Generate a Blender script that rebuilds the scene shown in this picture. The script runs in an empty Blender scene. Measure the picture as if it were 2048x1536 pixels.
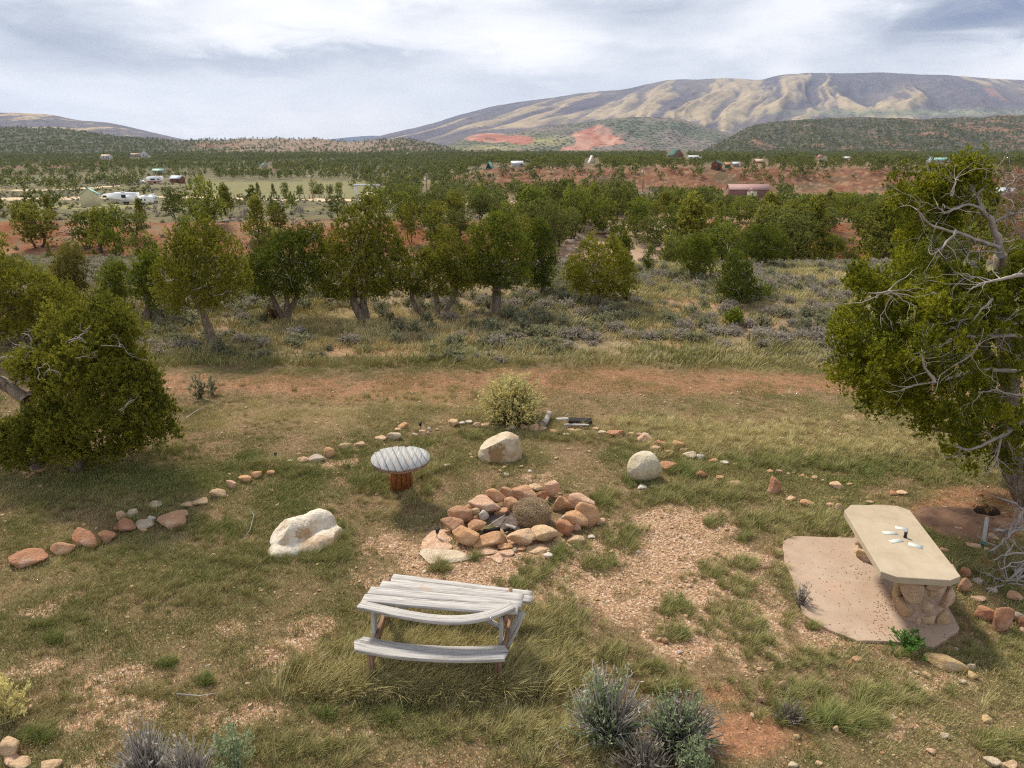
import bpy, math, random
import numpy as np
from mathutils import Vector

# ------------------------------------------------------------------ camera
H = 5.2
PITCH = math.radians(18.8)
FPX = 1422.0                      # focal length in pixels of the 2048 px wide photograph
CP, SP = math.cos(PITCH), math.sin(PITCH)
scene = bpy.context.scene
cam_data = bpy.data.cameras.new('camera')
cam = bpy.data.objects.new('camera', cam_data)
scene.collection.objects.link(cam)
cam.location = (0, 0, H)
cam.rotation_euler = (math.radians(90) - PITCH, 0, 0)
cam_data.sensor_width = 36.0
cam_data.lens = FPX / 2048 * 36
cam_data.clip_start = 0.1
cam_data.clip_end = 60000
scene.camera = cam
scene.view_settings.view_transform = 'Standard'
scene.view_settings.look = 'None'
scene.view_settings.exposure = 0.27
scene.view_settings.gamma = 1.0
scene.cycles.use_denoising = False
scene.cycles.filter_width = 1.15
scene.cycles.max_bounces = 5
scene.cycles.diffuse_bounces = 3
scene.cycles.glossy_bounces = 2
scene.cycles.volume_bounces = 0

# ------------------------------------------------------------------ sun and sky
SUN_EL, SUN_AZ = 52.0, -38.0        # azimuth measured from straight ahead, negative = left
SUN_STRENGTH, SUN_ANGLE = 4.3, 8.0
sd = bpy.data.lights.new('sun', 'SUN')
sd.energy = SUN_STRENGTH
sd.angle = math.radians(SUN_ANGLE)
sd.color = (1.0, 0.93, 0.80)
sun = bpy.data.objects.new('sun', sd)
scene.collection.objects.link(sun)
_e, _a = math.radians(SUN_EL), math.radians(SUN_AZ)
_sv = Vector((math.sin(_a) * math.cos(_e), math.cos(_a) * math.cos(_e), math.sin(_e)))
sun.rotation_euler = (-_sv).to_track_quat('-Z', 'Y').to_euler()
sun.location = (0, 0, 50)

def pix_dir(px, py):
    dx, dv = (px - 1024) / FPX, (768 - py) / FPX
    return np.array([dx, CP + dv * SP, -SP + dv * CP])

world = bpy.data.worlds.new('World')
scene.world = world
world.use_nodes = True
wn, wl = world.node_tree.nodes, world.node_tree.links
wn.clear()
w_out = wn.new('ShaderNodeOutputWorld')
w_bg = wn.new('ShaderNodeBackground')
w_bg.inputs['Strength'].default_value = 0.1
wl.new(w_bg.outputs[0], w_out.inputs[0])
w_sky = wn.new('ShaderNodeTexSky')
w_sky.sky_type = 'NISHITA'
w_sky.sun_disc = False
w_sky.sun_elevation = math.radians(SUN_EL)
w_sky.sun_rotation = math.radians(SUN_AZ)
w_sky.altitude = 1900
w_tc = wn.new('ShaderNodeTexCoord')

def wmath(op, a, b=None, c=None, clamp=False):
    n = wn.new('ShaderNodeMath'); n.operation = op; n.use_clamp = clamp
    for i, v in enumerate((a, b, c)):
        if v is None: continue
        if isinstance(v, (int, float)): n.inputs[i].default_value = v
        else: wl.new(v, n.inputs[i])
    return n.outputs[0]

def wvec(op, a, b):
    n = wn.new('ShaderNodeVectorMath'); n.operation = op
    wl.new(a, n.inputs[0])
    if isinstance(b, tuple): n.inputs[1].default_value = b
    else: wl.new(b, n.inputs[1])
    return n.outputs['Value'] if op == 'LENGTH' else n.outputs['Vector']

def wnoise(vec, scale, detail, rough, dist=0.0):
    n = wn.new('ShaderNodeTexNoise'); wl.new(vec, n.inputs['Vector'])
    n.inputs['Scale'].default_value = scale; n.inputs['Detail'].default_value = detail
    n.inputs['Roughness'].default_value = rough; n.inputs['Distortion'].default_value = dist
    return n.outputs['Fac']

gen = w_tc.outputs['Generated']
st = wvec('MULTIPLY', gen, (3.0, 3.0, 13.0))
n_big = wnoise(st, 1.15, 7, 0.55, 0.35)
st2 = wvec('MULTIPLY', wvec('ADD', gen, (3.1, 1.7, 0.4)), (8.0, 8.0, 24.0))
n_small = wnoise(st2, 1.3, 6, 0.6, 0.6)
fac = wmath('ADD', wmath('MULTIPLY', wmath('SUBTRACT', n_big, 0.5), 1.0), wmath('MULTIPLY', wmath('SUBTRACT', n_small, 0.5), 0.42))
warp = wnoise(wvec('MULTIPLY', gen, (6.0, 6.0, 18.0)), 1.0, 5, 0.6)
wq = wn.new('ShaderNodeCombineXYZ')
wl.new(wmath('MULTIPLY', wmath('SUBTRACT', warp, 0.5), 0.12), wq.inputs[0])
wl.new(wmath('MULTIPLY', wmath('SUBTRACT', n_small, 0.5), 0.07), wq.inputs[2])
gw = wvec('ADD', gen, wq.outputs[0])
# clouds that hang where the photograph shows them: centre, half extent, amount (negative = dark underside)
BLOBS = [(230, 85, 330, 50, -.22), (380, 60, 160, 26, .16), (480, 118, 160, 16, -.14), (120, 20, 200, 40, -.16), (780, 110, 100, 16, -.17),
         (640, 112, 90, 16, -.08), (520, 145, 110, 12, -.10), (840, 35, 70, 22, -.14), (560, 60, 120, 40, .20), (1080, 60, 150, 50, .14),
         (1260, 20, 210, 34, -.26), (1700, 60, 230, 90, .12), (1900, 70, 170, 60, -.40), (1970, 15, 230, 55, -.50), (1800, 130, 120, 40, -.14),
         (2040, 115, 150, 42, .45), (550, 215, 420, 62, .20), (1340, 125, 160, 60, -.16), (900, 160, 220, 40, -.10), (80, 180, 120, 40, .10),
         (1560, 110, 150, 50, .08), (1080, 190, 160, 35, -.06), (30, 215, 160, 20, -.05)]
for bx, by, rx, ry, am in BLOBS:
    d = pix_dir(bx, by); d = d / np.linalg.norm(d)
    v = wvec('SUBTRACT', gw, tuple(d))
    v = wvec('MULTIPLY', v, (FPX / rx * 0.75, 0.0, FPX / ry * 0.75))
    ln = wvec('LENGTH', v, (0., 0., 0.))
    mr = wn.new('ShaderNodeMapRange'); mr.interpolation_type = 'SMOOTHERSTEP'
    wl.new(ln, mr.inputs['Value'])
    mr.inputs['From Min'].default_value = 1.25; mr.inputs['From Max'].default_value = 0.0
    mr.inputs['To Min'].default_value = 0.0; mr.inputs['To Max'].default_value = am
    fac = wmath('ADD', fac, mr.outputs['Result'])
fac = wmath('ADD', fac, 0.73)
# unseen sky overhead darkened to cut fill light, left bright towards the horizon
_sz = wn.new('ShaderNodeSeparateXYZ'); wl.new(gen, _sz.inputs[0])
_oh = wn.new('ShaderNodeMapRange'); _oh.interpolation_type = 'SMOOTHSTEP'; wl.new(_sz.outputs[2], _oh.inputs['Value'])
_oh.inputs['From Min'].default_value = 0.24; _oh.inputs['From Max'].default_value = 0.62; _oh.inputs['To Min'].default_value = 0.0; _oh.inputs['To Max'].default_value = 0.38
fac = wmath('SUBTRACT', fac, _oh.outputs['Result'])
ramp = wn.new('ShaderNodeValToRGB')
wl.new(fac, ramp.inputs[0])
cr = ramp.color_ramp
cr.elements[0].position = 0.0; cr.elements[0].color = (0.20, 0.24, 0.37, 1)
cr.elements[1].position = 1.0; cr.elements[1].color = (1.10, 1.08, 1.07, 1)
for p_, c_ in ((0.22, (0.36, 0.40, 0.49, 1)), (0.42, (0.57, 0.61, 0.68, 1)), (0.62, (0.76, 0.78, 0.83, 1)), (0.8, (.95, .95, .97, 1))):
    e_ = cr.elements.new(p_); e_.color = c_
# the cloud colours are radiances; the Background strength is 0.1, so scale by 10, and mix in a little clear sky
sc_ = wn.new('ShaderNodeVectorMath'); sc_.operation = 'SCALE'; sc_.inputs['Scale'].default_value = 10.0
wl.new(ramp.outputs['Color'], sc_.inputs[0])
mx = wn.new('ShaderNodeMix'); mx.data_type = 'RGBA'
mx.inputs['Factor'].default_value = 0.94
wl.new(w_sky.outputs[0], mx.inputs[6]); wl.new(sc_.outputs[0], mx.inputs[7])
wl.new(mx.outputs[2], w_bg.inputs['Color'])

# ------------------------------------------------------------------ helpers
COL = scene.collection
RNG = np.random.default_rng(7)

def tag(o, label=None, cat=None, group=None, kind=None):
    if label: o['label'] = label
    if cat: o['category'] = cat
    if group: o['group'] = group
    if kind: o['kind'] = kind
    return o

def empty(name, loc=(0, 0, 0), rz=0.0):
    o = bpy.data.objects.new(name, None); COL.objects.link(o)
    o.location = loc; o.rotation_euler = (0, 0, rz); o.empty_display_size = 0.2
    return o

def add(name, me, parent=None, mat=None, loc=None):
    o = bpy.data.objects.new(name, me); COL.objects.link(o)
    if parent is not None: o.parent = parent
    if mat is not None and len(me.materials) == 0: me.materials.append(mat)
    if loc is not None: o.location = loc
    return o

def mesh_np(name, V, F, smooth=False, mat=None):
    """V (n,3); F (m,k) all of one size, or a list of such arrays"""
    me = bpy.data.meshes.new(name)
    Fs = F if isinstance(F, list) else [F]
    V = np.ascontiguousarray(V, dtype=np.float32)
    me.vertices.add(len(V)); me.vertices.foreach_set('co', V.ravel())
    loops = np.concatenate([f.ravel() for f in Fs]).astype(np.int32)
    sizes = np.concatenate([np.full(len(f), f.shape[1], np.int32) for f in Fs])
    starts = np.concatenate([[0], np.cumsum(sizes)[:-1]]).astype(np.int32)
    me.loops.add(len(loops)); me.loops.foreach_set('vertex_index', loops)
    me.polygons.add(len(sizes)); me.polygons.foreach_set('loop_start', starts)
    me.update(calc_edges=True)
    if smooth: me.polygons.foreach_set('use_smooth', np.ones(len(sizes), bool))
    if mat is not None: me.materials.append(mat)
    return me

def attr_f(me, name, vals):
    a = me.attributes.new(name, 'FLOAT', 'POINT'); a.data.foreach_set('value', np.asarray(vals, np.float32))

def attr_c(me, name, cols):
    a = me.attributes.new(name, 'FLOAT_COLOR', 'POINT')
    c = np.ones((len(cols), 4), np.float32); c[:, :3] = cols
    a.data.foreach_set('color', c.ravel())

def _h(ix, iy, seed):
    n = (ix.astype(np.int64) * 374761393 + iy.astype(np.int64) * 668265263 + seed * 1442695041) & 0xFFFFFFFF
    n = ((n ^ (n >> 13)) * 1274126177) & 0xFFFFFFFF
    n = n ^ (n >> 16)
    return (n & 0xFFFFFF) / float(0xFFFFFF)

def vnoise(x, y, seed=0):
    x0, y0 = np.floor(x), np.floor(y)
    fx, fy = x - x0, y - y0
    fx, fy = fx * fx * (3 - 2 * fx), fy * fy * (3 - 2 * fy)
    ix, iy = x0.astype(np.int64), y0.astype(np.int64)
    a, b = _h(ix, iy, seed), _h(ix + 1, iy, seed)
    c, d = _h(ix, iy + 1, seed), _h(ix + 1, iy + 1, seed)
    return (a * (1 - fx) + b * fx) * (1 - fy) + (c * (1 - fx) + d * fx) * fy

def fbm(x, y, oct=4, seed=0, rough=0.5):
    x = np.asarray(x, float); y = np.asarray(y, float)
    s, a, t = 0.0, 1.0, 0.0
    for o in range(oct):
        s = s + a * vnoise(x * 2 ** o + 17.3 * o, y * 2 ** o - 9.1 * o, seed + o); t += a; a *= rough
    return s / t

def sstep(a, b, x):
    t = np.clip((np.asarray(x, float) - a) / (b - a), 0, 1)
    return t * t * (3 - 2 * t)

# ------------------------------------------------------------------ terrain height
PD = [0, 27, 34, 42, 52, 58, 63, 72, 95, 190, 400, 600, 2000, 40000]
PZ = [0, 0, -.35, -1.6, -3.6, -4.3, -4.1, -2.5, -4.1, -10.9, -15, -16.5, -21, -40]
CD = [0, 200, 285, 300, 318, 335, 600, 1000, 1500, 2500, 40000]
CZ = [-11, -11, -13.2, -11.2, -6.3, -5.6, -9.5, -14, -18, -22, -40]

def smooth_interp(d, X, Z):
    return 0.5 * (np.interp(d * 0.985, X, Z) + np.interp(d * 1.015, X, Z))

def cliff_w(x, y):
    s = x / np.maximum(y, 1.0)
    return sstep(-0.16, 0.0, s) * sstep(200, 290, y)

def terrain(x, y):
    x = np.asarray(x, float); y = np.asarray(y, float)
    d = np.where(y > 0, y, 0.0)
    m = (fbm(x / 14 + 3, y / 14, 3, 5) - .5) * np.interp(d, [30, 45, 400], [0, 7, 14])
    z = smooth_interp(np.maximum(d + m, 0), PD, PZ)
    m2 = (fbm(x / 70 + 1, y / 200, 4, 9) - .5) * 52
    zc = smooth_interp(np.maximum(d + m2, 0), CD, CZ)
    w = cliff_w(x, y)
    z = z * (1 - w) + zc * w
    z = z + (fbm(x / 3, y / 3, 4, 2) - .5) * np.interp(d, [0, 14, 30, 60, 300], [.05, .09, .22, .7, 1.2])
    z = z + (fbm(x / 40, y / 40, 3, 21) - .5) * np.interp(d, [0, 60, 120, 600, 2000], [0, 0, .8, 3.0, 6.0])
    return z

def P(px, py, z=0.0):
    """where the line of sight through photograph pixel px, py meets the level z"""
    d = pix_dir(px, py)
    t = (z - H) / d[2]
    return np.array([d[0] * t, d[1] * t, z])

def hit(px, py):
    d = pix_dir(px, py)
    ts = np.geomspace(3.0, 9000.0, 5000)
    X, Y, Z = d[0] * ts, d[1] * ts, H + d[2] * ts
    below = Z < terrain(X, Y)
    i = int(np.argmax(below)) if below.any() else len(ts) - 1
    return np.array([X[i], Y[i], float(terrain(X[i:i + 1], Y[i:i + 1])[0])])

def proj(x, y, z):
    dz = z - H
    depth = y * CP - dz * SP
    u = y * SP + dz * CP
    return 1024 + FPX * x / depth, 768 - FPX * u / depth, depth

def depth_of(p):
    return p[1] * CP - (p[2] - H) * SP

# ------------------------------------------------------------------ materials
class NT:
    def __init__(self, name, rough=0.9, spec=0.2):
        self.m = bpy.data.materials.new(name); self.m.use_nodes = True
        self.n, self.l = self.m.node_tree.nodes, self.m.node_tree.links
        self.bsdf = self.n['Principled BSDF']
        self.bsdf.inputs['Roughness'].default_value = rough
        self.bsdf.inputs['Specular IOR Level'].default_value = spec
    def node(self, t, **kw):
        n = self.n.new(t)
        for k, v in kw.items():
            setattr(n, k, v)
        return n
    def set(self, sock, v):
        if v is None: return
        if isinstance(v, bpy.types.NodeSocket): self.l.new(v, sock)
        elif isinstance(v, tuple) and len(v) == 3 and sock.type == 'RGBA': sock.default_value = (*v, 1)
        else: sock.default_value = v
    def math(self, op, a, b=None, clamp=False):
        n = self.node('ShaderNodeMath', operation=op, use_clamp=clamp)
        self.set(n.inputs[0], a); self.set(n.inputs[1], b); return n.outputs[0]
    def noise(self, scale, detail=4, rough=.55, vec=None, dist=0, out='Fac'):
        n = self.node('ShaderNodeTexNoise')
        n.inputs['Scale'].default_value = scale; n.inputs['Detail'].default_value = detail
        n.inputs['Roughness'].default_value = rough; n.inputs['Distortion'].default_value = dist
        if vec is not None: self.l.new(vec, n.inputs['Vector'])
        return n.outputs[out]
    def vor(self, scale, vec=None, out='Distance', feature='F1', rand=1.0):
        n = self.node('ShaderNodeTexVoronoi', feature=feature)
        n.inputs['Scale'].default_value = scale; n.inputs['Randomness'].default_value = rand
        if vec is not None: self.l.new(vec, n.inputs['Vector'])
        return n.outputs[out]
    def mix(self, f, a, b, blend='MIX'):
        n = self.node('ShaderNodeMix', data_type='RGBA', blend_type=blend)
        self.set(n.inputs[0], f); self.set(n.inputs[6], a); self.set(n.inputs[7], b); return n.outputs[2]
    def ramp(self, f, stops):
        n = self.node('ShaderNodeValToRGB'); self.l.new(f, n.inputs[0])
        e = n.color_ramp.elements
        e[0].position, e[0].color = stops[0][0], (*stops[0][1], 1)
        e[1].position, e[1].color = stops[-1][0], (*stops[-1][1], 1)
        for p, c in stops[1:-1]:
            k = e.new(p); k.color = (*c, 1)
        return n.outputs[0]
    def rng(self, f, a, b, c=0.0, d=1.0):
        n = self.node('ShaderNodeMapRange'); self.l.new(f, n.inputs[0])
        for i, v in enumerate((a, b, c, d)): n.inputs[i + 1].default_value = v
        return n.outputs[0]
    def attr(self, name, kind='GEOMETRY', out='Fac'):
        n = self.node('ShaderNodeAttribute', attribute_name=name, attribute_type=kind); return n.outputs[out]
    def objc(self): return self.node('ShaderNodeTexCoord').outputs['Object']
    def pos(self): return self.node('ShaderNodeNewGeometry').outputs['Position']
    def mapping(self, vec, scale=(1, 1, 1), rot=(0, 0, 0)):
        n = self.node('ShaderNodeMapping'); self.l.new(vec, n.inputs[0])
        n.inputs['Scale'].default_value = scale; n.inputs['Rotation'].default_value = rot
        return n.outputs[0]
    def rand(self): return self.node('ShaderNodeObjectInfo').outputs['Random']
    def bump(self, h, strength=.5, dist=.02):
        n = self.node('ShaderNodeBump'); n.inputs['Strength'].default_value = strength; n.inputs['Distance'].default_value = dist
        self.l.new(h, n.inputs['Height']); self.l.new(n.outputs[0], self.bsdf.inputs['Normal'])
    def done(self, col):
        self.set(self.bsdf.inputs['Base Color'], col); return self.m

def plain(name, col, rough=.85, var=.25, scale=6.0, bump=.3):
    t = NT(name, rough)
    v = t.objc(); n = t.noise(scale, 6, .6, v)
    lo = tuple(c * (1 - var) for c in col); hi = tuple(min(1, c * (1 + var)) for c in col)
    if bump: t.bump(t.noise(scale * 4, 5, .6, v), bump, .01)
    return t.done(t.ramp(n, [(.3, lo), (.7, hi)]))

def leaf_mat(name, dark, mid, light, trans=0.0):
    t = NT(name, .75, .15)
    f = t.math('ADD', t.math('MULTIPLY', t.attr('tint'), .75), t.math('MULTIPLY', t.rand(), .25))
    c = t.ramp(f, [(.05, dark), (.5, mid), (.95, light)])
    t.done(c)
    tr = t.node('ShaderNodeBsdfTranslucent'); t.l.new(c, tr.inputs['Color'])
    ms = t.node('ShaderNodeMixShader'); ms.inputs[0].default_value = .30
    t.l.new(t.bsdf.outputs[0], ms.inputs[1]); t.l.new(tr.outputs[0], ms.inputs[2])
    t.l.new(ms.outputs[0], t.n['Material Output'].inputs['Surface'])
    return t.m

M_JUN = leaf_mat('juniper_foliage', (.045, .052, .010), (.165, .172, .018), (.40, .37, .045))
M_JUN2 = leaf_mat('green_juniper_foliage', (.040, .055, .010), (.140, .168, .018), (.34, .36, .045))
M_JUNL = leaf_mat('ochre_juniper_foliage', (.09, .085, .02), (.20, .18, .04), (.32, .27, .06))
M_FARJ = leaf_mat('distant_conifer_foliage', (.075, .092, .026), (.18, .20, .046), (.32, .33, .08))
M_GROVE = leaf_mat('brightened_grove_foliage', (.060, .080, .016), (.19, .225, .030), (.40, .42, .07))  # grove foliage: juniper greens brightened in colour to offset the crowns' self-shading
M_GROVE2 = leaf_mat('brightened_olive_grove_foliage', (.075, .080, .016), (.23, .23, .034), (.44, .42, .07))
M_SAGE = leaf_mat('sagebrush_foliage', (.15, .15, .085), (.31, .305, .18), (.46, .44, .28))
M_SAGEG = leaf_mat('dry_sagebrush_twigs', (.19, .16, .13), (.38, .33, .27), (.55, .50, .42))
M_RAB = leaf_mat('rabbitbrush_foliage', (.42, .37, .17), (.72, .64, .28), (.86, .75, .34))
M_GREYBUSH = leaf_mat('bare_bush_twigs', (.10, .085, .07), (.20, .175, .145), (.30, .27, .23))
M_NEARSAGE = leaf_mat('near_sage_leaves', (.18, .22, .11), (.36, .42, .24), (.52, .56, .36))
M_NEARTWIG = leaf_mat('pale_grey_twigs', (.24, .21, .18), (.48, .44, .38), (.66, .62, .55))
M_REDTWIG = leaf_mat('dead_reddish_foliage', (.10, .055, .03), (.22, .12, .07), (.33, .20, .13))

def bark_mat():
    t = NT('juniper_bark', .9)
    v = t.mapping(t.objc(), (9, 9, 1.6))
    n = t.noise(3.0, 6, .65, v)
    t.bump(n, .8, .03)
    return t.done(t.ramp(n, [(.3, (.09, .065, .045)), (.5, (.22, .17, .125)), (.72, (.40, .33, .26))]))
M_BARK = bark_mat()
M_DEAD = plain('bleached_dead_wood', (.36, .32, .28), .85, .35, 5.0, .4)
M_DARKBARK = plain('dark_bark', (.09, .07, .055), .9, .35, 5.0, .4)

# ------------------------------------------------------------------ shape builders
def unit(v):
    return v / np.maximum(np.linalg.norm(v, axis=-1, keepdims=True), 1e-9)

def leaves(P_, D_, S_, k, rng, spread=.7, wid=.38, tint=None, tvar=.25):
    N = len(P_)
    Pk = np.repeat(P_, k, 0); Dk = unit(np.repeat(D_, k, 0) + spread * rng.normal(size=(N * k, 3)))
    L = (np.repeat(S_, k) * rng.uniform(.55, 1.3, N * k))[:, None]
    side = unit(np.cross(Dk, rng.normal(size=(N * k, 3))))
    w = wid * L
    base = Pk - Dk * L * .15
    V = np.stack([base, base + Dk * L * .5 + side * w * .5, base + Dk * L, base + Dk * L * .5 - side * w * .5], 1).reshape(-1, 3)
    F = np.arange(N * k * 4).reshape(-1, 4)
    tt = (np.full(N, .5) if tint is None else tint)
    tt = np.repeat(tt, k) + rng.uniform(-tvar, tvar, N * k)
    T = np.repeat(np.clip(tt, 0, 1), 4)
    T = T.reshape(-1, 4); T[:, 2] += .12; T = np.clip(T, 0, 1).ravel()
    return V, F, T

def leaf_obj(name, V, F, T, mat):
    me = mesh_np(name, V, F, mat=mat); attr_f(me, 'tint', T); return me

def tubes(paths, sides=5):
    """paths: list of (pts (n,3), radii (n,))"""
    Vs, Fs, off = [], [], 0
    ang = np.linspace(0, 2 * math.pi, sides, endpoint=False)
    for pts, rad in paths:
        pts = np.asarray(pts, float); rad = np.asarray(rad, float); n = len(pts)
        t = unit(np.gradient(pts, axis=0))
        ref = np.array([0, 0, 1.0]) if abs(t[0][2]) < .8 else np.array([1.0, 0, 0])
        a = unit(np.cross(t, ref)); b = unit(np.cross(t, a))
        ring = pts[:, None] + rad[:, None, None] * (np.cos(ang)[None, :, None] * a[:, None] + np.sin(ang)[None, :, None] * b[:, None])
        Vs.append(ring.reshape(-1, 3))
        i = np.arange(n - 1)[:, None] * sides; j = np.arange(sides)[None]; j2 = (j + 1) % sides
        q = np.stack([i + j, i + j2, i + sides + j2, i + sides + j], -1).reshape(-1, 4) + off
        Fs.append(q); off += n * sides
        # close both ends with a centre vertex
        Vs.append(np.array([pts[0], pts[-1]]))
        for e, r0 in ((off, off - n * sides), (off + 1, off - sides)):
            Fs.append(np.stack([r0 + np.arange(sides), r0 + (np.arange(sides) + 1) % sides, np.full(sides, e), np.full(sides, e)], -1))
        off += 2
    F = np.concatenate(Fs)
    tri = F[:, 2] == F[:, 3]
    return np.concatenate(Vs), [F[~tri], F[tri][:, :3]]

def wander(p0, p1, n, amp, rng, r0, r1):
    p0, p1 = np.asarray(p0, float), np.asarray(p1, float)
    t = np.linspace(0, 1, n)[:, None]
    pts = p0 + (p1 - p0) * t
    L = np.linalg.norm(p1 - p0)
    k = rng.normal(size=(2, 3)) * amp * L
    pts = pts + np.sin(t * math.pi) * k[0] * .6 + np.sin(t * 2 * math.pi) * k[1] * .4
    pts[1:-1] += rng.normal(size=(n - 2, 3)) * amp * L * .12
    return pts, np.linspace(r0, r1, n)

def grow(out, p, d, L, r, depth, rng, bend=.35, up=.0, kids=3):
    n = 7
    pts = [np.asarray(p, float)]; dd = np.asarray(d, float)
    for i in range(n - 1):
        dd = unit(dd + rng.normal(size=3) * bend * .5 + np.array([0, 0, up]))
        pts.append(pts[-1] + dd * L / (n - 1))
    rad = np.linspace(r, r * .45, n) if depth > 0 else np.linspace(r, r * .2, n)
    out.append((np.array(pts), rad))
    if depth > 0:
        for c in range(kids):
            i = int(rng.integers(2, n))
            i = min(i, n - 1)
            nd = unit(dd + rng.normal(size=3) * .85)
            grow(out, pts[i], nd, L * rng.uniform(.45, .75), r * .5, depth - 1, rng, bend, up, kids)

def in_poly(px, py, poly):
    poly = np.asarray(poly, float); n = len(poly); c = np.zeros(len(px), bool)
    j = n - 1
    for i in range(n):
        xi, yi = poly[i]; xj, yj = poly[j]
        cond = ((yi > py) != (yj > py)) & (px < (xj - xi) * (py - yi) / (yj - yi + 1e-12) + xi)
        c ^= cond; j = i
    return c

def edge_dist(px, py, poly):
    poly = np.asarray(poly, float); d = np.full(len(px), 1e9)
    p = np.stack([px, py], 1)
    for i in range(len(poly)):
        a, b = poly[i - 1], poly[i]
        ab = b - a; t = np.clip(((p - a) @ ab) / (ab @ ab + 1e-9), 0, 1)
        d = np.minimum(d, np.linalg.norm(p - (a + t[:, None] * ab), axis=1))
    return d

def lobes_to_tufts(C, R, per, rng, squash=1.45, inner=.45, ntuft=6):
    """feathery plumes standing on the shells of foliage lobes; each plume is a short spray that thins to a point"""
    N = len(C); npl = max(2, per // ntuft)
    u = unit(rng.normal(size=(N, npl, 3)))
    u[..., 2] = np.where(u[..., 2] < -.35, -u[..., 2] * .5, u[..., 2])
    rr = rng.uniform(inner, 1.0, (N, npl, 1)) ** .45
    sq = squash * rng.uniform(.7, 1.5, (N, 1, 1)) + np.zeros((N, npl, 1))
    taper = 1 - .5 * np.clip(u[..., 2:3], 0, 1)
    O = C[:, None] + u * rr * R[:, None, None] * np.concatenate([taper, taper, sq], -1)
    A = unit(u * .75 + np.array([0, 0, .95]) + rng.normal(size=u.shape) * .18)
    L = R[:, None] * rng.uniform(.18, .62, (N, npl))
    t = rng.uniform(0, 1, (N, npl, ntuft)) ** .8
    Pn = O[:, :, None] + A[:, :, None] * (L[..., None] * t)[..., None] + rng.normal(size=(N, npl, ntuft, 3)) * ((1.1 - t) * L[..., None] * .24)[..., None]
    D = np.broadcast_to(A[:, :, None], Pn.shape) + rng.normal(size=Pn.shape) * .22
    lt = rng.uniform(.0, .62, (N, 1, 1)) + rng.uniform(-.10, .10, (N, npl, 1)) + .34 * t        # own shade per lobe, paler fresh tips
    return Pn.reshape(-1, 3), unit(D.reshape(-1, 3)), np.clip(lt, 0, 1).reshape(-1)

def crown_mesh(name, C, R, per, size, k, rng, mat, wid=.38, squash=1.45, spread=.45):
    Pn, D, lt = lobes_to_tufts(C, R, per, rng, squash)
    V, F, T = leaves(Pn, D, np.full(len(Pn), size), k, rng, spread, wid, lt)
    return leaf_obj(name, V, F, T, mat)

# rocks --------------------------------------------------------------
_ico = {}
def ico(n):
    if n not in _ico:
        import bmesh
        bm = bmesh.new(); bmesh.ops.create_icosphere(bm, subdivisions=n, radius=1.0)
        V = np.array([v.co[:] for v in bm.verts]); F = np.array([[v.index for v in f.verts] for f in bm.faces]); bm.free()
        _ico[n] = (V, F)
    return _ico[n]

def noise3(V, sc, rng_seed, oct=4):
    a = fbm(V[:, 0] * sc + 11 + rng_seed, V[:, 1] * sc - 5, oct, rng_seed)
    b = fbm(V[:, 1] * sc + 3, V[:, 2] * sc + 7 + rng_seed, oct, rng_seed + 50)
    c = fbm(V[:, 2] * sc - 8, V[:, 0] * sc + 2 + rng_seed, oct, rng_seed + 90)
    return (a + b + c) / 3 - .5

def rock_verts(seed, dims, angular=.6, sub=4, rough=.10, planes=9):
    rng = np.random.default_rng(seed)
    V, F = ico(sub)
    V = unit(V.copy())
    # rounded polyhedron: the soft minimum of a handful of random planes, sharper for angular stones
    k = planes + 5; pw = 5 + 22 * angular ** 1.5
    nn = unit(rng.normal(size=(k, 3)) * np.array([1, 1, .9])); hh = rng.uniform(.62, 1.0, k)
    q = np.clip(V @ nn.T, 0, None) / hh
    r = (np.sum(q ** pw, 1) + 1e-3) ** (-1 / pw)
    V = V * np.minimum(r, 1.6)[:, None]
    V = V * (1 + noise3(V, 1.1, seed, 3)[:, None] * .30)
    V = V * (1 + noise3(V, 4.0, seed + 7, 4)[:, None] * rough * 2)
    mn, mx_ = V.min(0), V.max(0)
    V = (V - (mn + mx_) / 2) / (mx_ - mn) * np.asarray(dims)
    return V, F

def rock_mat():
    t = NT('sandstone', .92, .15)
    v = t.objc()
    col = t.node('ShaderNodeObjectInfo').outputs['Color']
    n = t.noise(7.0, 8, .65, v)
    big = t.noise(2.6, 4, .6, v)
    c = t.mix(t.rng(n, .35, .7), t.mix(1.0, col, (.76, .71, .66), 'MULTIPLY'), t.mix(1.0, col, (1.12, 1.1, 1.06), 'MULTIPLY'))
    pale = t.mix(.55, col, (.78, .68, .57))
    c = t.mix(t.rng(big, .55, .72, 0, .8), c, pale)
    fine = t.noise(60, 3, .6, v)
    c = t.mix(t.rng(fine, .3, .7, .25, 0), c, (.22, .12, .07))
    h = t.math('ADD', t.math('MULTIPLY', n, .6), t.math('MULTIPLY', t.noise(28, 6, .65, v), .5))
    t.bump(h, 1.0, .05)
    return t.done(c)
M_ROCK = rock_mat()

# ------------------------------------------------------------------ ground sheet
def blob(x, y, px, py, rx, ry):
    """soft patch on the ground round the spot seen at px, py (radii in photo pixels, turned into metres)"""
    c = P(px, py); D = depth_of(c)
    Rx = rx * D / FPX
    Ry = max(abs(P(px, py - ry)[1] - P(px, py + ry)[1]) / 2, .1)
    return np.exp(-(((x - c[0]) / Rx) ** 2 + ((y - c[1]) / Ry) ** 2))

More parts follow.
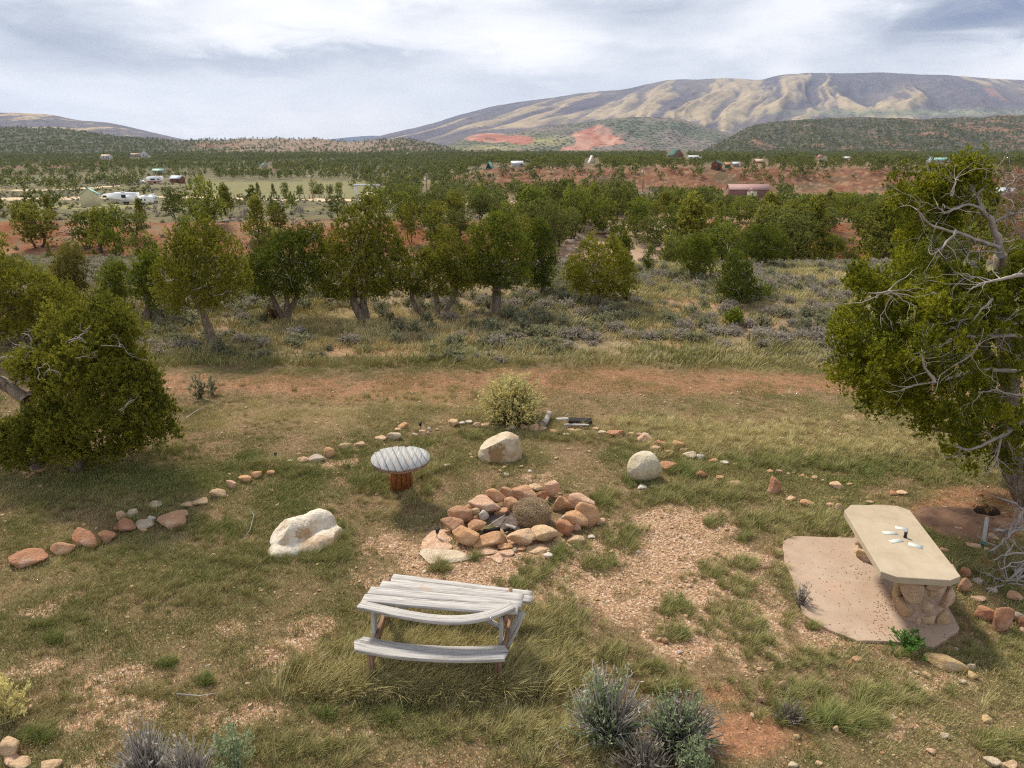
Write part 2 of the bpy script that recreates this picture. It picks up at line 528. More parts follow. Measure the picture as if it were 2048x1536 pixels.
GRAVEL = [(1400, 1290, 210, 75, .9), (1260, 1340, 110, 60, .6), (1560, 1230, 60, 100, .75), (1500, 1210, 90, 60, .8), (1530, 1290, 90, 50, .75), (1380, 1290, 120, 40, .7), (80, 1330, 90, 30, .5), (700, 1470, 120, 30, .4), (980, 1490, 120, 20, .35), (300, 1240, 70, 20, .45), (1350, 1110, 260, 60, .95), (1420, 1220, 200, 80, .75), (1480, 1330, 140, 60, .7), (620, 1320, 200, 40, .5), (250, 1350, 160, 40, .5), (1150, 1190, 120, 40, .9), (1060, 1115, 330, 40, 1), (880, 1150, 170, 50, .9), (1330, 1060, 190, 50, .9), (1350, 1180, 170, 90, .85), (1250, 1220, 120, 60, .8), (1480, 1130, 90, 60, .6),
          (1060, 955, 130, 30, .55), (1180, 985, 120, 35, .5), (780, 1090, 130, 40, .7), (640, 930, 70, 12, .6), (560, 1270, 160, 50, .45), (400, 1340, 180, 30, .45), (240, 1420, 120, 45, .5),
          (1640, 1250, 110, 40, .9), (1560, 1320, 120, 40, .7), (1880, 1350, 150, 60, .45), (1540, 1260, 60, 110, .8), (1560, 1000, 60, 20, .5), (460, 1430, 110, 40, .5),
          (120, 1160, 80, 20, .3), (60, 1230, 60, 25, .35), (450, 1055, 40, 12, .4), (1750, 1450, 200, 60, .45), (1280, 1280, 90, 50, .6), (1000, 1180, 160, 25, .8)]
RED = [(1480, 1470, 160, 60, 1), (1600, 1400, 90, 40, .6), (1950, 1035, 150, 45, 1.2), (1440, 1380, 90, 40, .7), (2020, 1010, 90, 30, .8), (1700, 1380, 120, 30, .3), (1180, 1330, 50, 30, .3), (1950, 985, 120, 18, .8)]
DRY = [(640, 830, 260, 30, 1.2), (800, 800, 260, 25, 1), (1480, 870, 260, 22, 1.1), (1650, 900, 200, 18, 1), (1560, 840, 200, 18, .6), (1250, 850, 120, 14, .9), (830, 640, 260, 26, 1.4), (430, 700, 120, 16, .8),
       (980, 985, 30, 20, .5), (820, 1000, 60, 25, .8), (1000, 1300, 160, 60, .5), (1620, 1060, 90, 15, .8), (1120, 1380, 80, 60, .5), (900, 860, 100, 18, .5)]
GREEN = [(300, 960, 200, 30, 1), (560, 990, 120, 40, 1), (620, 1100, 120, 40, .7), (450, 1150, 160, 50, .6), (1700, 930, 300, 25, 1), (900, 1330, 260, 80, .8), (1330, 930, 120, 30, .7), (1500, 990, 160, 20, .8),
         (950, 930, 120, 25, .8), (500, 930, 100, 20, .8), (420, 720, 100, 14, .6), (1300, 700, 200, 16, .4), (1250, 1090, 60, 25, .4), (1450, 620, 160, 20, .4), (250, 1250, 250, 60, .5), (1620, 960, 120, 20, .8)]

def blobs(x, y, L):
    s = np.zeros_like(x)
    for b in L: s = np.maximum(s, b[4] * blob(x, y, *b[:4]))
    return s

def trail(x, y):
    c = 15.3 + .25 * np.sin(x * .35) + (fbm(x / 3, y / 3, 3, 33) - .5) * 1.2
    w = 1.15 + .3 * np.sin(x * .5 + 1)
    return np.exp(-np.abs((y - c) / w) ** 3) * np.where(x < -9, .5, 1)

def near_maps(x, y):
    n1 = fbm(x / 1.3, y / 1.3, 5, 41, .6); n2 = fbm(x / .45, y / .45, 4, 42, .6); n3 = fbm(x / .28 + 9, y / .28, 3, 43)
    jag = (n1 - .5) * 1.4 + (n2 - .5) * 1.1 + (n3 - .5) * .5
    g = blobs(x, y, GRAVEL)
    grav = sstep(.22, .74, g + jag * .75 + sstep(.62, .8, n1) * .2 * (y < 14))
    red = sstep(.32, .75, blobs(x, y, RED) + jag * .55)
    tr = sstep(.25, .8, trail(x, y) + jag * .95 - .05)
    dry = np.clip(blobs(x, y, DRY) + jag * .6, 0, 1)
    grn = np.clip(blobs(x, y, GREEN) + jag * .7, 0, 1)
    return grav, red, tr, dry, grn, n1, n2

def lerp(a, b, w):
    return a * (1 - w[..., None]) + np.asarray(b) * w[..., None]

def ground_colour(x, y, z):
    s = x / np.maximum(y, 1)
    grav, red, tr, dry, grn, n1, n2 = near_maps(x, y)
    col = np.zeros((len(x), 3)) + np.array([.26, .18, .105])
    col = lerp(col, (.165, .155, .07), sstep(.38, .66, n1 * .5 + n2 * .5))
    col = lerp(col, (.36, .27, .14), dry * .55)
    col = lerp(col, (.135, .150, .055), grn * .5)
    col = lerp(col, (.40, .205, .12), np.clip(red * .9 + tr * .75, 0, 1))
    # sagebrush band beyond the track
    sg = sstep(16.6, 18, y) * sstep(46, 38, y)
    nb = fbm(x / 2.2, y / 2.2, 4, 60, .6)
    sc = lerp(np.zeros((len(x), 3)) + np.array([.30, .235, .145]), (.20, .195, .105), sstep(.4, .6, nb))
    sc = lerp(sc, (.42, .27, .16), sstep(.60, .68, fbm(x / 3.3, y / 3.3, 4, 61)))
    sc = lerp(sc, (.36, .28, .13), np.clip(blobs(x, y, DRY[6:8]), 0, 1) * .8)
    col = lerp(col, sc, sg)
    # red banks of the wash
    w = sstep(42, 50, y)
    nr = fbm(x / 6, y / 4, 5, 70, .6); nr2 = fbm(x / 1.3, y / 1.3, 4, 71, .65)
    bank = lerp(np.zeros((len(x), 3)) + np.array([.27, .098, .045]), (.37, .205, .125), sstep(.42, .68, nr))
    bank = lerp(bank, (.24, .20, .13), sstep(.55, .68, nr2) * .7)
    sand = sstep(.02, .07, s) * sstep(.30, .22, s)
    bank = lerp(bank, (.52, .38, .27), sand * sstep(.35, .6, nr2 * .5 + nr * .5 + .1))
    col = lerp(col, bank, w)
    # sage flats beyond the wash
    w = sstep(72, 82, y + (nr - .5) * 14)
    nf = fbm(x / 25, y / 25, 5, 80, .6); nf2 = fbm(x / 5, y / 5, 4, 81, .6)
    flat = lerp(np.zeros((len(x), 3)) + np.array([.20, .18, .10]), (.135, .135, .078), sstep(.35, .62, nf2))
    flat = lerp(flat, (.28, .26, .125), sstep(.5, .68, nf) * .7)
    flat = lerp(flat, (.29, .18, .11), sstep(-.08, .05, s) * sstep(.36, .5, nf) * .9)
    col = lerp(col, flat, w)
    # pale pasture
    w = sstep(232, 240, y) * sstep(420, 380, y) * sstep(-.43, -.40, s) * sstep(-.185, -.2, s)
    col = lerp(col, (.27, .265, .13), w)
    w = sstep(150, 165, y) * sstep(215, 200, y) * sstep(-.70, -.6, s) * sstep(-.4, -.5, s)
    col = lerp(col, (.36, .35, .16), w * .8)
    # far flat under the forest
    w = sstep(420, 600, y)
    col = lerp(col, lerp(np.zeros((len(x), 3)) + np.array([.15, .14, .07]), (.24, .14, .085), sstep(.56, .66, fbm(x / 90, y / 160, 4, 90))), w)
    # red ledge
    cw = cliff_w(x, y)
    m2 = (fbm(x / 70 + 1, y / 200, 4, 9) - .5) * 52
    dd = y + m2
    face = cw * sstep(278, 290, dd) * sstep(345, 322, dd)
    fc = lerp(np.zeros((len(x), 3)) + np.array([.22, .090, .050]), (.31, .155, .090), sstep(.45, .62, fbm(x / 6, z * 1.3, 4, 95, .65)))
    fc = lerp(fc, (.13, .12, .07), sstep(.50, .62, fbm(x / 9 + 5, y / 9, 4, 99, .6)) * .75)
    fc = lerp(fc, (.17, .10, .065), sstep(.54, .64, fbm(x / 3, z * 2.5, 4, 97, .6)) * .8)
    fc = lerp(fc, (.40, .26, .175), sstep(.60, .68, fbm(x / 2, z * 4, 3, 98, .6)) * .8)
    col = lerp(col, fc, face)
    g = np.clip(grav * (y < 22) * (1 - sg) + w * 0 + sand * sstep(46, 50, y) * sstep(74, 66, y) * .0, 0, 1)
    return col, g

_r = np.concatenate([np.geomspace(.25, 3.2, 16)[:-1], np.exp(np.arange(math.log(3.2), math.log(420), .0068)), np.geomspace(422, 13000, 110)])
_a = np.radians(np.concatenate([np.linspace(-178, -44, 50)[:-1], np.arange(-44, 44, .135), np.linspace(44, 178, 50)[1:], [182]]))
_R, _A = np.meshgrid(_r, _a, indexing='ij')
gx, gy = (_R * np.sin(_A)).ravel(), (_R * np.cos(_A)).ravel()
gz = terrain(gx, gy)
_nr, _na = len(_r), len(_a)
_i = np.arange(_nr - 1)[:, None] * _na + np.arange(_na - 1)[None]
_F = np.stack([_i, _i + 1, _i + _na + 1, _i + _na], -1).reshape(-1, 4)
g_col, g_grav = ground_colour(gx, gy, gz)

def ground_mat():
    t = NT('dry_ground', .95, .1)
    p = t.pos()
    base = t.attr('gcol', out='Color')
    grav = t.attr('gravel')
    # pebbles: three sizes of stones, each cell with its own colour
    vc = t.vor(38, p, 'Color'); vd = t.vor(38, p, 'Distance')
    vc2 = t.vor(17, p, 'Color'); vd2 = t.vor(17, p, 'Distance')
    s1 = t.node('ShaderNodeSeparateColor'); t.l.new(vc, s1.inputs[0])
    s2 = t.node('ShaderNodeSeparateColor'); t.l.new(vc2, s2.inputs[0])
    st = [(0, (.22, .12, .07)), (.25, (.38, .21, .12)), (.5, (.48, .30, .18)), (.75, (.54, .38, .25)), (.96, (.60, .46, .34)), (1, (.70, .62, .53))]
    c1 = t.ramp(s1.outputs[0], st); c2 = t.ramp(s2.outputs[0], st)
    big = t.math('MULTIPLY', t.math('GREATER_THAN', s2.outputs[1], .72), t.math('LESS_THAN', vd2, .42))
    c = t.mix(big, c1, c2)
    gapn = t.rng(vd, .35, .62, 0, .75)
    c = t.mix(gapn, c, (.24, .15, .09))
    n = t.noise(9, 8, .68, p); nf = t.noise(70, 4, .6, p)
    b = t.mix(t.rng(n, .3, .7), t.mix(1.0, base, (.42, .38, .34), 'MULTIPLY'), t.mix(1.0, base, (1.45, 1.42, 1.36), 'MULTIPLY'))
    b = t.mix(t.rng(nf, .38, .66, .7, 0), b, t.mix(1.0, base, (.35, .33, .30), 'MULTIPLY'))
    # loose stones scattered everywhere
    sp = t.math('MULTIPLY', t.math('GREATER_THAN', s1.outputs[2], .62), t.math('LESS_THAN', vd, .36))
    b = t.mix(t.math('MULTIPLY', sp, .7), b, t.mix(1.0, c1, (.85, .80, .76), 'MULTIPLY'))
    edge = t.math('ADD', grav, t.math('MULTIPLY', t.math('SUBTRACT', t.noise(6, 5, .7, p), .5), .9))
    col = t.mix(t.math('MULTIPLY', t.rng(edge, .35, .6), t.math('GREATER_THAN', grav, .02)), b, c)
    h = t.math('ADD', t.math('MULTIPLY', t.math('SUBTRACT', 1.0, vd), .5), n)
    t.bump(h, .7, .02)
    return t.done(col)
M_GROUND = ground_mat()
_me = mesh_np('ground', np.stack([gx, gy, gz], 1), _F, smooth=True, mat=M_GROUND)
attr_c(_me, 'gcol', g_col); attr_f(_me, 'gravel', g_grav)
tag(add('ground', _me), kind='structure')

# ------------------------------------------------------------------ roads and tracks on the plain
def strip(name, pix, width, mat):
    pts = np.array([hit(px, py)[:2] for px, py in pix])
    d = np.concatenate([[0], np.cumsum(np.linalg.norm(np.diff(pts, axis=0), axis=1))])
    u = np.arange(0, d[-1], 2.0)
    X, Y = np.interp(u, d, pts[:, 0]), np.interp(u, d, pts[:, 1])
    t = unit(np.stack([np.gradient(X), np.gradient(Y)], 1)); nrm = np.stack([-t[:, 1], t[:, 0]], 1)
    cols = []
    for k in np.linspace(-1, 1, 7):
        x, y = X + nrm[:, 0] * k * width / 2, Y + nrm[:, 1] * k * width / 2
        cols.append(np.stack([x, y, terrain(x, y) + .22 - .25 * abs(k) ** 3], 1))
    V = np.stack(cols, 1).reshape(-1, 3); n = len(u)
    i = np.arange(n - 1)[:, None] * 7 + np.arange(6)[None]
    F = np.stack([i, i + 7, i + 8, i + 1], -1).reshape(-1, 4)
    return tag(add(name, mesh_np(name, V, F, True, mat)), kind='structure')
M_ROAD = plain('tan_dirt', (.56, .42, .27), .95, .18, .4, 0)
strip('dirt_road', [(-250, 412), (-100, 400), (250, 396), (330, 393), (430, 396), (520, 399), (600, 400), (700, 401), (790, 404), (900, 405), (1010, 404), (1100, 405), (1200, 402), (1330, 399)], 10, M_ROAD)
strip('dirt_track', [(-200, 376), (0, 380), (70, 381), (160, 378), (240, 372)], 9, M_ROAD)
strip('driveway', [(772, 403), (768, 396), (752, 390), (745, 384)], 7, M_ROAD)

# ------------------------------------------------------------------ hills and mountains
def hill_mat(name, cell, dark, amt=1.0, line=0.0):
    t = NT(name, .95, .05)
    p = t.pos()
    sx = t.mapping(p, (1, 1, 2.0))
    base = t.attr('gcol', out='Color')
    n = t.noise(1.0 / (cell * 5), 8, .65, sx)
    b = t.mix(t.rng(n, .3, .7), t.mix(1.0, base, (.70, .68, .70), 'MULTIPLY'), t.mix(1.0, base, (1.25, 1.22, 1.18), 'MULTIPLY'))
    vd = t.vor(1.0 / cell, sx, 'Distance')
    vc = t.vor(1.0 / cell, sx, 'Color')
    s = t.node('ShaderNodeSeparateColor'); t.l.new(vc, s.inputs[0])
    dens = t.math('ADD', t.attr('trees'), t.math('MULTIPLY', t.math('SUBTRACT', t.noise(1.0 / (cell * 9), 4, .6, sx), .5), .9))
    on = t.math('MULTIPLY', t.math('LESS_THAN', s.outputs[0], dens), t.math('LESS_THAN', vd, .52))
    c = t.mix(t.math('MULTIPLY', on, amt), b, dark)
    return t.done(c)

def hill(name, ridge, y0, y1, zb, spur, mat, colour, seed, nt=110, power=1.25, dpx=5, sx=1.0, crest=0.0):
    rx = np.array([r[0] for r in ridge], float); ry = np.array([r[1] for r in ridge], float)
    px = np.arange(rx[0], rx[-1] + 1, dpx)
    row = np.interp(px, rx, ry)
    row = .25 * np.interp(px - 14, rx, ry) + .5 * row + .25 * np.interp(px + 14, rx, ry)
    row = row + (fbm(px / 40., px * 0 + seed, 4, seed) - .5) * crest
    dv = (768 - row) / FPX; dx = (px - 1024) / FPX
    s = dx / (CP + dv * SP); e = (-SP + dv * CP) / (CP + dv * SP)
    yr = y1 * (1 + .10 * (fbm(px / 260., px * 0 + 3, 3, seed + 1) - .5))
    zr = H + yr * e
    t = np.concatenate([np.linspace(0, 1, nt), 1 + np.linspace(.03, .55, 24)])
    T, S = np.meshgrid(t, s, indexing='ij'); YR = np.broadcast_to(yr, T.shape); ZR = np.broadcast_to(zr, T.shape)
    Y = y0 + T * (YR - y0); X = S * Y
    prof = np.where(T <= 1, np.clip(T, 0, 1) ** power, 1 - ((T - 1) / .55) ** 2 * .8)
    wx = X - .38 * (Y - y0) + (fbm(X / (900 * sx), Y / (1600 * sx), 3, seed + 5) - .5) * 420 * sx
    rid = 1 - np.abs(2 * fbm(wx / (430 * sx), Y / (4200 * sx), 3, seed + 2, .45) - 1) * 2
    rid2 = 1 - np.abs(2 * fbm(wx / (150 * sx), Y / (1500 * sx), 3, seed + 3, .5) - 1) * 2
    hgt = np.maximum(ZR - zb, 0)
    env = np.sin(np.clip(T, 0, 1) * math.pi) ** .8 * np.clip((1 - T) * 5, 0, 1)
    Z = zb + hgt * prof + spur * hgt * env * ((rid - .4) * .8 + (rid2 - .4) * .22)
    Z = np.minimum(Z, np.where(T < 1, H + (Y) * (np.broadcast_to(e, T.shape)) - .2, 1e9))
    n, m = T.shape
    i = np.arange(n - 1)[:, None] * m + np.arange(m - 1)[None]
    F = np.stack([i, i + 1, i + m + 1, i + m], -1).reshape(-1, 4)
    V = np.stack([X, Y, Z], -1).reshape(-1, 3)
    me = mesh_np(name, V, F, True, mat)
    pxx, pyy, _ = proj(V[:, 0], V[:, 1], V[:, 2])
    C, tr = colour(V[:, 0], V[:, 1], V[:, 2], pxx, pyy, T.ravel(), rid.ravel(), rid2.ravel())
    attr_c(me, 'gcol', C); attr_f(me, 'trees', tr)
    tag(add(name, me), kind='structure')
    return V.reshape(n, m, 3), T

def gb(px, py, cx, cy, rx, ry):
    return np.exp(-(((px - cx) / rx) ** 2 + ((py - cy) / ry) ** 2))

def col_mountain(x, y, z, px, py, t, r1, r2):
    xs_ = x - .38 * y; n = fbm(xs_ / 480, y / 2600, 4, 200, .5); n2 = fbm(xs_ / 120, y / 1500, 4, 201, .55)
    C = np.zeros((len(x), 3)) + np.array([.115, .098, .115])
    C = lerp(C, (.17, .145, .135), sstep(.4, .62, n))
    # tan grass along the spur crests, with sunlit patches painted in as colour
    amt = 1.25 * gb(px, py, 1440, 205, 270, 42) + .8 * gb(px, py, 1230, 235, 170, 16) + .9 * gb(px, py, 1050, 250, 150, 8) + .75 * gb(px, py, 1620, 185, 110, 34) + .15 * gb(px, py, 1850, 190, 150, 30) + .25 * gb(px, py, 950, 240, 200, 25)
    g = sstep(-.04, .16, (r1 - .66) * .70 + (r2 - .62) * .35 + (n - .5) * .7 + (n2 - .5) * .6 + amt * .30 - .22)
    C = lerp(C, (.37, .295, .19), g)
    C = lerp(C, (.22, .23, .15), np.clip(gb(px, py, 1850, 226, 260, 7) * 1.2, 0, 1))
    C = lerp(C, (.40, .18, .13), sstep(.52, .62, n2) * gb(px, py, 1960, 195, 60, 18))
    tr = .10 + .45 * sstep(.5, .3, r2 * .5 + n * .5) * sstep(1500, 1750, px) + .35 * gb(px, py, 1900, 215, 200, 12)
    return C, tr * (1 - g * .9)

def col_left(x, y, z, px, py, t, r1, r2):
    n = fbm(x / 200, y / 500, 5, 210, .6)
    C = np.zeros((len(x), 3)) + np.array([.13, .105, .11])
    g = sstep(.0, .15, (r1 - .7) * .4 + (n - .5) * 1.3 + .26 * gb(px, py, 80, 240, 90, 12) + .10 * gb(px, py, 220, 262, 90, 12) + .02)
    return lerp(C, (.45, .33, .18), g), .12 + .2 * sstep(.5, .3, r1)

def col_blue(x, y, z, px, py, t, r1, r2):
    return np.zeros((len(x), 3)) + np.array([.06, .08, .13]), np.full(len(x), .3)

def col_redhill(x, y, z, px, py, t, r1, r2):
    n = fbm(x / 60, y / 160, 5, 220, .6); n2 = fbm(x / 160, y / 300, 4, 221)
    C = np.zeros((len(x), 3)) + np.array([.19, .16, .13])
    C = lerp(C, (.14, .145, .095), sstep(.45, .6, n2))
    C = lerp(C, (.33, .30, .12), np.clip(.8 * gb(px, py, 1080, 283, 60, 10) + .6 * gb(px, py, 970, 296, 60, 7), 0, 1))
    rd = 1.7 * gb(px, py, 975, 276, 48, 10) + 1.6 * gb(px, py, 1045, 281, 30, 11) + 1.4 * gb(px, py, 1185, 268, 42, 20) + 1.2 * gb(px, py, 1215, 282, 45, 10) + 1.2 * gb(px, py, 1150, 298, 40, 8) + .8 * gb(px, py, 1275, 298, 28, 6) + .6 * gb(px, py, 1360, 260, 22, 5)
    m = sstep(.52, .66, rd * .75 + (n - .5) * .9)
    C = lerp(C, lerp(np.zeros((len(x), 3)) + np.array([.36, .150, .105]), (.42, .24, .175), sstep(.5, .62, n)), m)
    return C, (.42 + .35 * sstep(.45, .6, n2)) * (1 - m * .92)

def col_dark(x, y, z, px, py, t, r1, r2):
    n = fbm(x / 35, y / 90, 5, 230, .6); n2 = fbm(x / 110, y / 220, 4, 231)
    C = np.zeros((len(x), 3)) + np.array([.10, .09, .06])
    C = lerp(C, (.22, .125, .085), sstep(.46, .62, n) * sstep(.40, .58, n2))
    return C, .75 - .35 * sstep(.46, .62, n) * sstep(.4, .58, n2) + .2 * (n2 - .5)

def col_pinkridge(x, y, z, px, py, t, r1, r2):
    n = fbm(x / 50, y / 120, 5, 240, .6)
    C = np.zeros((len(x), 3)) + np.array([.26, .19, .14])
    C = lerp(C, (.105, .105, .062), sstep(560, 330, px) * .9)
    C = lerp(C, (.42, .17, .10), sstep(.5, .65, n) * np.clip(gb(px, py, 400, 295, 60, 10) * 1.3, 0, 1))
    return C, .25 + .7 * sstep(500, 250, px) + .6 * sstep(700, 820, px) + .5 * sstep(.5, .1, t)

M_MTN = hill_mat('mountain_slopes', 34, (.055, .070, .060), .8)
M_HILLA = hill_mat('foothill_slopes', 15, (.030, .045, .028), .95)
M_HILLB = hill_mat('wooded_hill_slopes', 11, (.026, .036, .018), .95)

hill('distant_mountains', [(560, 286), (640, 281), (700, 274), (745, 271), (820, 274), (900, 284), (980, 290)], 9500, 12500, -40, .05, M_MTN, col_blue, 11, 30)
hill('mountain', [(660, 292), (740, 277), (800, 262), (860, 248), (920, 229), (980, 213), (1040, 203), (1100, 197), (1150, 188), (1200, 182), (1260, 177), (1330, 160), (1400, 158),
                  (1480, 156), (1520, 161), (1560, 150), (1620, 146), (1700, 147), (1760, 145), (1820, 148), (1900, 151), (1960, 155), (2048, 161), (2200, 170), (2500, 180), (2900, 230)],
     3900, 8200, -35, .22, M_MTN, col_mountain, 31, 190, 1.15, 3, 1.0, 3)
hill('hill', [(-700, 262), (-300, 215), (-100, 222), (0, 225), (60, 227), (95, 228), (150, 239), (230, 247), (300, 264), (370, 279), (450, 292)], 4200, 6500, -40, .22, M_MTN, col_left, 51, 90, 1.2, 4, .7, 2)
hill('hill', [(800, 310), (880, 298), (930, 273), (960, 266), (1020, 265), (1100, 252), (1180, 243), (1230, 236), (1290, 233), (1360, 238), (1440, 262), (1520, 285), (1600, 305)], 2500, 3300, -26, .30, M_HILLA, col_redhill, 61, 90, 1.05, 3, .5, 3)
HV2, HT2 = hill('hill', [(1385, 318), (1410, 300), (1440, 285), (1480, 262), (1510, 248), (1560, 241), (1700, 234), (1850, 238), (1950, 234), (2048, 228), (2300, 222), (2800, 260)], 1350, 2250, -22, .16, M_HILLB, col_dark, 71, 110, 1.0, 4, .35, 5)
HV1, HT1 = hill('hill', [(-700, 262), (-200, 250), (0, 257), (90, 257), (130, 258), (190, 266), (250, 276), (350, 282), (430, 279), (520, 277), (620, 277), (700, 284), (760, 279), (830, 279), (870, 290), (920, 303), (1000, 315)],
              1300, 2100, -21, .16, M_HILLB, col_pinkridge, 81, 90, 1.0, 4, .35, 5)

# ------------------------------------------------------------------ scattering (real instances of modelled templates)
TEMPL = {}
def template(key, meshes):
    c = bpy.data.collections.new(key)
    for i, me in enumerate(meshes):
        o = bpy.data.objects.new('%s_%s' % (key, 'abcdefghijkl'[i]), me); c.objects.link(o)
    TEMPL[key] = c
    return c

def scatter(name, coll, pts, rz, scl, idx, tint, tilt=None, kind='stuff', label=None, cat=None):
    n = len(pts)
    me = bpy.data.meshes.new(name)
    me.vertices.add(n); me.vertices.foreach_set('co', np.ascontiguousarray(pts, np.float32).ravel())
    a = me.attributes.new('rot', 'FLOAT_VECTOR', 'POINT')
    r = np.zeros((n, 3), np.float32); r[:, 2] = rz
    if tilt is not None: r[:, :2] = tilt
    a.data.foreach_set('vector', r.ravel())
    attr_f(me, 'scl', scl); attr_f(me, 'tint', tint)
    ai = me.attributes.new('idx', 'INT', 'POINT'); ai.data.foreach_set('value', np.asarray(idx, np.int32))
    o = add(name, me)
    ng = bpy.data.node_groups.new(name + '_nodes', 'GeometryNodeTree')
    ng.interface.new_socket('Geometry', in_out='INPUT', socket_type='NodeSocketGeometry')
    ng.interface.new_socket('Geometry', in_out='OUTPUT', socket_type='NodeSocketGeometry')
    N, L = ng.nodes, ng.links
    gi, go = N.new('NodeGroupInput'), N.new('NodeGroupOutput')
    m2p = N.new('GeometryNodeMeshToPoints'); iop = N.new('GeometryNodeInstanceOnPoints')
    ci = N.new('GeometryNodeCollectionInfo'); ci.inputs['Collection'].default_value = coll
    ci.inputs['Separate Children'].default_value = True; ci.inputs['Reset Children'].default_value = True
    def na(nm, ty):
        k = N.new('GeometryNodeInputNamedAttribute'); k.data_type = ty; k.inputs['Name'].default_value = nm; return k.outputs[0]
    L.new(gi.outputs[0], m2p.inputs[0]); L.new(m2p.outputs[0], iop.inputs['Points'])
    L.new(ci.outputs[0], iop.inputs['Instance']); iop.inputs['Pick Instance'].default_value = True
    L.new(na('idx', 'INT'), iop.inputs['Instance Index'])
    e2r = N.new('FunctionNodeEulerToRotation'); L.new(na('rot', 'FLOAT_VECTOR'), e2r.inputs[0]); L.new(e2r.outputs[0], iop.inputs['Rotation'])
    L.new(na('scl', 'FLOAT'), iop.inputs['Scale'])
    L.new(iop.outputs[0], go.inputs[0])
    md = o.modifiers.new('scatter', 'NODES'); md.node_group = ng
    return tag(o, label, cat, kind=kind)

# grass templates -------------------------------------------------------
def grass_mat():
    t = NT('grass_blades', .8, .2)
    f = t.math('ADD', t.attr('tint', 'INSTANCER'), t.math('MULTIPLY', t.math('SUBTRACT', t.attr('rnd'), .5), .45))
    c = t.ramp(f, [(0, (.125, .200, .026)), (.22, (.185, .225, .042)), (.42, (.26, .25, .075)), (.62, (.36, .30, .13)), (.82, (.56, .47, .22)), (1, (.76, .65, .34))])
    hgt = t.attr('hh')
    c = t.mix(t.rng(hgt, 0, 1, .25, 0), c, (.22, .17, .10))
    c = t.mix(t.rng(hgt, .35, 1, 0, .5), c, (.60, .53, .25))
    return t.done(c)
M_GRASS = grass_mat()

def tuft(name, n, hmin, hmax, rad, lean, width, seed, droop=.5):
    rng = np.random.default_rng(seed)
    a = rng.uniform(0, 2 * math.pi, n); r = rad * np.sqrt(rng.uniform(0, 1, n))
    bx, by = r * np.cos(a), r * np.sin(a)
    h = rng.uniform(hmin, hmax, n)
    dirx = np.cos(a) * rng.uniform(.1, .8, n) + lean + rng.normal(0, .25, n); diry = np.sin(a) * rng.uniform(.1, .8, n) + rng.normal(0, .25, n) + .1 * lean
    V, rn, hh = [], [], []
    side = rng.uniform(0, math.pi, n); w = width * rng.uniform(.6, 1.3, n)
    ts = [0, .4, .75, 1.0]
    for t in ts:
        ox = dirx * h * (t ** 1.7) * .8; oy = diry * h * (t ** 1.7) * .8; oz = h * (t - droop * t * t * .35)
        ww = w * (1 - t ** 2 * .95)
        V.append(np.stack([bx + ox - np.cos(side) * ww, by + oy - np.sin(side) * ww, oz - .01 * (t == 0)], 1))
        V.append(np.stack([bx + ox + np.cos(side) * ww, by + oy + np.sin(side) * ww, oz - .01 * (t == 0)], 1))
    V = np.stack(V, 1)                                          # n, 8, 3
    rv = np.repeat(rng.uniform(0, 1, n), 8); hv = np.tile(np.repeat(ts, 2), n)
    b = np.arange(n)[:, None, None] * 8
    q = np.array([[0, 1, 3, 2], [2, 3, 5, 4], [4, 5, 7, 6]])[None]
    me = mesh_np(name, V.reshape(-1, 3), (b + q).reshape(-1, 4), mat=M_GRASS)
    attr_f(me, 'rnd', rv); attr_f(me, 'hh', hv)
    return me

T_SHORT = template('turf', [tuft('turf_a', 30, .012, .035, .12, .2, .0018, 1), tuft('turf_b', 26, .015, .045, .11, .3, .0018, 2),
                            tuft('turf_c', 24, .012, .03, .13, .1, .002, 3), tuft('turf_d', 24, .02, .06, .10, .4, .0018, 4)])
T_CLUMP = template('clump', [tuft('clump_a', 80, .07, .20, .09, .22, .0026, 11), tuft('clump_b', 70, .08, .24, .08, .35, .0026, 12),
                             tuft('clump_c', 70, .05, .16, .10, .1, .0028, 13), tuft('clump_d', 60, .10, .32, .09, .55, .0026, 14)])
T_FAR = template('coarse', [tuft('coarse_a', 34, .05, .20, .20, .4, .006, 21), tuft('coarse_b', 30, .08, .26, .18, .6, .006, 22), tuft('coarse_c', 30, .04, .14, .24, .3, .007, 23)])

def area_pts(n, y0, y1, rng, smax=.80, pw=2.0):
    """random spots in the wedge of ground in view, evenly spread per square metre for pw = 2"""
    y = (rng.uniform(y0 ** pw, y1 ** pw, n)) ** (1 / pw)
    x = rng.uniform(-smax, smax, n) * (y + 1.5)
    return x, y

def z_at(x, y): return terrain(x, y)

# ------------------------------------------------------------------ grass and gravel
PAD = [(1560, 1085), (1581, 1075), (1730, 1081), (1790, 1083), (1862, 1150), (1921, 1262), (1891, 1283), (1858, 1296), (1786, 1288), (1714, 1286), (1661, 1266), (1611, 1236), (1581, 1160), (1566, 1120)]
PADW = np.array([P(a, b)[:2] for a, b in PAD])
RINGC = P(1040, 1035)
def blocked(x, y):
    b = in_poly(x, y, PADW)
    b |= (((x - RINGC[0]) / 1.0) ** 2 + ((y - RINGC[1]) / .95) ** 2 < 1) 
    return b

rg = np.random.default_rng(100)
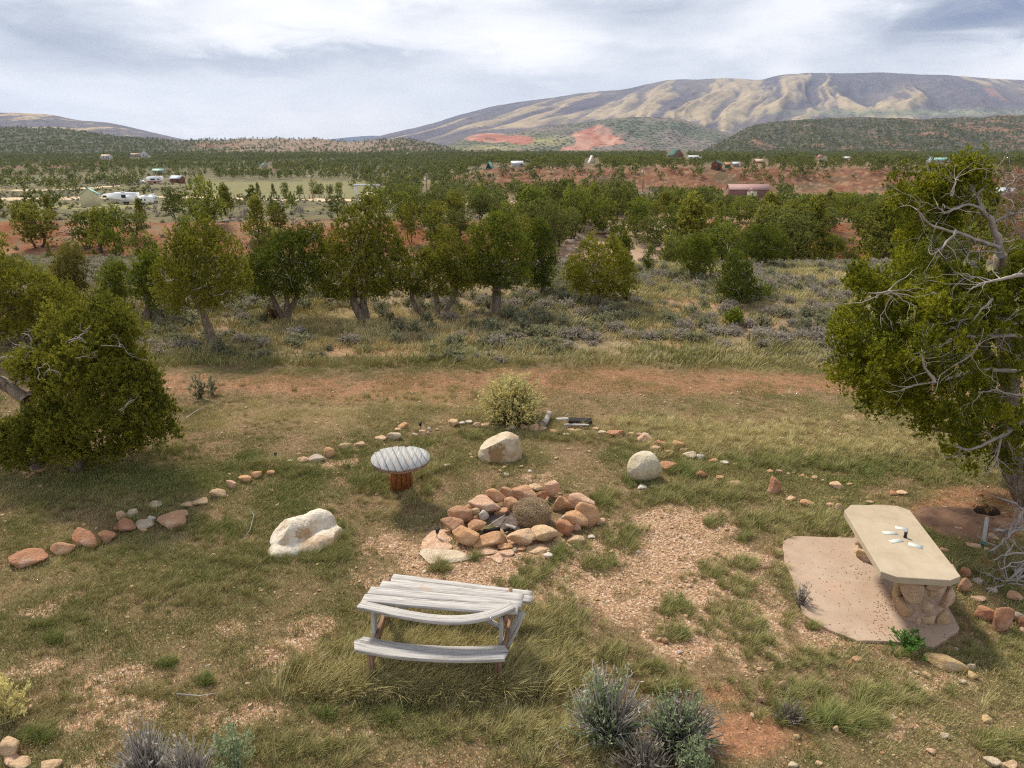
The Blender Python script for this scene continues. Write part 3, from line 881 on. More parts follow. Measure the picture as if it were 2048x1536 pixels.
# short turf
x, y = area_pts(120000, 4.2, 17.4, rg, .82, 1.75)
grav, red, tr, dry, grn, n1, n2 = near_maps(x, y)
dens = np.clip(.22 + .85 * sstep(.44, .60, n1 * .5 + n2 * .5) + .45 * grn, 0, 1) * (1 - grav * .92) * (1 - np.clip(tr, 0, 1) * .62) * (1 - np.clip(red, 0, 1) * .93)
keep = (rg.uniform(0, 1, len(x)) < dens) & ~blocked(x, y)
x, y = x[keep], y[keep]; n1, n2, dry, grn = n1[keep], n2[keep], dry[keep], grn[keep]
tint = np.clip(.56 - .33 * grn + .36 * dry + (fbm(x / .9, y / .9, 4, 300, .6) - .5) * .95 + rg.normal(0, .09, len(x)), 0, 1)
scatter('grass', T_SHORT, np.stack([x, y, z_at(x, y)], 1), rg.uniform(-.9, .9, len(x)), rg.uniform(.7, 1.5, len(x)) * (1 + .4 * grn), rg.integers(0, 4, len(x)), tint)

# clumps: taller bunches leaning with the wind, thick where the photograph has them
x, y = area_pts(32000, 4.2, 17, rg, .82, 1.8)
grav, red, tr, dry, grn, n1, n2 = near_maps(x, y)
cl = fbm(x / .8, y / .8, 3, 310)
dens = np.clip(.05 + .6 * sstep(.52, .66, cl) * (.25 + grn + .5 * dry), 0, .45) * (1 - grav * .72) * (1 - np.clip(tr + red, 0, 1) * .9) * np.interp(y, [4, 9, 17], [1, .8, .45])
keep = (rg.uniform(0, 1, len(x)) < dens) & ~blocked(x, y)
x, y = x[keep], y[keep]; dry, grn = dry[keep], grn[keep]
CL = [x]; CY = [y]; CT = [np.clip(.60 - .38 * grn + .35 * dry + rg.normal(0, .17, len(x)), 0, 1)]; CS = [rg.uniform(.22, .60, len(x))]
# named thick spots: px, py, radius px x, y, how many, tint, scale
SPOTS = [(870, 1290, 160, 45, 300, .70, .85), (760, 1330, 90, 30, 120, .5, .8), (870, 1385, 180, 14, 300, .55, 1.25), (738, 1372, 22, 8, 60, .6, 1.5), (1000, 1378, 26, 8, 70, .6, 1.5), (850, 1352, 170, 12, 200, .62, 1.3), (870, 1335, 170, 10, 130, .66, 1.0), (870, 1300, 150, 20, 140, .74, .95), (1020, 1340, 30, 24, 100, .55, 1.2), (730, 1335, 40, 24, 90, .55, 1.2), (1085, 1260, 55, 60, 190, .5, .95), (960, 1350, 150, 28, 160, .5, .7), (740, 960, 26, 22, 70, .3, 1.1), (850, 955, 26, 30, 70, .45, 1.1), (800, 992, 50, 12, 60, .72, .7),
         (665, 1085, 28, 34, 90, .2, .8), (600, 1115, 60, 12, 60, .3, .6), (1345, 995, 60, 16, 110, .35, .9), (1460, 985, 40, 16, 80, .45, .9), (1590, 1045, 90, 16, 190, .45, .85), (1700, 1055, 50, 12, 90, .4, .8),
         (1570, 1105, 18, 40, 70, .6, .7), (1585, 1180, 18, 40, 50, .6, .6), (1210, 1005, 22, 18, 50, .3, .8), (1245, 1075, 30, 20, 55, .35, .85), (1200, 1130, 30, 20, 45, .35, .8), (1120, 1115, 18, 16, 30, .25, .7), (1065, 1150, 28, 24, 60, .35, .75),
         (882, 1138, 16, 8, 26, .3, .8), (950, 1118, 10, 8, 14, .2, .6), (1030, 1170, 22, 10, 30, .2, .6), (1155, 1240, 18, 12, 22, .3, .7), (1345, 1215, 22, 14, 34, .35, .8), (1350, 1270, 22, 12, 26, .3, .7), (1425, 1045, 14, 10, 20, .4, .8), (1485, 1075, 14, 8, 16, .3, .7),
         (1130, 1100, 24, 8, 20, .2, .6), (1490, 1128, 18, 10, 24, .3, .75), (1420, 1140, 40, 18, 50, .35, .7), (1480, 1180, 40, 26, 60, .4, .7), (1440, 1240, 60, 26, 80, .4, .7), (1510, 1290, 50, 30, 60, .35, .7), (1620, 1320, 40, 20, 40, .4, .6),
         (1815, 1308, 40, 6, 30, .3, .5), (1700, 1275, 12, 8, 16, .2, .6), (1622, 1252, 10, 6, 14, .2, .6), (1280, 965, 24, 10, 40, .2, .8), (1380, 940, 40, 12, 70, .2, .9), (960, 870, 40, 8, 40, .3, .8), (1100, 872, 40, 6, 40, .45, .8), (1190, 878, 60, 8, 60, .55, .8),
         (550, 935, 40, 10, 60, .45, 1.0), (605, 945, 50, 10, 60, .2, .8), (690, 905, 20, 8, 24, .2, .8), (840, 890, 30, 7, 30, .25, .8), (1550, 860, 160, 16, 170, .85, .8), (1650, 890, 160, 14, 170, .88, .8), (1450, 870, 100, 16, 110, .8, .8), (1350, 900, 60, 12, 60, .7, 1.0), (1320, 850, 90, 10, 80, .8, 1.0),
         (1750, 905, 90, 14, 90, .75, .8), (1700, 930, 160, 14, 160, .3, .7), (1560, 925, 100, 12, 120, .3, .9), (820, 790, 200, 12, 60, .5, .8), (170, 925, 90, 12, 110, .55, .9), (330, 900, 50, 12, 60, .35, .9), (120, 1010, 90, 20, 60, .4, .7), (330, 1030, 60, 20, 70, .4, .8), (430, 1060, 60, 18, 80, .2, .75),
         (200, 1110, 120, 24, 110, .35, .7), (480, 1120, 60, 24, 90, .4, .7), (330, 1190, 140, 30, 130, .5, .7), (330, 1328, 14, 8, 26, .05, .6), (650, 1428, 16, 8, 26, .02, .6), (773, 1438, 10, 7, 22, .0, .6), (410, 1360, 12, 8, 18, .05, .6), (70, 1475, 24, 10, 40, .05, .7), (110, 1278, 16, 8, 22, .05, .6), (80, 1255, 18, 6, 18, .1, .6),
         (1900, 960, 60, 10, 40, .3, .8), (1960, 1300, 60, 30, 60, .35, .6), (1960, 1140, 30, 20, 40, .5, .8), (1860, 1230, 30, 40, 60, .45, .8), (1640, 1435, 60, 14, 80, .12, .75), (1710, 1450, 40, 14, 60, .2, .7), (1760, 1400, 60, 20, 60, .3, .7), (1590, 1385, 50, 16, 50, .3, .7), (2010, 1480, 40, 20, 40, .3, .7),
         (1130, 1470, 90, 40, 190, .6, .8), (560, 1500, 160, 30, 140, .45, .7), (1000, 1440, 120, 40, 160, .5, .7), (200, 1400, 200, 40, 120, .5, .6), (1330, 1380, 30, 10, 40, .3, .8), (1230, 1310, 20, 12, 34, .35, .8), (1290, 1340, 40, 14, 36, .35, .7)]
for sx_, sy_, rx_, ry_, n_, ti_, sc_k in SPOTS:
    u = rg.normal(size=(n_, 2)) * .72
    pts = np.array([P(sx_ + a * rx_, sy_ + b * ry_)[:2] for a, b in u])
    CL.append(pts[:, 0]); CY.append(pts[:, 1]); CT.append(np.clip(ti_ + .06 + rg.normal(0, .13, n_), 0, 1)); CS.append(sc_k * rg.uniform(.45, 1.0, n_))
x, y, tint, scl = map(np.concatenate, (CL, CY, CT, CS))
k = ~blocked(x, y); x, y, tint, scl = x[k], y[k], tint[k], scl[k]
# a few tufts grow inside the fire ring's right edge
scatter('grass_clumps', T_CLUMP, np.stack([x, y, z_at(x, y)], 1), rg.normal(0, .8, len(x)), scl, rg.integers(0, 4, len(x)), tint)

# coarse grass in the sagebrush band and on the wash edge
x, y = area_pts(26000, 16.6, 44, rg, .82, 1.6)
nb = fbm(x / 2.2, y / 2.2, 4, 60, .6)
keep = rg.uniform(0, 1, len(x)) < sstep(.30, .55, nb) * .85 + .12
x, y, nb = x[keep], y[keep], nb[keep]
dryb = np.clip(blobs(x, y, DRY[6:8]), 0, 1)
tint = np.clip(.56 + .35 * dryb - .22 * np.clip(blobs(x, y, GREEN), 0, 1) + (fbm(x / 1.4, y / 1.4, 3, 320) - .5) * .7 + rg.normal(0, .08, len(x)), 0, 1)
scatter('coarse_grass', T_FAR, np.stack([x, y, z_at(x, y)], 1), rg.uniform(-.9, .9, len(x)), rg.uniform(.7, 1.4, len(x)), rg.integers(0, 3, len(x)), tint)

# pebbles
def pebble_mat():
    t = NT('pebbles', .85, .25)
    f = t.attr('tint', 'INSTANCER')
    c = t.ramp(f, [(0, (.24, .12, .07)), (.25, (.46, .27, .15)), (.5, (.58, .40, .24)), (.75, (.56, .39, .26)), (.95, (.62, .49, .37)), (1, (.74, .68, .60))])
    t.bump(t.noise(3, 4, .6, t.objc()), .4, .3)
    return t.done(c)
M_PEB = pebble_mat()
pm = []
for s_ in range(6):
    V, F = rock_verts(500 + s_, (1.0, .75, .55), .5 if s_ % 2 else .2, 2, .05)
    pm.append(mesh_np('pebble', V, F, True, M_PEB))
T_PEB = template('pebble', pm)
x, y = area_pts(130000, 4.2, 15, rg, .82, 1.6)
grav, red, tr, dry, grn, n1, n2 = near_maps(x, y)
keep = (rg.uniform(0, 1, len(x)) < grav * .95 + .11 + .12 * np.clip(red + tr, 0, 1)) & ~blocked(x, y)
x, y = x[keep], y[keep]
sz = np.exp(rg.normal(math.log(.014), .42, len(x))) * np.interp(y, [4, 12], [1, 1.5])
sz = np.where(rg.uniform(0, 1, len(x)) < .012, sz * 2.6, sz)
scatter('gravel', T_PEB, np.stack([x, y, z_at(x, y) + sz * .12], 1), rg.uniform(0, 6.28, len(x)), np.clip(sz, .006, .075), rg.integers(0, 6, len(x)), rg.beta(2.2, 2.0, len(x)), tilt=rg.normal(0, .3, (len(x), 2)))

# ------------------------------------------------------------------ sagebrush
def sage_mesh(name, seed, R, Hh, n_stem, n_leaf, leaf, mat, k=4, upright=.5):
    rng = np.random.default_rng(seed)
    a = rng.uniform(0, 6.283, n_stem); el = rng.uniform(.25, 1.45, n_stem)
    d = np.stack([np.cos(a) * np.cos(el), np.sin(a) * np.cos(el), np.sin(el) * (1 + upright * .2)], 1)
    L = rng.uniform(.6, 1.1, n_stem)
    paths = []
    tips = []
    for i in range(n_stem):
        e = d[i] * np.array([R, R, Hh]) * L[i]
        p = [np.zeros(3), e * .45 + rng.normal(size=3) * R * .08, e + rng.normal(size=3) * R * .06]
        p[0] = np.array([rng.normal() * R * .12, rng.normal() * R * .12, -.02])
        paths.append((np.array(p), np.array([.014, .008, .003]) * R / .35)); tips.append((p[1], p[2]))
    V1, F1 = tubes(paths, 3)
    T1 = np.full(len(V1), .12)
    t = rng.uniform(.25, 1.08, n_leaf); i = rng.integers(0, n_stem, n_leaf)
    A = np.array([q[0] for q in tips])[i]; B = np.array([q[1] for q in tips])[i]
    C = A * (1 - t[:, None]) + B * t[:, None] + rng.normal(size=(n_leaf, 3)) * R * .05
    D = unit(unit(B - A + 1e-6) + np.array([0, 0, upright]))
    V2, F2, T2 = leaves(C, D, np.full(n_leaf, leaf), k, rng, .55, .30, rng.uniform(.3, .7, n_leaf))
    me = mesh_np(name, np.concatenate([V1, V2]), F1 + [F2 + len(V1)], mat=mat)
    attr_f(me, 'tint', np.concatenate([T1, T2]))
    return me

SAGE = [sage_mesh('sagebrush', 1, .42, .42, 34, 300, .085, M_SAGE), sage_mesh('sagebrush', 2, .50, .38, 38, 330, .08, M_SAGE), sage_mesh('sagebrush', 3, .36, .45, 30, 260, .09, M_SAGE)]
DRYS = [sage_mesh('dry_sagebrush', 4, .44, .40, 60, 210, .10, M_SAGEG, 3, .2), sage_mesh('dry_sagebrush', 5, .52, .36, 66, 220, .10, M_SAGEG, 3, .2)]
T_SAGE = template('brush', SAGE + DRYS)
rs = np.random.default_rng(55)
xs, ys = area_pts(12500, 16.9, 60, rs, .80, 1.5)
pxs, pys, _ = proj(xs, ys, z_at(xs, ys))
nb = fbm(xs / 2.6, ys / 2.6, 4, 400, .55)
dn = sstep(.36, .56, nb) * .85 + .10
dn = np.where(ys < 18.3, dn * .45, dn)
dn *= 1 - .85 * np.clip(gb(pxs, pys, 800, 655, 260, 26), 0, 1)
dn = np.where((ys > 44) & (xs > -30), dn * .4, dn)
dn = np.where((ys > 32) & (xs > 0) & (xs < 11), dn * .35, dn)
keep = rs.uniform(0, 1, len(xs)) < dn
xs, ys = xs[keep], ys[keep]
order = np.argsort(ys); xs, ys = xs[order], ys[order]
# not inside trunks of the tree row
NI = 290
grey = fbm(xs / 3.5, ys / 3.5, 3, 410) + rs.normal(0, .08, len(xs))
ORDW = ['', 'second ', 'third ', 'fourth ', 'fifth ', 'sixth ', 'seventh ', 'eighth ', 'ninth ', 'tenth ', 'eleventh ', 'twelfth ', 'thirteenth ', 'fourteenth ', 'fifteenth ', 'sixteenth ', 'seventeenth ', 'eighteenth ', 'nineteenth ', 'twentieth ']
_tens = {2: 'twenty ', 3: 'thirty ', 4: 'forty ', 5: 'fifty ', 6: 'sixty ', 7: 'seventy '}
def ordw(k):
    if k < 20: return ORDW[k]
    u = (k + 1) % 10
    return (_tens[(k + 1) // 10] + (['', 'first '] + ORDW[1:])[u]) if u else _tens[(k + 1) // 10].replace('y ', 'ieth ')
def landmark_labels(px, py, what, marks):
    # one label each: the kind of plant and how near it stands to the closest landmark
    near = [int(np.argmin([((a - m[0]) ** 2 + ((b - m[1]) * 1.6) ** 2) for m in marks])) for a, b in zip(px, py)]
    out = [None] * len(px)
    for key in {(n, w) for n, w in zip(near, what)}:
        mem = [i for i in range(len(px)) if (near[i], what[i]) == key]
        m = marks[key[0]]; mem.sort(key=lambda i: (px[i] - m[0]) ** 2 + (py[i] - m[1]) ** 2)
        for k, i in enumerate(mem): out[i] = '%s %sclosest to the %s' % (key[1], ordw(k), m[2])
    return out
LM_ROW = [(425, 670, 'leaning bare trunk'), (575, 620, 'forked blackish trunk'), (722, 625, 'tallest juniper of the row'), (868, 620, 'spreading limbed juniper'), (993, 615, 'twin pointed juniper'), (1187, 600, 'broad juniper by the wash'), (1395, 556, 'rounded vivid juniper'),
          (1488, 600, 'pyramid shaped juniper'), (1466, 650, 'knee high seedling'), (1527, 528, 'dome shaped juniper'), (1690, 640, 'big right hand juniper'), (290, 640, 'left bushy juniper'), (1020, 742, 'yellow rabbitbrush'), (1660, 512, 'small bright juniper'), (180, 530, 'foot of the red bank')]
_sx, _sy, _ = proj(xs[:NI], ys[:NI], z_at(xs[:NI], ys[:NI]))
SAGE_LAB = landmark_labels(_sx, _sy, ['low grey leafless brush' if g > .5 else 'grey green sagebrush' for g in grey[:NI]], LM_ROW)
for i in range(min(NI, len(xs))):
    dead = grey[i] > .5
    me = DRYS[int(rs.integers(0, 2))] if dead else SAGE[int(rs.integers(0, 3))]
    o = add('dry_sagebrush' if dead else 'sagebrush', me, loc=(xs[i], ys[i], float(z_at(xs[i:i+1], ys[i:i+1])[0])))
    o.rotation_euler = (0, 0, rs.uniform(0, 6.28)); s_ = rs.uniform(.34, .84) * (.66 if ys[i] < 18.3 else 1); o.scale = (s_ * 1.1, s_ * 1.1, s_ * rs.uniform(.65, .95))
    tag(o, SAGE_LAB[i], 'shrub', 'dead grey brush past the dirt track' if dead else 'sagebrush past the dirt track')
x, y = xs[NI:], ys[NI:]
# the wide sage flats beyond the wash
x2, y2 = area_pts(9000, 60, 420, rs, .80, 1.35)
nf = fbm(x2 / 25, y2 / 25, 5, 80, .6)
s2 = x2 / y2
k = (rs.uniform(0, 1, len(x2)) < np.where(y2 < 76, .40, sstep(.62, .42, nf) * .8 + .1)) & ~((y2 > 232) & (s2 > -.42) & (s2 < -.19)) & (s2 < .1)
x2, y2 = x2[k], y2[k]
x, y = np.concatenate([x, x2]), np.concatenate([y, y2])
gr = rs.uniform(0, 1, len(x)) < .35
scatter('sagebrush_cover', T_SAGE, np.stack([x, y, z_at(x, y) - .03], 1), rs.uniform(0, 6.28, len(x)), rs.uniform(.35, .85, len(x)) * np.interp(y, [55, 80, 300], [1, 1.3, 2.6]), np.where(gr, rs.integers(3, 5, len(x)), rs.integers(0, 3, len(x))), rs.uniform(.3, .7, len(x)))

# ------------------------------------------------------------------ tree row behind the track
def row_tree(base, poly, label, seed, mat=M_JUN, trunks=1, trunk_r=.11, nl=None, lobe=.20, dead=0, splay=.45, lean=0.0, per=120, size=.056, k=3, cat='juniper tree', limbs=10, floor=False):
    rng = np.random.default_rng(seed)
    b = hit(*base); D = depth_of(b); m = D / FPX
    poly = np.array(poly, float)
    x0, y0 = poly.min(0); x1, y1 = poly.max(0)
    cx = (x0 + x1) / 2; hw = (x1 - x0) / 2 * m
    area = 0.5 * abs(np.dot(poly[:, 0], np.roll(poly[:, 1], 1)) - np.dot(poly[:, 1], np.roll(poly[:, 0], 1))) * m * m
    if nl is None: nl = int(np.clip(area / (lobe * lobe) * 2.1, 18, 460))
    qx, qy = rng.uniform(x0, x1, nl * 12), rng.uniform(y0, y1, nl * 12)
    ed = edge_dist(qx, qy, poly) * m
    inside = in_poly(qx, qy, poly) & (ed > lobe * .45)
    qx, qy, ed = qx[inside][:nl], qy[inside][:nl], ed[inside][:nl]
    dep = np.sqrt(np.clip(ed / max(ed.max(), .2), 0, 1)) * min(hw, 2.2) * .95
    off = dep * np.where(rng.uniform(0, 1, len(qx)) < .62, -1, 1) * rng.uniform(.35, 1, len(qx))
    dxx, dvv = (qx - 1024) / FPX, (768 - qy) / FPX
    tt_ = (b[1] + off) / (CP + dvv * SP)
    C = np.stack([dxx * tt_ - b[0], off, H + (-SP + dvv * CP) * tt_ - b[2]], 1)
    C[:, 2] = np.clip(C[:, 2], .08 if floor else .3, None)
    R = rng.uniform(.8, 1.5, len(qx)) * lobe
    root = tag(empty('juniper_tree', tuple(b)), label, cat)
    me = crown_mesh('crown', C, R, per, size, k, rng, mat, wid=.27, squash=1.3)
    add('crown', me, root)
    paths = []
    top = C[np.argsort(C[:, 2])[-max(3, len(C) // 5):]]
    mid = C[C[:, 2] < np.median(C[:, 2]) + .8]
    low = max(.25, C[:, 2].min())
    for i in range(trunks):
        p0 = np.array([rng.normal() * trunk_r * 1.1 * (trunks > 1), rng.normal() * trunk_r * (trunks > 1), -.15])
        tgt = top[int(rng.integers(len(top)))] * np.array([.7, .7, .9])
        fork = np.array([(i - (trunks - 1) / 2) * splay + lean, rng.normal() * .12, low + .35])
        p, r = wander(p0, fork, 6, .07, rng, trunk_r * 1.25, trunk_r * .8)
        p2, r2 = wander(fork, tgt, 7, .10, rng, trunk_r * .8, .02)
        paths.append((np.concatenate([p, p2[1:]]), np.concatenate([r, r2[1:]])))
        for j in range(limbs // trunks):
            t = C[int(rng.integers(len(C)))]
            s = p2[int(rng.integers(0, 5))]
            q, r3 = wander(s, t, 6, .12, rng, trunk_r * .42, .012)
            paths.append((q, r3))
    V, F = tubes(paths, 7)
    add('trunk', mesh_np('trunk', V, F, True, M_BARK), root)
    if dead:
        out = []
        for j in range(dead):
            i = int(rng.integers(len(C)))
            s = C[i] * np.array([.8, .8, 1]); dd = unit(C[i] - np.array([0, 0, C[:, 2].mean()]) + np.array([0, -.7, .3]))
            grow(out, s, dd, rng.uniform(.5, .95), .016, 1, rng, .5, 0, 3)
        V, F = tubes(out, 4)
        add('dead_branches', mesh_np('dead_branches', V, F, False, M_DEAD), root)
    return root

row_tree((425, 688), [(310, 600), (303, 560), (325, 520), (338, 480), (365, 455), (385, 462), (402, 436), (425, 455), (455, 470), (478, 500), (500, 540), (508, 575), (485, 610), (445, 622), (415, 640), (385, 632), (350, 642), (325, 618)],
         'olive juniper with a bare leaning trunk, farthest left trunk in the row past the track', 1, M_JUN, 1, .10, lean=-.18, dead=10)
row_tree((575, 640), [(480, 560), (478, 530), (500, 500), (520, 510), (540, 480), (575, 463), (605, 470), (630, 455), (645, 500), (652, 540), (640, 590), (600, 607), (560, 600), (520, 607), (490, 590)],
         'dark juniper on a forked blackish trunk, between the leaning one and the tallest one', 2, M_JUN2, 3, .085, dead=8)
row_tree((722, 641), [(628, 592), (624, 550), (640, 500), (662, 470), (690, 425), (715, 418), (735, 400), (762, 408), (780, 450), (805, 485), (822, 520), (826, 570), (800, 590), (770, 612), (735, 600), (700, 610), (660, 612), (640, 600)],
         'tallest yellow green juniper in the middle of the row past the track', 3, M_JUN, 2, .12, dead=7, splay=.3)
row_tree((870, 634), [(798, 590), (805, 545), (838, 500), (850, 512), (870, 475), (905, 463), (940, 500), (962, 535), (978, 568), (940, 596), (890, 605), (850, 598), (820, 606)],
         'round olive juniper with wide spreading low limbs, right of the tallest one', 4, M_JUN, 3, .085, splay=.7)
row_tree((993, 628), [(925, 560), (928, 500), (945, 465), (965, 450), (985, 423), (1005, 440), (1030, 428), (1045, 460), (1062, 490), (1064, 540), (1052, 575), (1015, 585), (1005, 605), (980, 600), (965, 575)],
         'tall dark green juniper with twin crown points and stout single trunk', 5, M_JUN2, 1, .16)
row_tree((1085, 590), [(1046, 560), (1045, 500), (1055, 460), (1078, 443), (1100, 465), (1116, 510), (1110, 560), (1092, 592), (1060, 585)],
         'slim dark juniper close behind the right side of the twin pointed one', 6, M_JUN2, 1, .09)
row_tree((1190, 612), [(1130, 560), (1136, 520), (1160, 498), (1180, 470), (1198, 482), (1232, 478), (1262, 525), (1274, 565), (1266, 597), (1220, 606), (1180, 596), (1150, 603)],
         'broad bright green juniper near the sandy wash with a short trunk', 7, M_JUN, 1, .12)
row_tree((1246, 545), [(1226, 540), (1228, 490), (1238, 455), (1250, 452), (1262, 480), (1266, 520), (1260, 548)],
         'thin pointed light green juniper rising behind the broad one by the sandy wash', 8, M_JUN2, 1, .06)
row_tree((1395, 563), [(1350, 522), (1358, 490), (1372, 478), (1388, 473), (1412, 478), (1430, 505), (1431, 540), (1412, 556), (1395, 565), (1370, 550)],
         'small rounded vivid green juniper standing alone on the sage slope', 9, M_JUN2, 1, .07)
row_tree((1488, 606), [(1433, 592), (1437, 560), (1450, 530), (1468, 508), (1488, 512), (1505, 545), (1528, 570), (1547, 592), (1538, 604), (1490, 609), (1450, 606)],
         'pyramid shaped pale green juniper bushy to the ground on the sage slope', 10, M_JUN2, 1, .06, dead=3, floor=True)
row_tree((1527, 533), [(1476, 500), (1485, 475), (1510, 455), (1540, 452), (1566, 470), (1580, 500), (1570, 524), (1525, 532), (1490, 527)],
         'dome shaped green juniper at the top edge of the sage slope', 11, M_JUN2, 1, .09)
row_tree((1660, 512), [(1636, 500), (1645, 478), (1660, 468), (1685, 480), (1695, 500), (1680, 512), (1645, 512)],
         'small bright juniper beside the big right hand tree at the sage slope edge', 12, M_JUN2, 1, .06)
row_tree((1466, 655), [(1448, 652), (1450, 635), (1465, 620), (1482, 636), (1484, 652)],
         'knee high bright green juniper seedling among grey brush', 13, M_JUN2, 1, .03, lobe=.13, floor=True, cat='sapling', limbs=3)
row_tree((70, 700), [(-130, 640), (-120, 560), (-60, 520), (-10, 475), (12, 482), (40, 530), (80, 548), (100, 560), (135, 572), (168, 600), (166, 640), (120, 650), (80, 655), (50, 690), (0, 702), (-80, 700)],
         'large dark olive juniper at the left edge behind the leaning dead trunk', 14, M_JUN, 2, .15, dead=4)
row_tree((135, 640), [(95, 600), (105, 540), (125, 500), (150, 490), (172, 530), (182, 580), (176, 625), (130, 635)],
         'ochre green juniper just right of the large dark one at the left edge', 15, M_JUNL, 1, .08)
row_tree((232, 625), [(196, 600), (200, 560), (212, 535), (230, 530), (252, 540), (262, 590), (250, 622), (205, 620)],
         'narrow juniper with thin crown behind the top of the left bush', 16, M_JUN2, 1, .07)
row_tree((296, 640), [(258, 600), (262, 545), (280, 515), (300, 508), (322, 522), (345, 560), (338, 612), (305, 628), (270, 622)],
         'dense dark juniper just left of the leaning bare trunk', 17, M_JUN2, 1, .09)

# ------------------------------------------------------------------ generic trees
def gen_tree_meshes(seed, n_lobe, per, size, k, mat, shape='round'):
    """unit tree one metre tall: crown and trunk meshes"""
    rng = np.random.default_rng(seed)
    u = unit(rng.normal(size=(n_lobe, 3))); rr = rng.uniform(.15, 1, (n_lobe, 1)) ** .5
    if shape == 'round': C = u * rr * np.array([.42, .42, .46]) + np.array([0, 0, .46])
    elif shape == 'cone':
        zz = rng.uniform(.14, .92, n_lobe); r_ = (1 - zz) * .42 * rr[:, 0]; a = rng.uniform(0, 6.28, n_lobe)
        C = np.stack([r_ * np.cos(a), r_ * np.sin(a), zz], 1)
    else:
        C = u * rr * np.array([.32, .32, .48]) + np.array([0, 0, .47])
    C[:, :2] += rng.normal(0, .04, (1, 2)); C *= 1 + rng.normal(0, .05, (n_lobe, 1))
    R = rng.uniform(.08, .15, n_lobe) * (1.25 if n_lobe < 30 else 1)
    C[:, 2] = np.clip(C[:, 2], R * .9, 1.05 - R * 1.3)
    cm = crown_mesh('crown', C, R, per, size, k, rng, mat, wid=.42)
    paths = []
    for i in range(2):
        t = C[int(rng.integers(n_lobe))]
        paths.append(wander((rng.normal() * .015, rng.normal() * .015, -.05), t * np.array([.8, .8, 1]), 6, .10, rng, .032, .008))
    V, F = tubes(paths, 5)
    return cm, mesh_np('trunk', V, F, True, M_DARKBARK)

MID = [gen_tree_meshes(10 + i, 72, 66, .036, 3, [M_GROVE, M_FARJ, M_GROVE, M_GROVE2, M_FARJ, M_GROVE2][i], ['round', 'round', 'tall', 'cone', 'round', 'tall'][i]) for i in range(6)]
BARE = []
for i in range(2):
    rr_ = np.random.default_rng(70 + i); out = []
    for j in range(5): grow(out, (0, 0, 0), unit(np.array([rr_.normal() * .5, rr_.normal() * .5, 1])), .55, .022, 2, rr_, .35, .12, 4)
    V, F = tubes(out, 4); BARE.append(mesh_np('branches', V, F, False, M_DEAD))

def place_tree(x, y, h, w, i, label, group=None, rz=0.0, name='juniper_tree', cat='tree'):
    cm, tm = MID[i]
    z = float(terrain(np.array([x]), np.array([y]))[0])
    r = tag(empty(name, (x, y, z), rz), label, cat, group)
    r.scale = (w / .85, w / .85, h)
    add('crown', cm, r); add('trunk', tm, r)
    return r

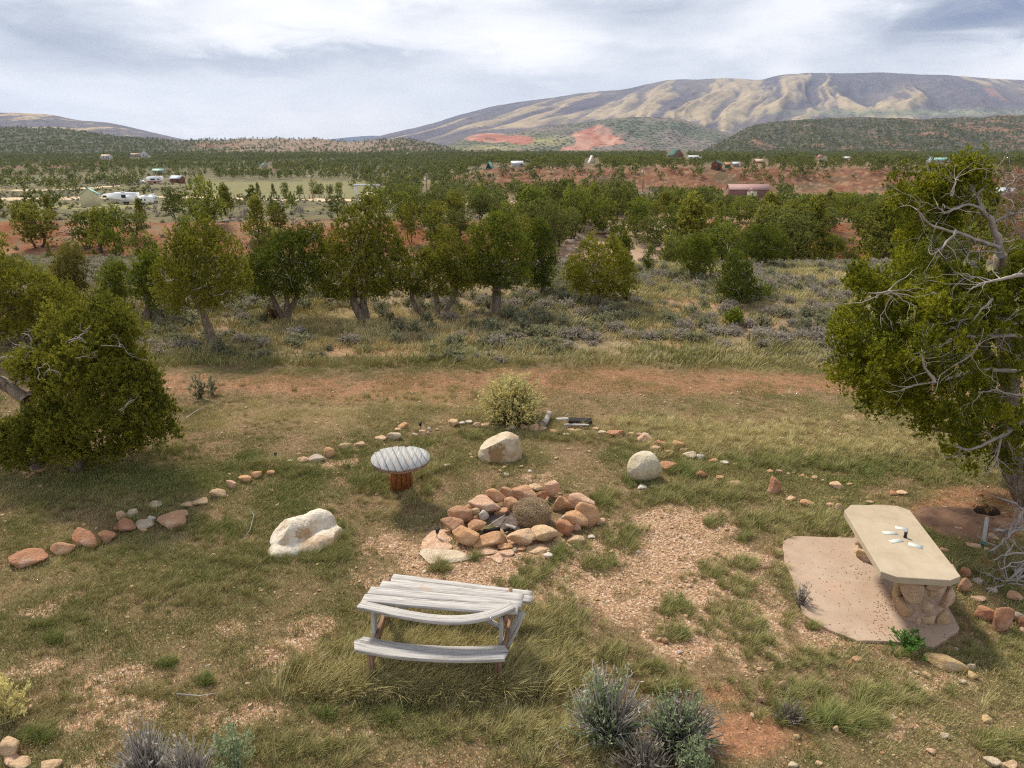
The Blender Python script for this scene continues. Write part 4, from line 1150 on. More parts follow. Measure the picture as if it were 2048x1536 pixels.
# trees that can be told apart in and beyond the wash: px, base row, top row, width, kind, label
NAMED = [
    (232, 522, 415, 62, 2, 'tall juniper with a thin dark trunk left of centre on the red bank'),
    (287, 524, 468, 62, 0, 'round dark juniper low on the red bank in front of the taller one'),
    (268, 480, 425, 56, 1, 'medium juniper crowding the right side of the tall thin trunked one'),
    (284, 450, 403, 36, 3, 'pointed dark conifer right in front of the white trailers'),
    (412, 452, 364, 80, 0, 'big dark conifer on the bank edge right of the trailers'),
    (352, 440, 380, 46, 4, 'loose crowned tree between the trailers and the big dark conifer'),
    (66, 445, 404, 30, 0, 'left of two small round junipers on the flat before the shed'),
    (103, 447, 398, 30, 3, 'right of two small round junipers on the flat before the shed'),
    (32, 450, 424, 22, 3, 'little pointed juniper left of the pair on the flat before the shed'),
    (154, 442, 427, 18, 0, 'tiny round bush like juniper right of the pair before the shed'),
    (10, 436, 424, 14, 3, 'tiny juniper at the far left edge of the flat'),
    (101, 520, 488, 14, 3, 'small pointed juniper at the foot of the red bank'),
    (150, 530, 485, 40, 0, 'light green juniper at the foot of the red bank left side'),
    (190, 520, 500, 18, 3, 'tiny pointed juniper right of the light green one at the bank foot'),
    (372, 500, 432, 46, 2, 'green juniper in front of the big dark conifer on the bank'),
    (558, 465, 408, 50, 5, 'juniper with drooping right side on the red bank behind the row'),
    (545, 500, 456, 40, 0, 'low juniper under the drooping one on the red bank'),
    (520, 520, 468, 40, 4, 'dull green juniper half hidden behind the forked trunk one'),
    (640, 500, 446, 30, 2, 'dark green juniper seen over the gap left of the tallest one'),
    (820, 486, 402, 40, 5, 'slim dark juniper right behind the tallest one'),
    (808, 450, 385, 50, 2, 'dark green juniper up the bank behind the tallest one'),
    (848, 450, 412, 36, 1, 'pale greyish round tree on the bank'),
    (862, 490, 432, 62, 0, 'dark round juniper behind the spreading limbed one'),
    (915, 480, 422, 60, 1, 'grey green pinyon on the bank behind the spreading limbed one'),
    (744, 418, 372, 56, 0, 'dense round tree in front of the white gate'),
    (765, 425, 378, 44, 2, 'tree at the right post of the white gate'),
    (958, 425, 372, 50, 0, 'round dark tree by the dirt road above the twin pointed juniper'),
    (912, 425, 380, 44, 1, 'green tree left of the round dark one by the dirt road'),
    (870, 425, 378, 60, 4, 'wide olive tree by the dirt road'),
    (1148, 462, 375, 62, 0, 'large dark pinyon on a branching trunk above the sandy rocks'),
    (1128, 468, 422, 24, 2, 'small light juniper left of the large dark pinyon'),
    (1100, 510, 405, 62, 1, 'dark grey green tree left of the sandy rocks'),
    (1207, 468, 400, 56, 0, 'round olive pinyon at the top of the sandy patch'),
    (1228, 478, 435, 26, 2, 'small juniper right of the round olive pinyon'),
    (1300, 502, 436, 70, 4, 'wide pinyon leaning over the sandy slope with a bare grey trunk'),
    (1378, 495, 418, 80, 0, 'big green pinyon in the middle of the right hand grove'),
    (1340, 470, 410, 50, 2, 'juniper behind and left of the big green pinyon'),
    (1430, 500, 445, 44, 5, 'dark juniper between the big pinyon and the dome shaped one'),
    (1275, 456, 415, 40, 1, 'grey green tree at the top right of the sandy slope'),
    (1450, 470, 415, 50, 0, 'round green tree behind the dome shaped juniper'),
    (1600, 508, 462, 36, 2, 'bright juniper right of the dome shaped one'),
    (1645, 470, 420, 70, 1, 'broad grey green pinyon left of the big right hand tree'),
    (1750, 520, 472, 70, 4, 'round brownish green tree tucked behind the big right hand tree'),
    (1720, 470, 425, 60, 0, 'dark pinyon behind the big right hand tree'),
    (1580, 450, 405, 56, 5, 'green pinyon below the reddish brown house'),
    (1298, 545, 490, 26, 0, 'low juniper at the lower right edge of the sandy slope'),
    (1336, 528, 495, 34, 0, 'small dark juniper on the wash edge by the rounded vivid one'),
]
rt = np.random.default_rng(77)
placed = []
for px, br, tr_, w, i, lab in NAMED:
    p = hit(px, br); D = depth_of(p)
    h = (br - tr_) * D / FPX * 1.03; ww = w * D / FPX
    place_tree(p[0], p[1], h, ww, i, lab, rz=rt.uniform(0, 6.28)); placed.append((p[0], p[1], ww / 2))
for px, br, tr_, i, lab in [(316, 432, 392, 0, 'bare grey branched tree between the trailers and the loose crowned tree'), (601, 432, 404, 1, 'charred bare snag on the rim of the red bank'),
                            (515, 430, 395, 0, 'dead leafless tree left of the charred snag on the bank rim'), (488, 440, 402, 1, 'dead grey tree beside the big dark conifer'), (1288, 410, 372, 1, 'pale bare tree in the grove by the utility pole')]:
    p = hit(px, br); D = depth_of(p); h = (br - tr_) * D / FPX * 1.25
    o = tag(add('bare_tree', BARE[i], loc=tuple(p)), lab, 'dead tree'); o.scale = (h, h, h)

# keep clear of things seen on the plain: px0, px1, py0, py1
CLEAR = [(1590, 1765, 345, 388), (1300, 1445, 345, 374), (155, 320, 372, 425), (290, 372, 350, 372), (700, 765, 366, 392), (700, 712, 366, 400), (1450, 1545, 362, 392), (1415, 1445, 318, 340), (1335, 1372, 298, 316), (1172, 1195, 308, 328), (965, 992, 322, 340), (1855, 1895, 312, 326),
         (203, 224, 308, 320), (262, 300, 300, 318), (618, 632, 350, 400), (1278, 1292, 330, 382), (1020, 1048, 322, 336), (1372, 1400, 310, 318), (850, 858, 345, 380), (1440, 1475, 322, 336), (520, 540, 325, 338), (1505, 1530, 314, 324), (1632, 1652, 308, 320), (1685, 1700, 312, 318), (1990, 2022, 375, 395)]

xs, ys = area_pts(12000, 45, 330, rt, .82, 1.5)
s = xs / ys; zz = z_at(xs, ys)
px, py, D = proj(xs, ys, zz)
m2 = (fbm(xs / 70 + 1, ys / 200, 4, 9) - .5) * 52
dd = ys + m2
dens = np.where(px > 1040, 1.0, np.where(px > 770, .5, .03))
dens = np.where((px > 430) & (px < 800) & (py < 400), np.where(ys < 250, .02, .0), dens)
dens = np.where((px < 430) & (py < 372), .25, dens)
dens = np.where((px > 770) & (py < 396), .9, dens)
dens *= 1 - .95 * np.clip(gb(px, py, 1200, 492, 90, 34) * 1.6, 0, 1)
dens = np.where((px > 380) & (px < 1120) & (np.abs(py - 402) < 5) , 0, dens)
dens = np.where((cliff_w(xs, ys) > .5) & (dd > 284) & (dd < 330), .45, dens)
dens = np.where((ys < 62) & ((px < 1330) | (px > 2100)), 0, dens)
dens = np.where((ys < 62) & (px >= 1330), .55, dens)
dens *= .08 + 1.2 * sstep(.38, .50, fbm(xs / 18, ys / 18, 3, 500))
keep = rt.uniform(0, 1, len(xs)) < dens
xs, ys, zz, px, py, D = xs[keep], ys[keep], zz[keep], px[keep], py[keep], D[keep]
hh = np.clip(rt.normal(3.2, .8, len(xs)), 1.5, 5.5) * np.where(dd[keep] > 284, np.where(cliff_w(xs, ys) > .5, .85, 1), 1)
hh = np.where((px < 430) & (py < 400), hh * .75, hh)
def clear_ok(px, py, D, h, w):
    ok = np.ones(len(px), bool); top = py - h * FPX / D; hw = w * FPX / D / 2
    for a, b, c, d in CLEAR:
        ok &= ~((px + hw > a) & (px - hw < b) & (top < d - 3) & (py > c + (d - c) * .5))
    return ok
ok = clear_ok(px, py, D, hh, hh)
# thin out overlaps with a coarse grid and with the named trees
cell = {}
for j, (a, b) in enumerate(zip(xs, ys)):
    kx = (int(a // 3.3), int(b // 3.9))
    if not ok[j]: continue
    if kx in cell or any((a - q[0]) ** 2 + (b - q[1]) ** 2 < (q[2] + .8) ** 2 for q in placed): ok[j] = False
    else: cell[kx] = j
xs, ys, zz, px, hh = xs[ok], ys[ok], zz[ok], px[ok], hh[ok]
o_ = np.argsort(ys); xs, ys, zz, px, hh = xs[o_], ys[o_], zz[o_], px[o_], hh[o_]
NIND = 225
print('grove trees', len(xs))
LM_GR = [(1492, 395, 'mauve brown house'), (1378, 480, 'big green pinyon'), (1148, 450, 'large dark pinyon'), (1527, 510, 'dome shaped juniper'), (740, 400, 'white gate'), (1240, 500, 'sandy slope'), (1750, 510, 'round brownish tree'), (1285, 384, 'pole with a crossarm'),
         (958, 420, 'round dark tree by the road'), (1700, 380, 'bare red ledge face'), (1430, 370, 'log cabin on the ledge'), (1900, 420, 'right hand juniper'), (412, 440, 'big dark conifer'), (183, 410, 'cream shed')]
kinds = rt.integers(0, 6, NIND)
_gx, _gy, _ = proj(xs[:NIND], ys[:NIND], zz[:NIND])
KW = ['round green tree', 'round dull green tree', 'narrow green tree', 'pointed olive tree', 'rounded grey green tree', 'tall green tree']
GL = landmark_labels(_gx, _gy, [KW[int(k)] for k in kinds[:len(_gx)]], LM_GR)
for j in range(min(NIND, len(xs))):
    left = px[j] < 1040
    place_tree(xs[j], ys[j], hh[j], hh[j] * rt.uniform(.8, 1.2), int(kinds[j]), GL[j], 'trees of the left hand grove' if left else 'trees of the right hand grove', rt.uniform(0, 6.28))
FX, FY, FZ, FS = [xs[NIND:]], [ys[NIND:]], [zz[NIND:]], [hh[NIND:]]

# row of small trees along the pasture fence
for q, (a, b) in enumerate([(517, 396), (548, 395), (571, 396), (600, 396), (628, 394), (643, 395), (660, 395), (678, 396)]):
    p = hit(a, b); D_ = depth_of(p)
    h = rt.uniform(24, 34) * D_ / FPX
    place_tree(p[0], p[1], h, h * .62, int(rt.integers(0, 6)), 'slim planted tree %sfrom the left in the line along the pasture' % (ordw(q) or 'first '), 'trees lined up along the pale pasture', rt.uniform(0, 6), cat='tree')

# far forest: distant trees in their thousands
FARM = [gen_tree_meshes(40 + i, 14, 18, .12, 2, M_FARJ, ['round', 'round', 'tall', 'cone'][i])[0] for i in range(4)]
T_FOREST = template('conifer', FARM)
x, y = area_pts(26000, 300, 1500, rt, .86, 1.25)
z = z_at(x, y); px, py, D = proj(x, y, z)
m2 = (fbm(x / 70 + 1, y / 200, 4, 9) - .5) * 52
dens = .45 + .6 * sstep(.35, .55, fbm(x / 60, y / 90, 4, 510))
dens = np.where((px < 430) & (y < 620), dens * .33, dens)
dens = np.where((px > 420) & (px < 700) & (y < 430), 0, dens)
cw = cliff_w(x, y)
dens = np.where((cw > .5) & (y + m2 < 332), .45, dens)
dens = np.where((cw > .5) & (y < 290), .25, dens)
h = np.clip(rt.normal(4.0, .8, len(x)), 2.3, 6.5) * np.interp(y, [300, 900, 1500], [1, 1.15, 1.5])
k = (rt.uniform(0, 1, len(x)) < dens) & clear_ok(px, py, D, h, h)
FX.append(x[k]); FY.append(y[k]); FZ.append(z[k]); FS.append(h[k])
# trees on the two nearest hills
for HV, HT, n_, fn in ((HV1, HT1, 9000, col_pinkridge), (HV2, HT2, 10000, col_dark)):
    a, b = HV.shape[:2]
    i, j = rt.integers(0, 100, n_), rt.integers(0, b, n_)
    q = HV[i, j] + rt.normal(0, 3.5, (n_, 3)) * np.array([1, 1, 0])
    pa, pb, _ = proj(q[:, 0], q[:, 1], q[:, 2])
    _, tden = fn(q[:, 0], q[:, 1], q[:, 2], pa, pb, HT[i, j], np.full(n_, .5), np.full(n_, .5))
    k = (rt.uniform(0, 1, n_) < tden * .9) & (q[:, 2] > terrain(q[:, 0], q[:, 1]) - 1)
    q = q[k]
    FX.append(q[:, 0]); FY.append(q[:, 1]); FZ.append(q[:, 2] - .6); FS.append(rt.uniform(4, 8, len(q)))
x, y, z, h = map(np.concatenate, (FX, FY, FZ, FS))
print('forest', len(x))
scatter('forest', T_FOREST, np.stack([x, y, z - .1], 1), rt.uniform(0, 6.28, len(x)), h, rt.integers(0, 4, len(x)), rt.uniform(0, 1, len(x)))

# ------------------------------------------------------------------ stones and boulders
STONE = {'red': (.54, .28, .17), 'orange': (.72, .43, .24), 'brown': (.62, .37, .23), 'tan': (.74, .53, .34), 'pink': (.76, .51, .36), 'cream': (.72, .61, .46),
         'yellow': (.68, .50, .27), 'white': (.80, .76, .70), 'grey': (.50, .43, .37)}
ORD = ['first', 'second', 'third', 'fourth', 'fifth', 'sixth', 'seventh', 'eighth', 'ninth', 'tenth', 'eleventh', 'twelfth', 'thirteenth', 'fourteenth', 'fifteenth', 'sixteenth', 'seventeenth', 'eighteenth', 'nineteenth',
       'twentieth', 'twenty first', 'twenty second', 'twenty third', 'twenty fourth', 'twenty fifth', 'twenty sixth', 'twenty seventh', 'twenty eighth', 'twenty ninth', 'thirtieth']
_seed = [1000]
def stone(cx, cy, w, h, colour, label, group=None, ang=.6, flat=False, lift=0.0, roll=0.0, name='stone', cat='stone', sub=None):
    """a stone whose outline is seen centred on photo pixel cx, cy, w by h pixels"""
    _seed[0] += 1
    base = P(cx, cy); D = depth_of(base)
    W = w * D / FPX; Hh = h * D / FPX
    vis = math.atan2(H, base[1])
    if flat: hz = .05; dy = max(Hh / math.sin(vis), .05)
    else:
        dy = (.62 if group == G_RING else .78) * W
        hz = (Hh - .5 * math.sin(vis) * dy) / math.cos(vis)
        hz = float(np.clip(hz, .34 * W, 1.25 * W))
    c = P(cx, cy, hz * .40 + lift)
    V, F = rock_verts(_seed[0], (W * 1.04, dy, hz * (1.0 if group == G_RING else 1.15)), ang, sub or (4 if w > 24 else 3), .07)
    if roll:
        a = math.radians(roll); R = np.array([[math.cos(a), 0, math.sin(a)], [0, 1, 0], [-math.sin(a), 0, math.cos(a)]]); V = V @ R.T
    zt = float(terrain(c[0:1], c[1:2])[0])
    o = add(name, mesh_np(name, V, F, True, M_ROCK), loc=(c[0], c[1], c[2] + zt))
    col = np.array(STONE[colour]) * random.Random(_seed[0]).uniform(.9, 1.08)
    o.color = (*col, 1)
    return tag(o, label, cat, group)

G_RING = 'stones of the fire ring'
def Z2(zx, zy, zw, zh): return 820 + zx * .2148, 900 + zy * .2148, zw * .2148, zh * .2148
RING = [
    ((1318, 360, 150, 180), 'pink', 'upright pinkish stone standing at the back of the fire ring', .8, .02, 8),
    ((1165, 338, 140, 75), 'tan', 'small tan stone behind the brown back stone of the fire ring', .6, .0, 0),
    ((1060, 405, 240, 165), 'brown', 'large brown stone at the back of the fire ring', .7, .03, 6),
    ((910, 392, 150, 115), 'brown', 'tilted reddish brown stone on the back left of the fire ring', .8, .08, 22),
    ((795, 425, 195, 165), 'orange', 'tan orange block leaning on the back left of the fire ring', .8, .08, 20),
    ((695, 498, 300, 145), 'pink', 'long pinkish slab stone on the upper left of the fire ring', .7, .07, 10),
    ((950, 508, 170, 150), 'brown', 'brown stone inside the back wall of the fire ring, under the orange block', .8, 0, 20),
    ((1225, 430, 105, 135), 'red', 'squarish red stone left of the upright one in the fire ring', .9, 0, 0),
    ((1430, 482, 200, 175), 'orange', 'rounded orange brown stone at the upper right of the fire ring', .4, 0, 0),
    ((1600, 460, 240, 150), 'pink', 'white streaked pink boulder at the right corner of the fire ring', .6, .04, 0),
    ((1640, 600, 235, 230), 'orange', 'big smooth orange stone on the right side of the fire ring', .4, .0, 20),
    ((1545, 640, 220, 160), 'orange', 'humped orange stone inside the right wall of the fire ring', .4, .05, 15),
    ((1440, 725, 160, 185), 'red', 'dark red angular stone at the lower right of the fire ring', .8, 0, 0),
    ((1555, 710, 85, 135), 'pink', 'narrow upright pink stone at the lower right of the fire ring', .8, .0, 0),
    ((468, 590, 225, 185), 'brown', 'large brown stone on the left side of the fire ring', .5, .02, 0),
    ((612, 563, 75, 75), 'tan', 'small round tan stone wedged inside the left wall of the fire ring', .3, .08, 0),
    ((690, 600, 90, 110), 'white', 'white pink stone inside the left wall of the fire ring', .6, .02, 0),
    ((608, 632, 75, 70), 'red', 'small red stone inside the left wall of the fire ring', .6, 0, 0),
    ((395, 702, 235, 170), 'brown', 'leaning brown slab at the lower left of the fire ring', .9, 0, 12),
    ((625, 705, 170, 130), 'brown', 'dull flat brown stone just inside the lower left of the fire ring', .9, 0, 0),
    ((512, 815, 245, 200), 'orange', 'red orange stone with white edge at the front left of the fire ring', .8, 0, 10),
    ((750, 835, 300, 165), 'orange', 'broad tan orange stone at the front of the fire ring', .7, 0, 0),
    ((1035, 815, 255, 185), 'tan', 'blocky tan stone at the front centre of the fire ring', .8, 0, 0),
    ((1240, 785, 275, 190), 'tan', 'yellowish oval stone at the front right of the fire ring', .4, 0, -8),
    ((885, 892, 140, 60), 'orange', 'low orange stone wedged under two front stones of the fire ring', .8, 0, 0),
    ((1395, 842, 120, 90), 'yellow', 'yellow and white shard at the foot of the fire ring front right', .9, 0, 10),
    ((1550, 828, 170, 85), 'tan', 'flat tan stone outside the lower right of the fire ring', .7, 0, 0),
    ((1770, 668, 100, 70), 'pink', 'small pink stone outside the right side of the fire ring', .8, 0, 0),
    ((540, 515, 90, 60), 'orange', 'small orange stone between the long slab and the left brown stone', .6, .1, 0),
    ((1240, 520, 110, 60), 'tan', 'half buried tan stone behind the tumbleweed', .6, 0, 0),
    ((1440, 620, 90, 70), 'white', 'small whitish stone inside the right wall of the fire ring', .5, .03, 0),
    ((860, 570, 150, 90), 'brown', 'dusty brown stone inside the ring behind the charred wood', .6, 0, 0),
    ((1740, 595, 60, 70), 'white', 'small white stone behind the big smooth orange one', .5, 0, 0),
]
for z, c, lab, an, lift, roll in RING:
    stone(*Z2(*z), c, lab, G_RING, an, False, lift, roll)
for z, c, lab in [((265, 800, 270, 120), 'pink', 'pink flagstone by the left foot of the fire ring, under a small garden light'),
                  ((250, 872, 300, 90), 'pink', 'second pink flagstone, just in front of the one with the garden light'),
                  ((335, 990, 490, 150), 'cream', 'large pale flagstone lying between the fire ring and the picnic table'),
                  ((705, 935, 240, 70), 'pink', 'flat pink flagstone in front of the broad tan orange ring stone'),
                  ((890, 952, 160, 60), 'pink', 'small flat pink flagstone at the centre front of the fire ring'),
                  ((1190, 918, 210, 85), 'tan', 'flat tan flagstone below the yellowish oval ring stone'),
                  ((805, 1002, 120, 85), 'pink', 'small pink flagstone nearest the picnic table, at the ring front')]:
    stone(*Z2(*z), c, lab, 'flagstones in front of the fire ring', .9, True, -.008, 0, 'flagstone', 'flagstone')
for z, c, lab in [((1285, 980, 95, 55), 'white', 'little white stone in the gravel front right of the fire ring'), ((975, 925, 55, 42), 'grey', 'tiny lilac grey stone at the front of the fire ring'),
                  ((1040, 912, 85, 42), 'orange', 'tiny orange stone at the front of the fire ring'), ((1690, 802, 70, 30), 'white', 'small flat white stone in grass right of the fire ring'),
                  ((900, 222, 45, 35), 'white', 'white pebble between the stained boulder and the fire ring'), ((880, 157, 45, 30), 'yellow', 'yellow pebble at the foot of the brown stained boulder'),
                  ((1035, 148, 45, 25), 'yellow', 'tan pebble right of the foot of the brown stained boulder'), ((1118, 187, 40, 25), 'white', 'white pebble below right of the brown stained boulder'),
                  ((352, 135, 55, 25), 'white', 'white pebble in grass left of the brown stained boulder'), ((572, 68, 40, 30), 'tan', 'tan pebble touching the left side of the brown stained boulder')]:
    stone(*Z2(*z), c, lab, 'loose small stones near the fire ring', .4)

LEFT = [(57, 1115, 74, 30, 'red', 'wide red'), (125, 1094, 44, 30, 'brown', 'brown'), (172, 1075, 52, 42, 'red', 'large rounded red'), (214, 1071, 34, 28, 'red', 'red'), (237, 1055, 18, 14, 'red', 'small red'), (252, 1050, 34, 30, 'red', 'red'),
        (242, 1030, 19, 26, 'tan', 'upright tan'), (264, 1025, 22, 20, 'cream', 'cream'), (287, 1046, 40, 14, 'cream', 'long cream'), (304, 1036, 16, 16, 'white', 'small white'), (340, 1041, 58, 34, 'brown', 'large flat brown'), (367, 1026, 22, 14, 'pink', 'pink'),
        (310, 1007, 28, 9, 'cream', 'flat cream'), (288, 1058, 14, 10, 'yellow', 'small ochre'), (374, 1007, 26, 10, 'tan', 'flat tan'), (400, 1001, 33, 17, 'tan', 'tan'), (436, 985, 32, 22, 'tan', 'rounded tan'), (463, 968, 18, 22, 'pink', 'upright pinkish'), (490, 957, 24, 17, 'orange', 'orange'),
        (513, 949, 22, 17, 'orange', 'pointed orange'), (542, 946, 16, 13, 'orange', 'small orange'), (580, 922, 13, 5, 'white', 'tiny white'), (607, 919, 26, 16, 'pink', 'pinkish'), (633, 917, 34, 12, 'grey', 'flat greyish'), (660, 905, 22, 21, 'orange', 'leaning orange'),
        (690, 892, 24, 14, 'tan', 'tan'), (721, 889, 21, 13, 'pink', 'pink')]
for i, (cx, cy, w, h, c, lk) in enumerate(LEFT):
    stone(cx, cy, w, h, c, '%s stone, %s from the lower left end of the curving stone border' % (lk, ORD[i]), 'stones of the border left of the spool table', .45)
TOPA = [(761, 878, 24, 11, 'tan', 'flat tan'), (788, 872, 32, 20, 'cream', 'cream'), (797, 860, 14, 8, 'tan', 'small tan'), (806, 853, 20, 15, 'orange', 'orange'), (830, 871, 11, 9, 'cream', 'round cream'), (846, 867, 15, 13, 'pink', 'slanting pink'), (857, 866, 9, 8, 'tan', 'small tan'), (858, 859, 8, 9, 'white', 'small white'),
        (874, 859, 9, 5, 'cream', 'tiny cream'), (907, 846, 22, 16, 'tan', 'tan'), (924, 846, 13, 9, 'white', 'white'), (938, 844, 14, 9, 'white', 'bright white'), (954, 849, 16, 13, 'pink', 'pinkish'), (972, 850, 24, 11, 'tan', 'tan'), (979, 845, 8, 8, 'white', 'tiny white'), (1010, 858, 12, 6, 'tan', 'flat tan'),
        (1024, 855, 17, 12, 'cream', 'cream'), (1027, 846, 12, 7, 'white', 'small white'), (1048, 853, 15, 13, 'pink', 'pink'), (1068, 856, 21, 16, 'pink', 'large pink'), (1085, 857, 18, 10, 'tan', 'tan'), (1109, 864, 18, 11, 'orange', 'orange'), (1142, 861, 18, 10, 'pink', 'pink'), (1156, 861, 14, 8, 'tan', 'tan'), (1133, 869, 15, 6, 'white', 'flat white')]
for i, (cx, cy, w, h, c, lk) in enumerate(TOPA):
    stone(cx, cy, w, h, c, '%s stone, %s from left in the border between spool table and plank pile' % (lk, ORD[i]), 'stones of the border behind the fire ring', .45)
RIGHT = [(1192, 858, 13, 7, 'pink', 'small pink'), (1204, 865, 16, 5, 'cream', 'flat cream'), (1230, 866, 34, 16, 'red', 'large reddish'), (1262, 867, 18, 9, 'tan', 'tan'), (1278, 869, 14, 8, 'pink', 'pink'), (1289, 877, 30, 18, 'pink', 'large pink'), (1291, 869, 15, 6, 'white', 'white'), (1310, 897, 22, 11, 'pink', 'pink'),
         (1324, 886, 22, 10, 'red', 'reddish'), (1339, 903, 16, 8, 'tan', 'tan'), (1358, 890, 25, 17, 'orange', 'orange'), (1367, 900, 18, 8, 'tan', 'tan'), (1379, 911, 26, 16, 'cream', 'cream'), (1402, 913, 20, 12, 'white', 'white'), (1427, 921, 22, 10, 'orange', 'orange'), (1449, 926, 17, 8, 'white', 'white'), (1470, 929, 10, 6, 'tan', 'tiny tan'),
         (1489, 934, 12, 6, 'pink', 'small pink'), (1541, 943, 12, 8, 'orange', 'orange'), (1558, 945, 14, 12, 'pink', 'pink'), (1587, 946, 8, 4, 'tan', 'tiny tan'), (1604, 952, 14, 9, 'orange', 'orange'), (1629, 955, 14, 8, 'tan', 'tan'), (1646, 961, 8, 7, 'cream', 'tiny cream'), (1673, 971, 28, 15, 'tan', 'flat tan'), (1699, 968, 14, 5, 'pink', 'thin pink')]
for i, (cx, cy, w, h, c, lk) in enumerate(RIGHT):
    stone(cx, cy, w, h, c, '%s stone, %s from left in the border running right of the plank pile' % (lk, ORD[i]), 'stones of the border on the right', .5)
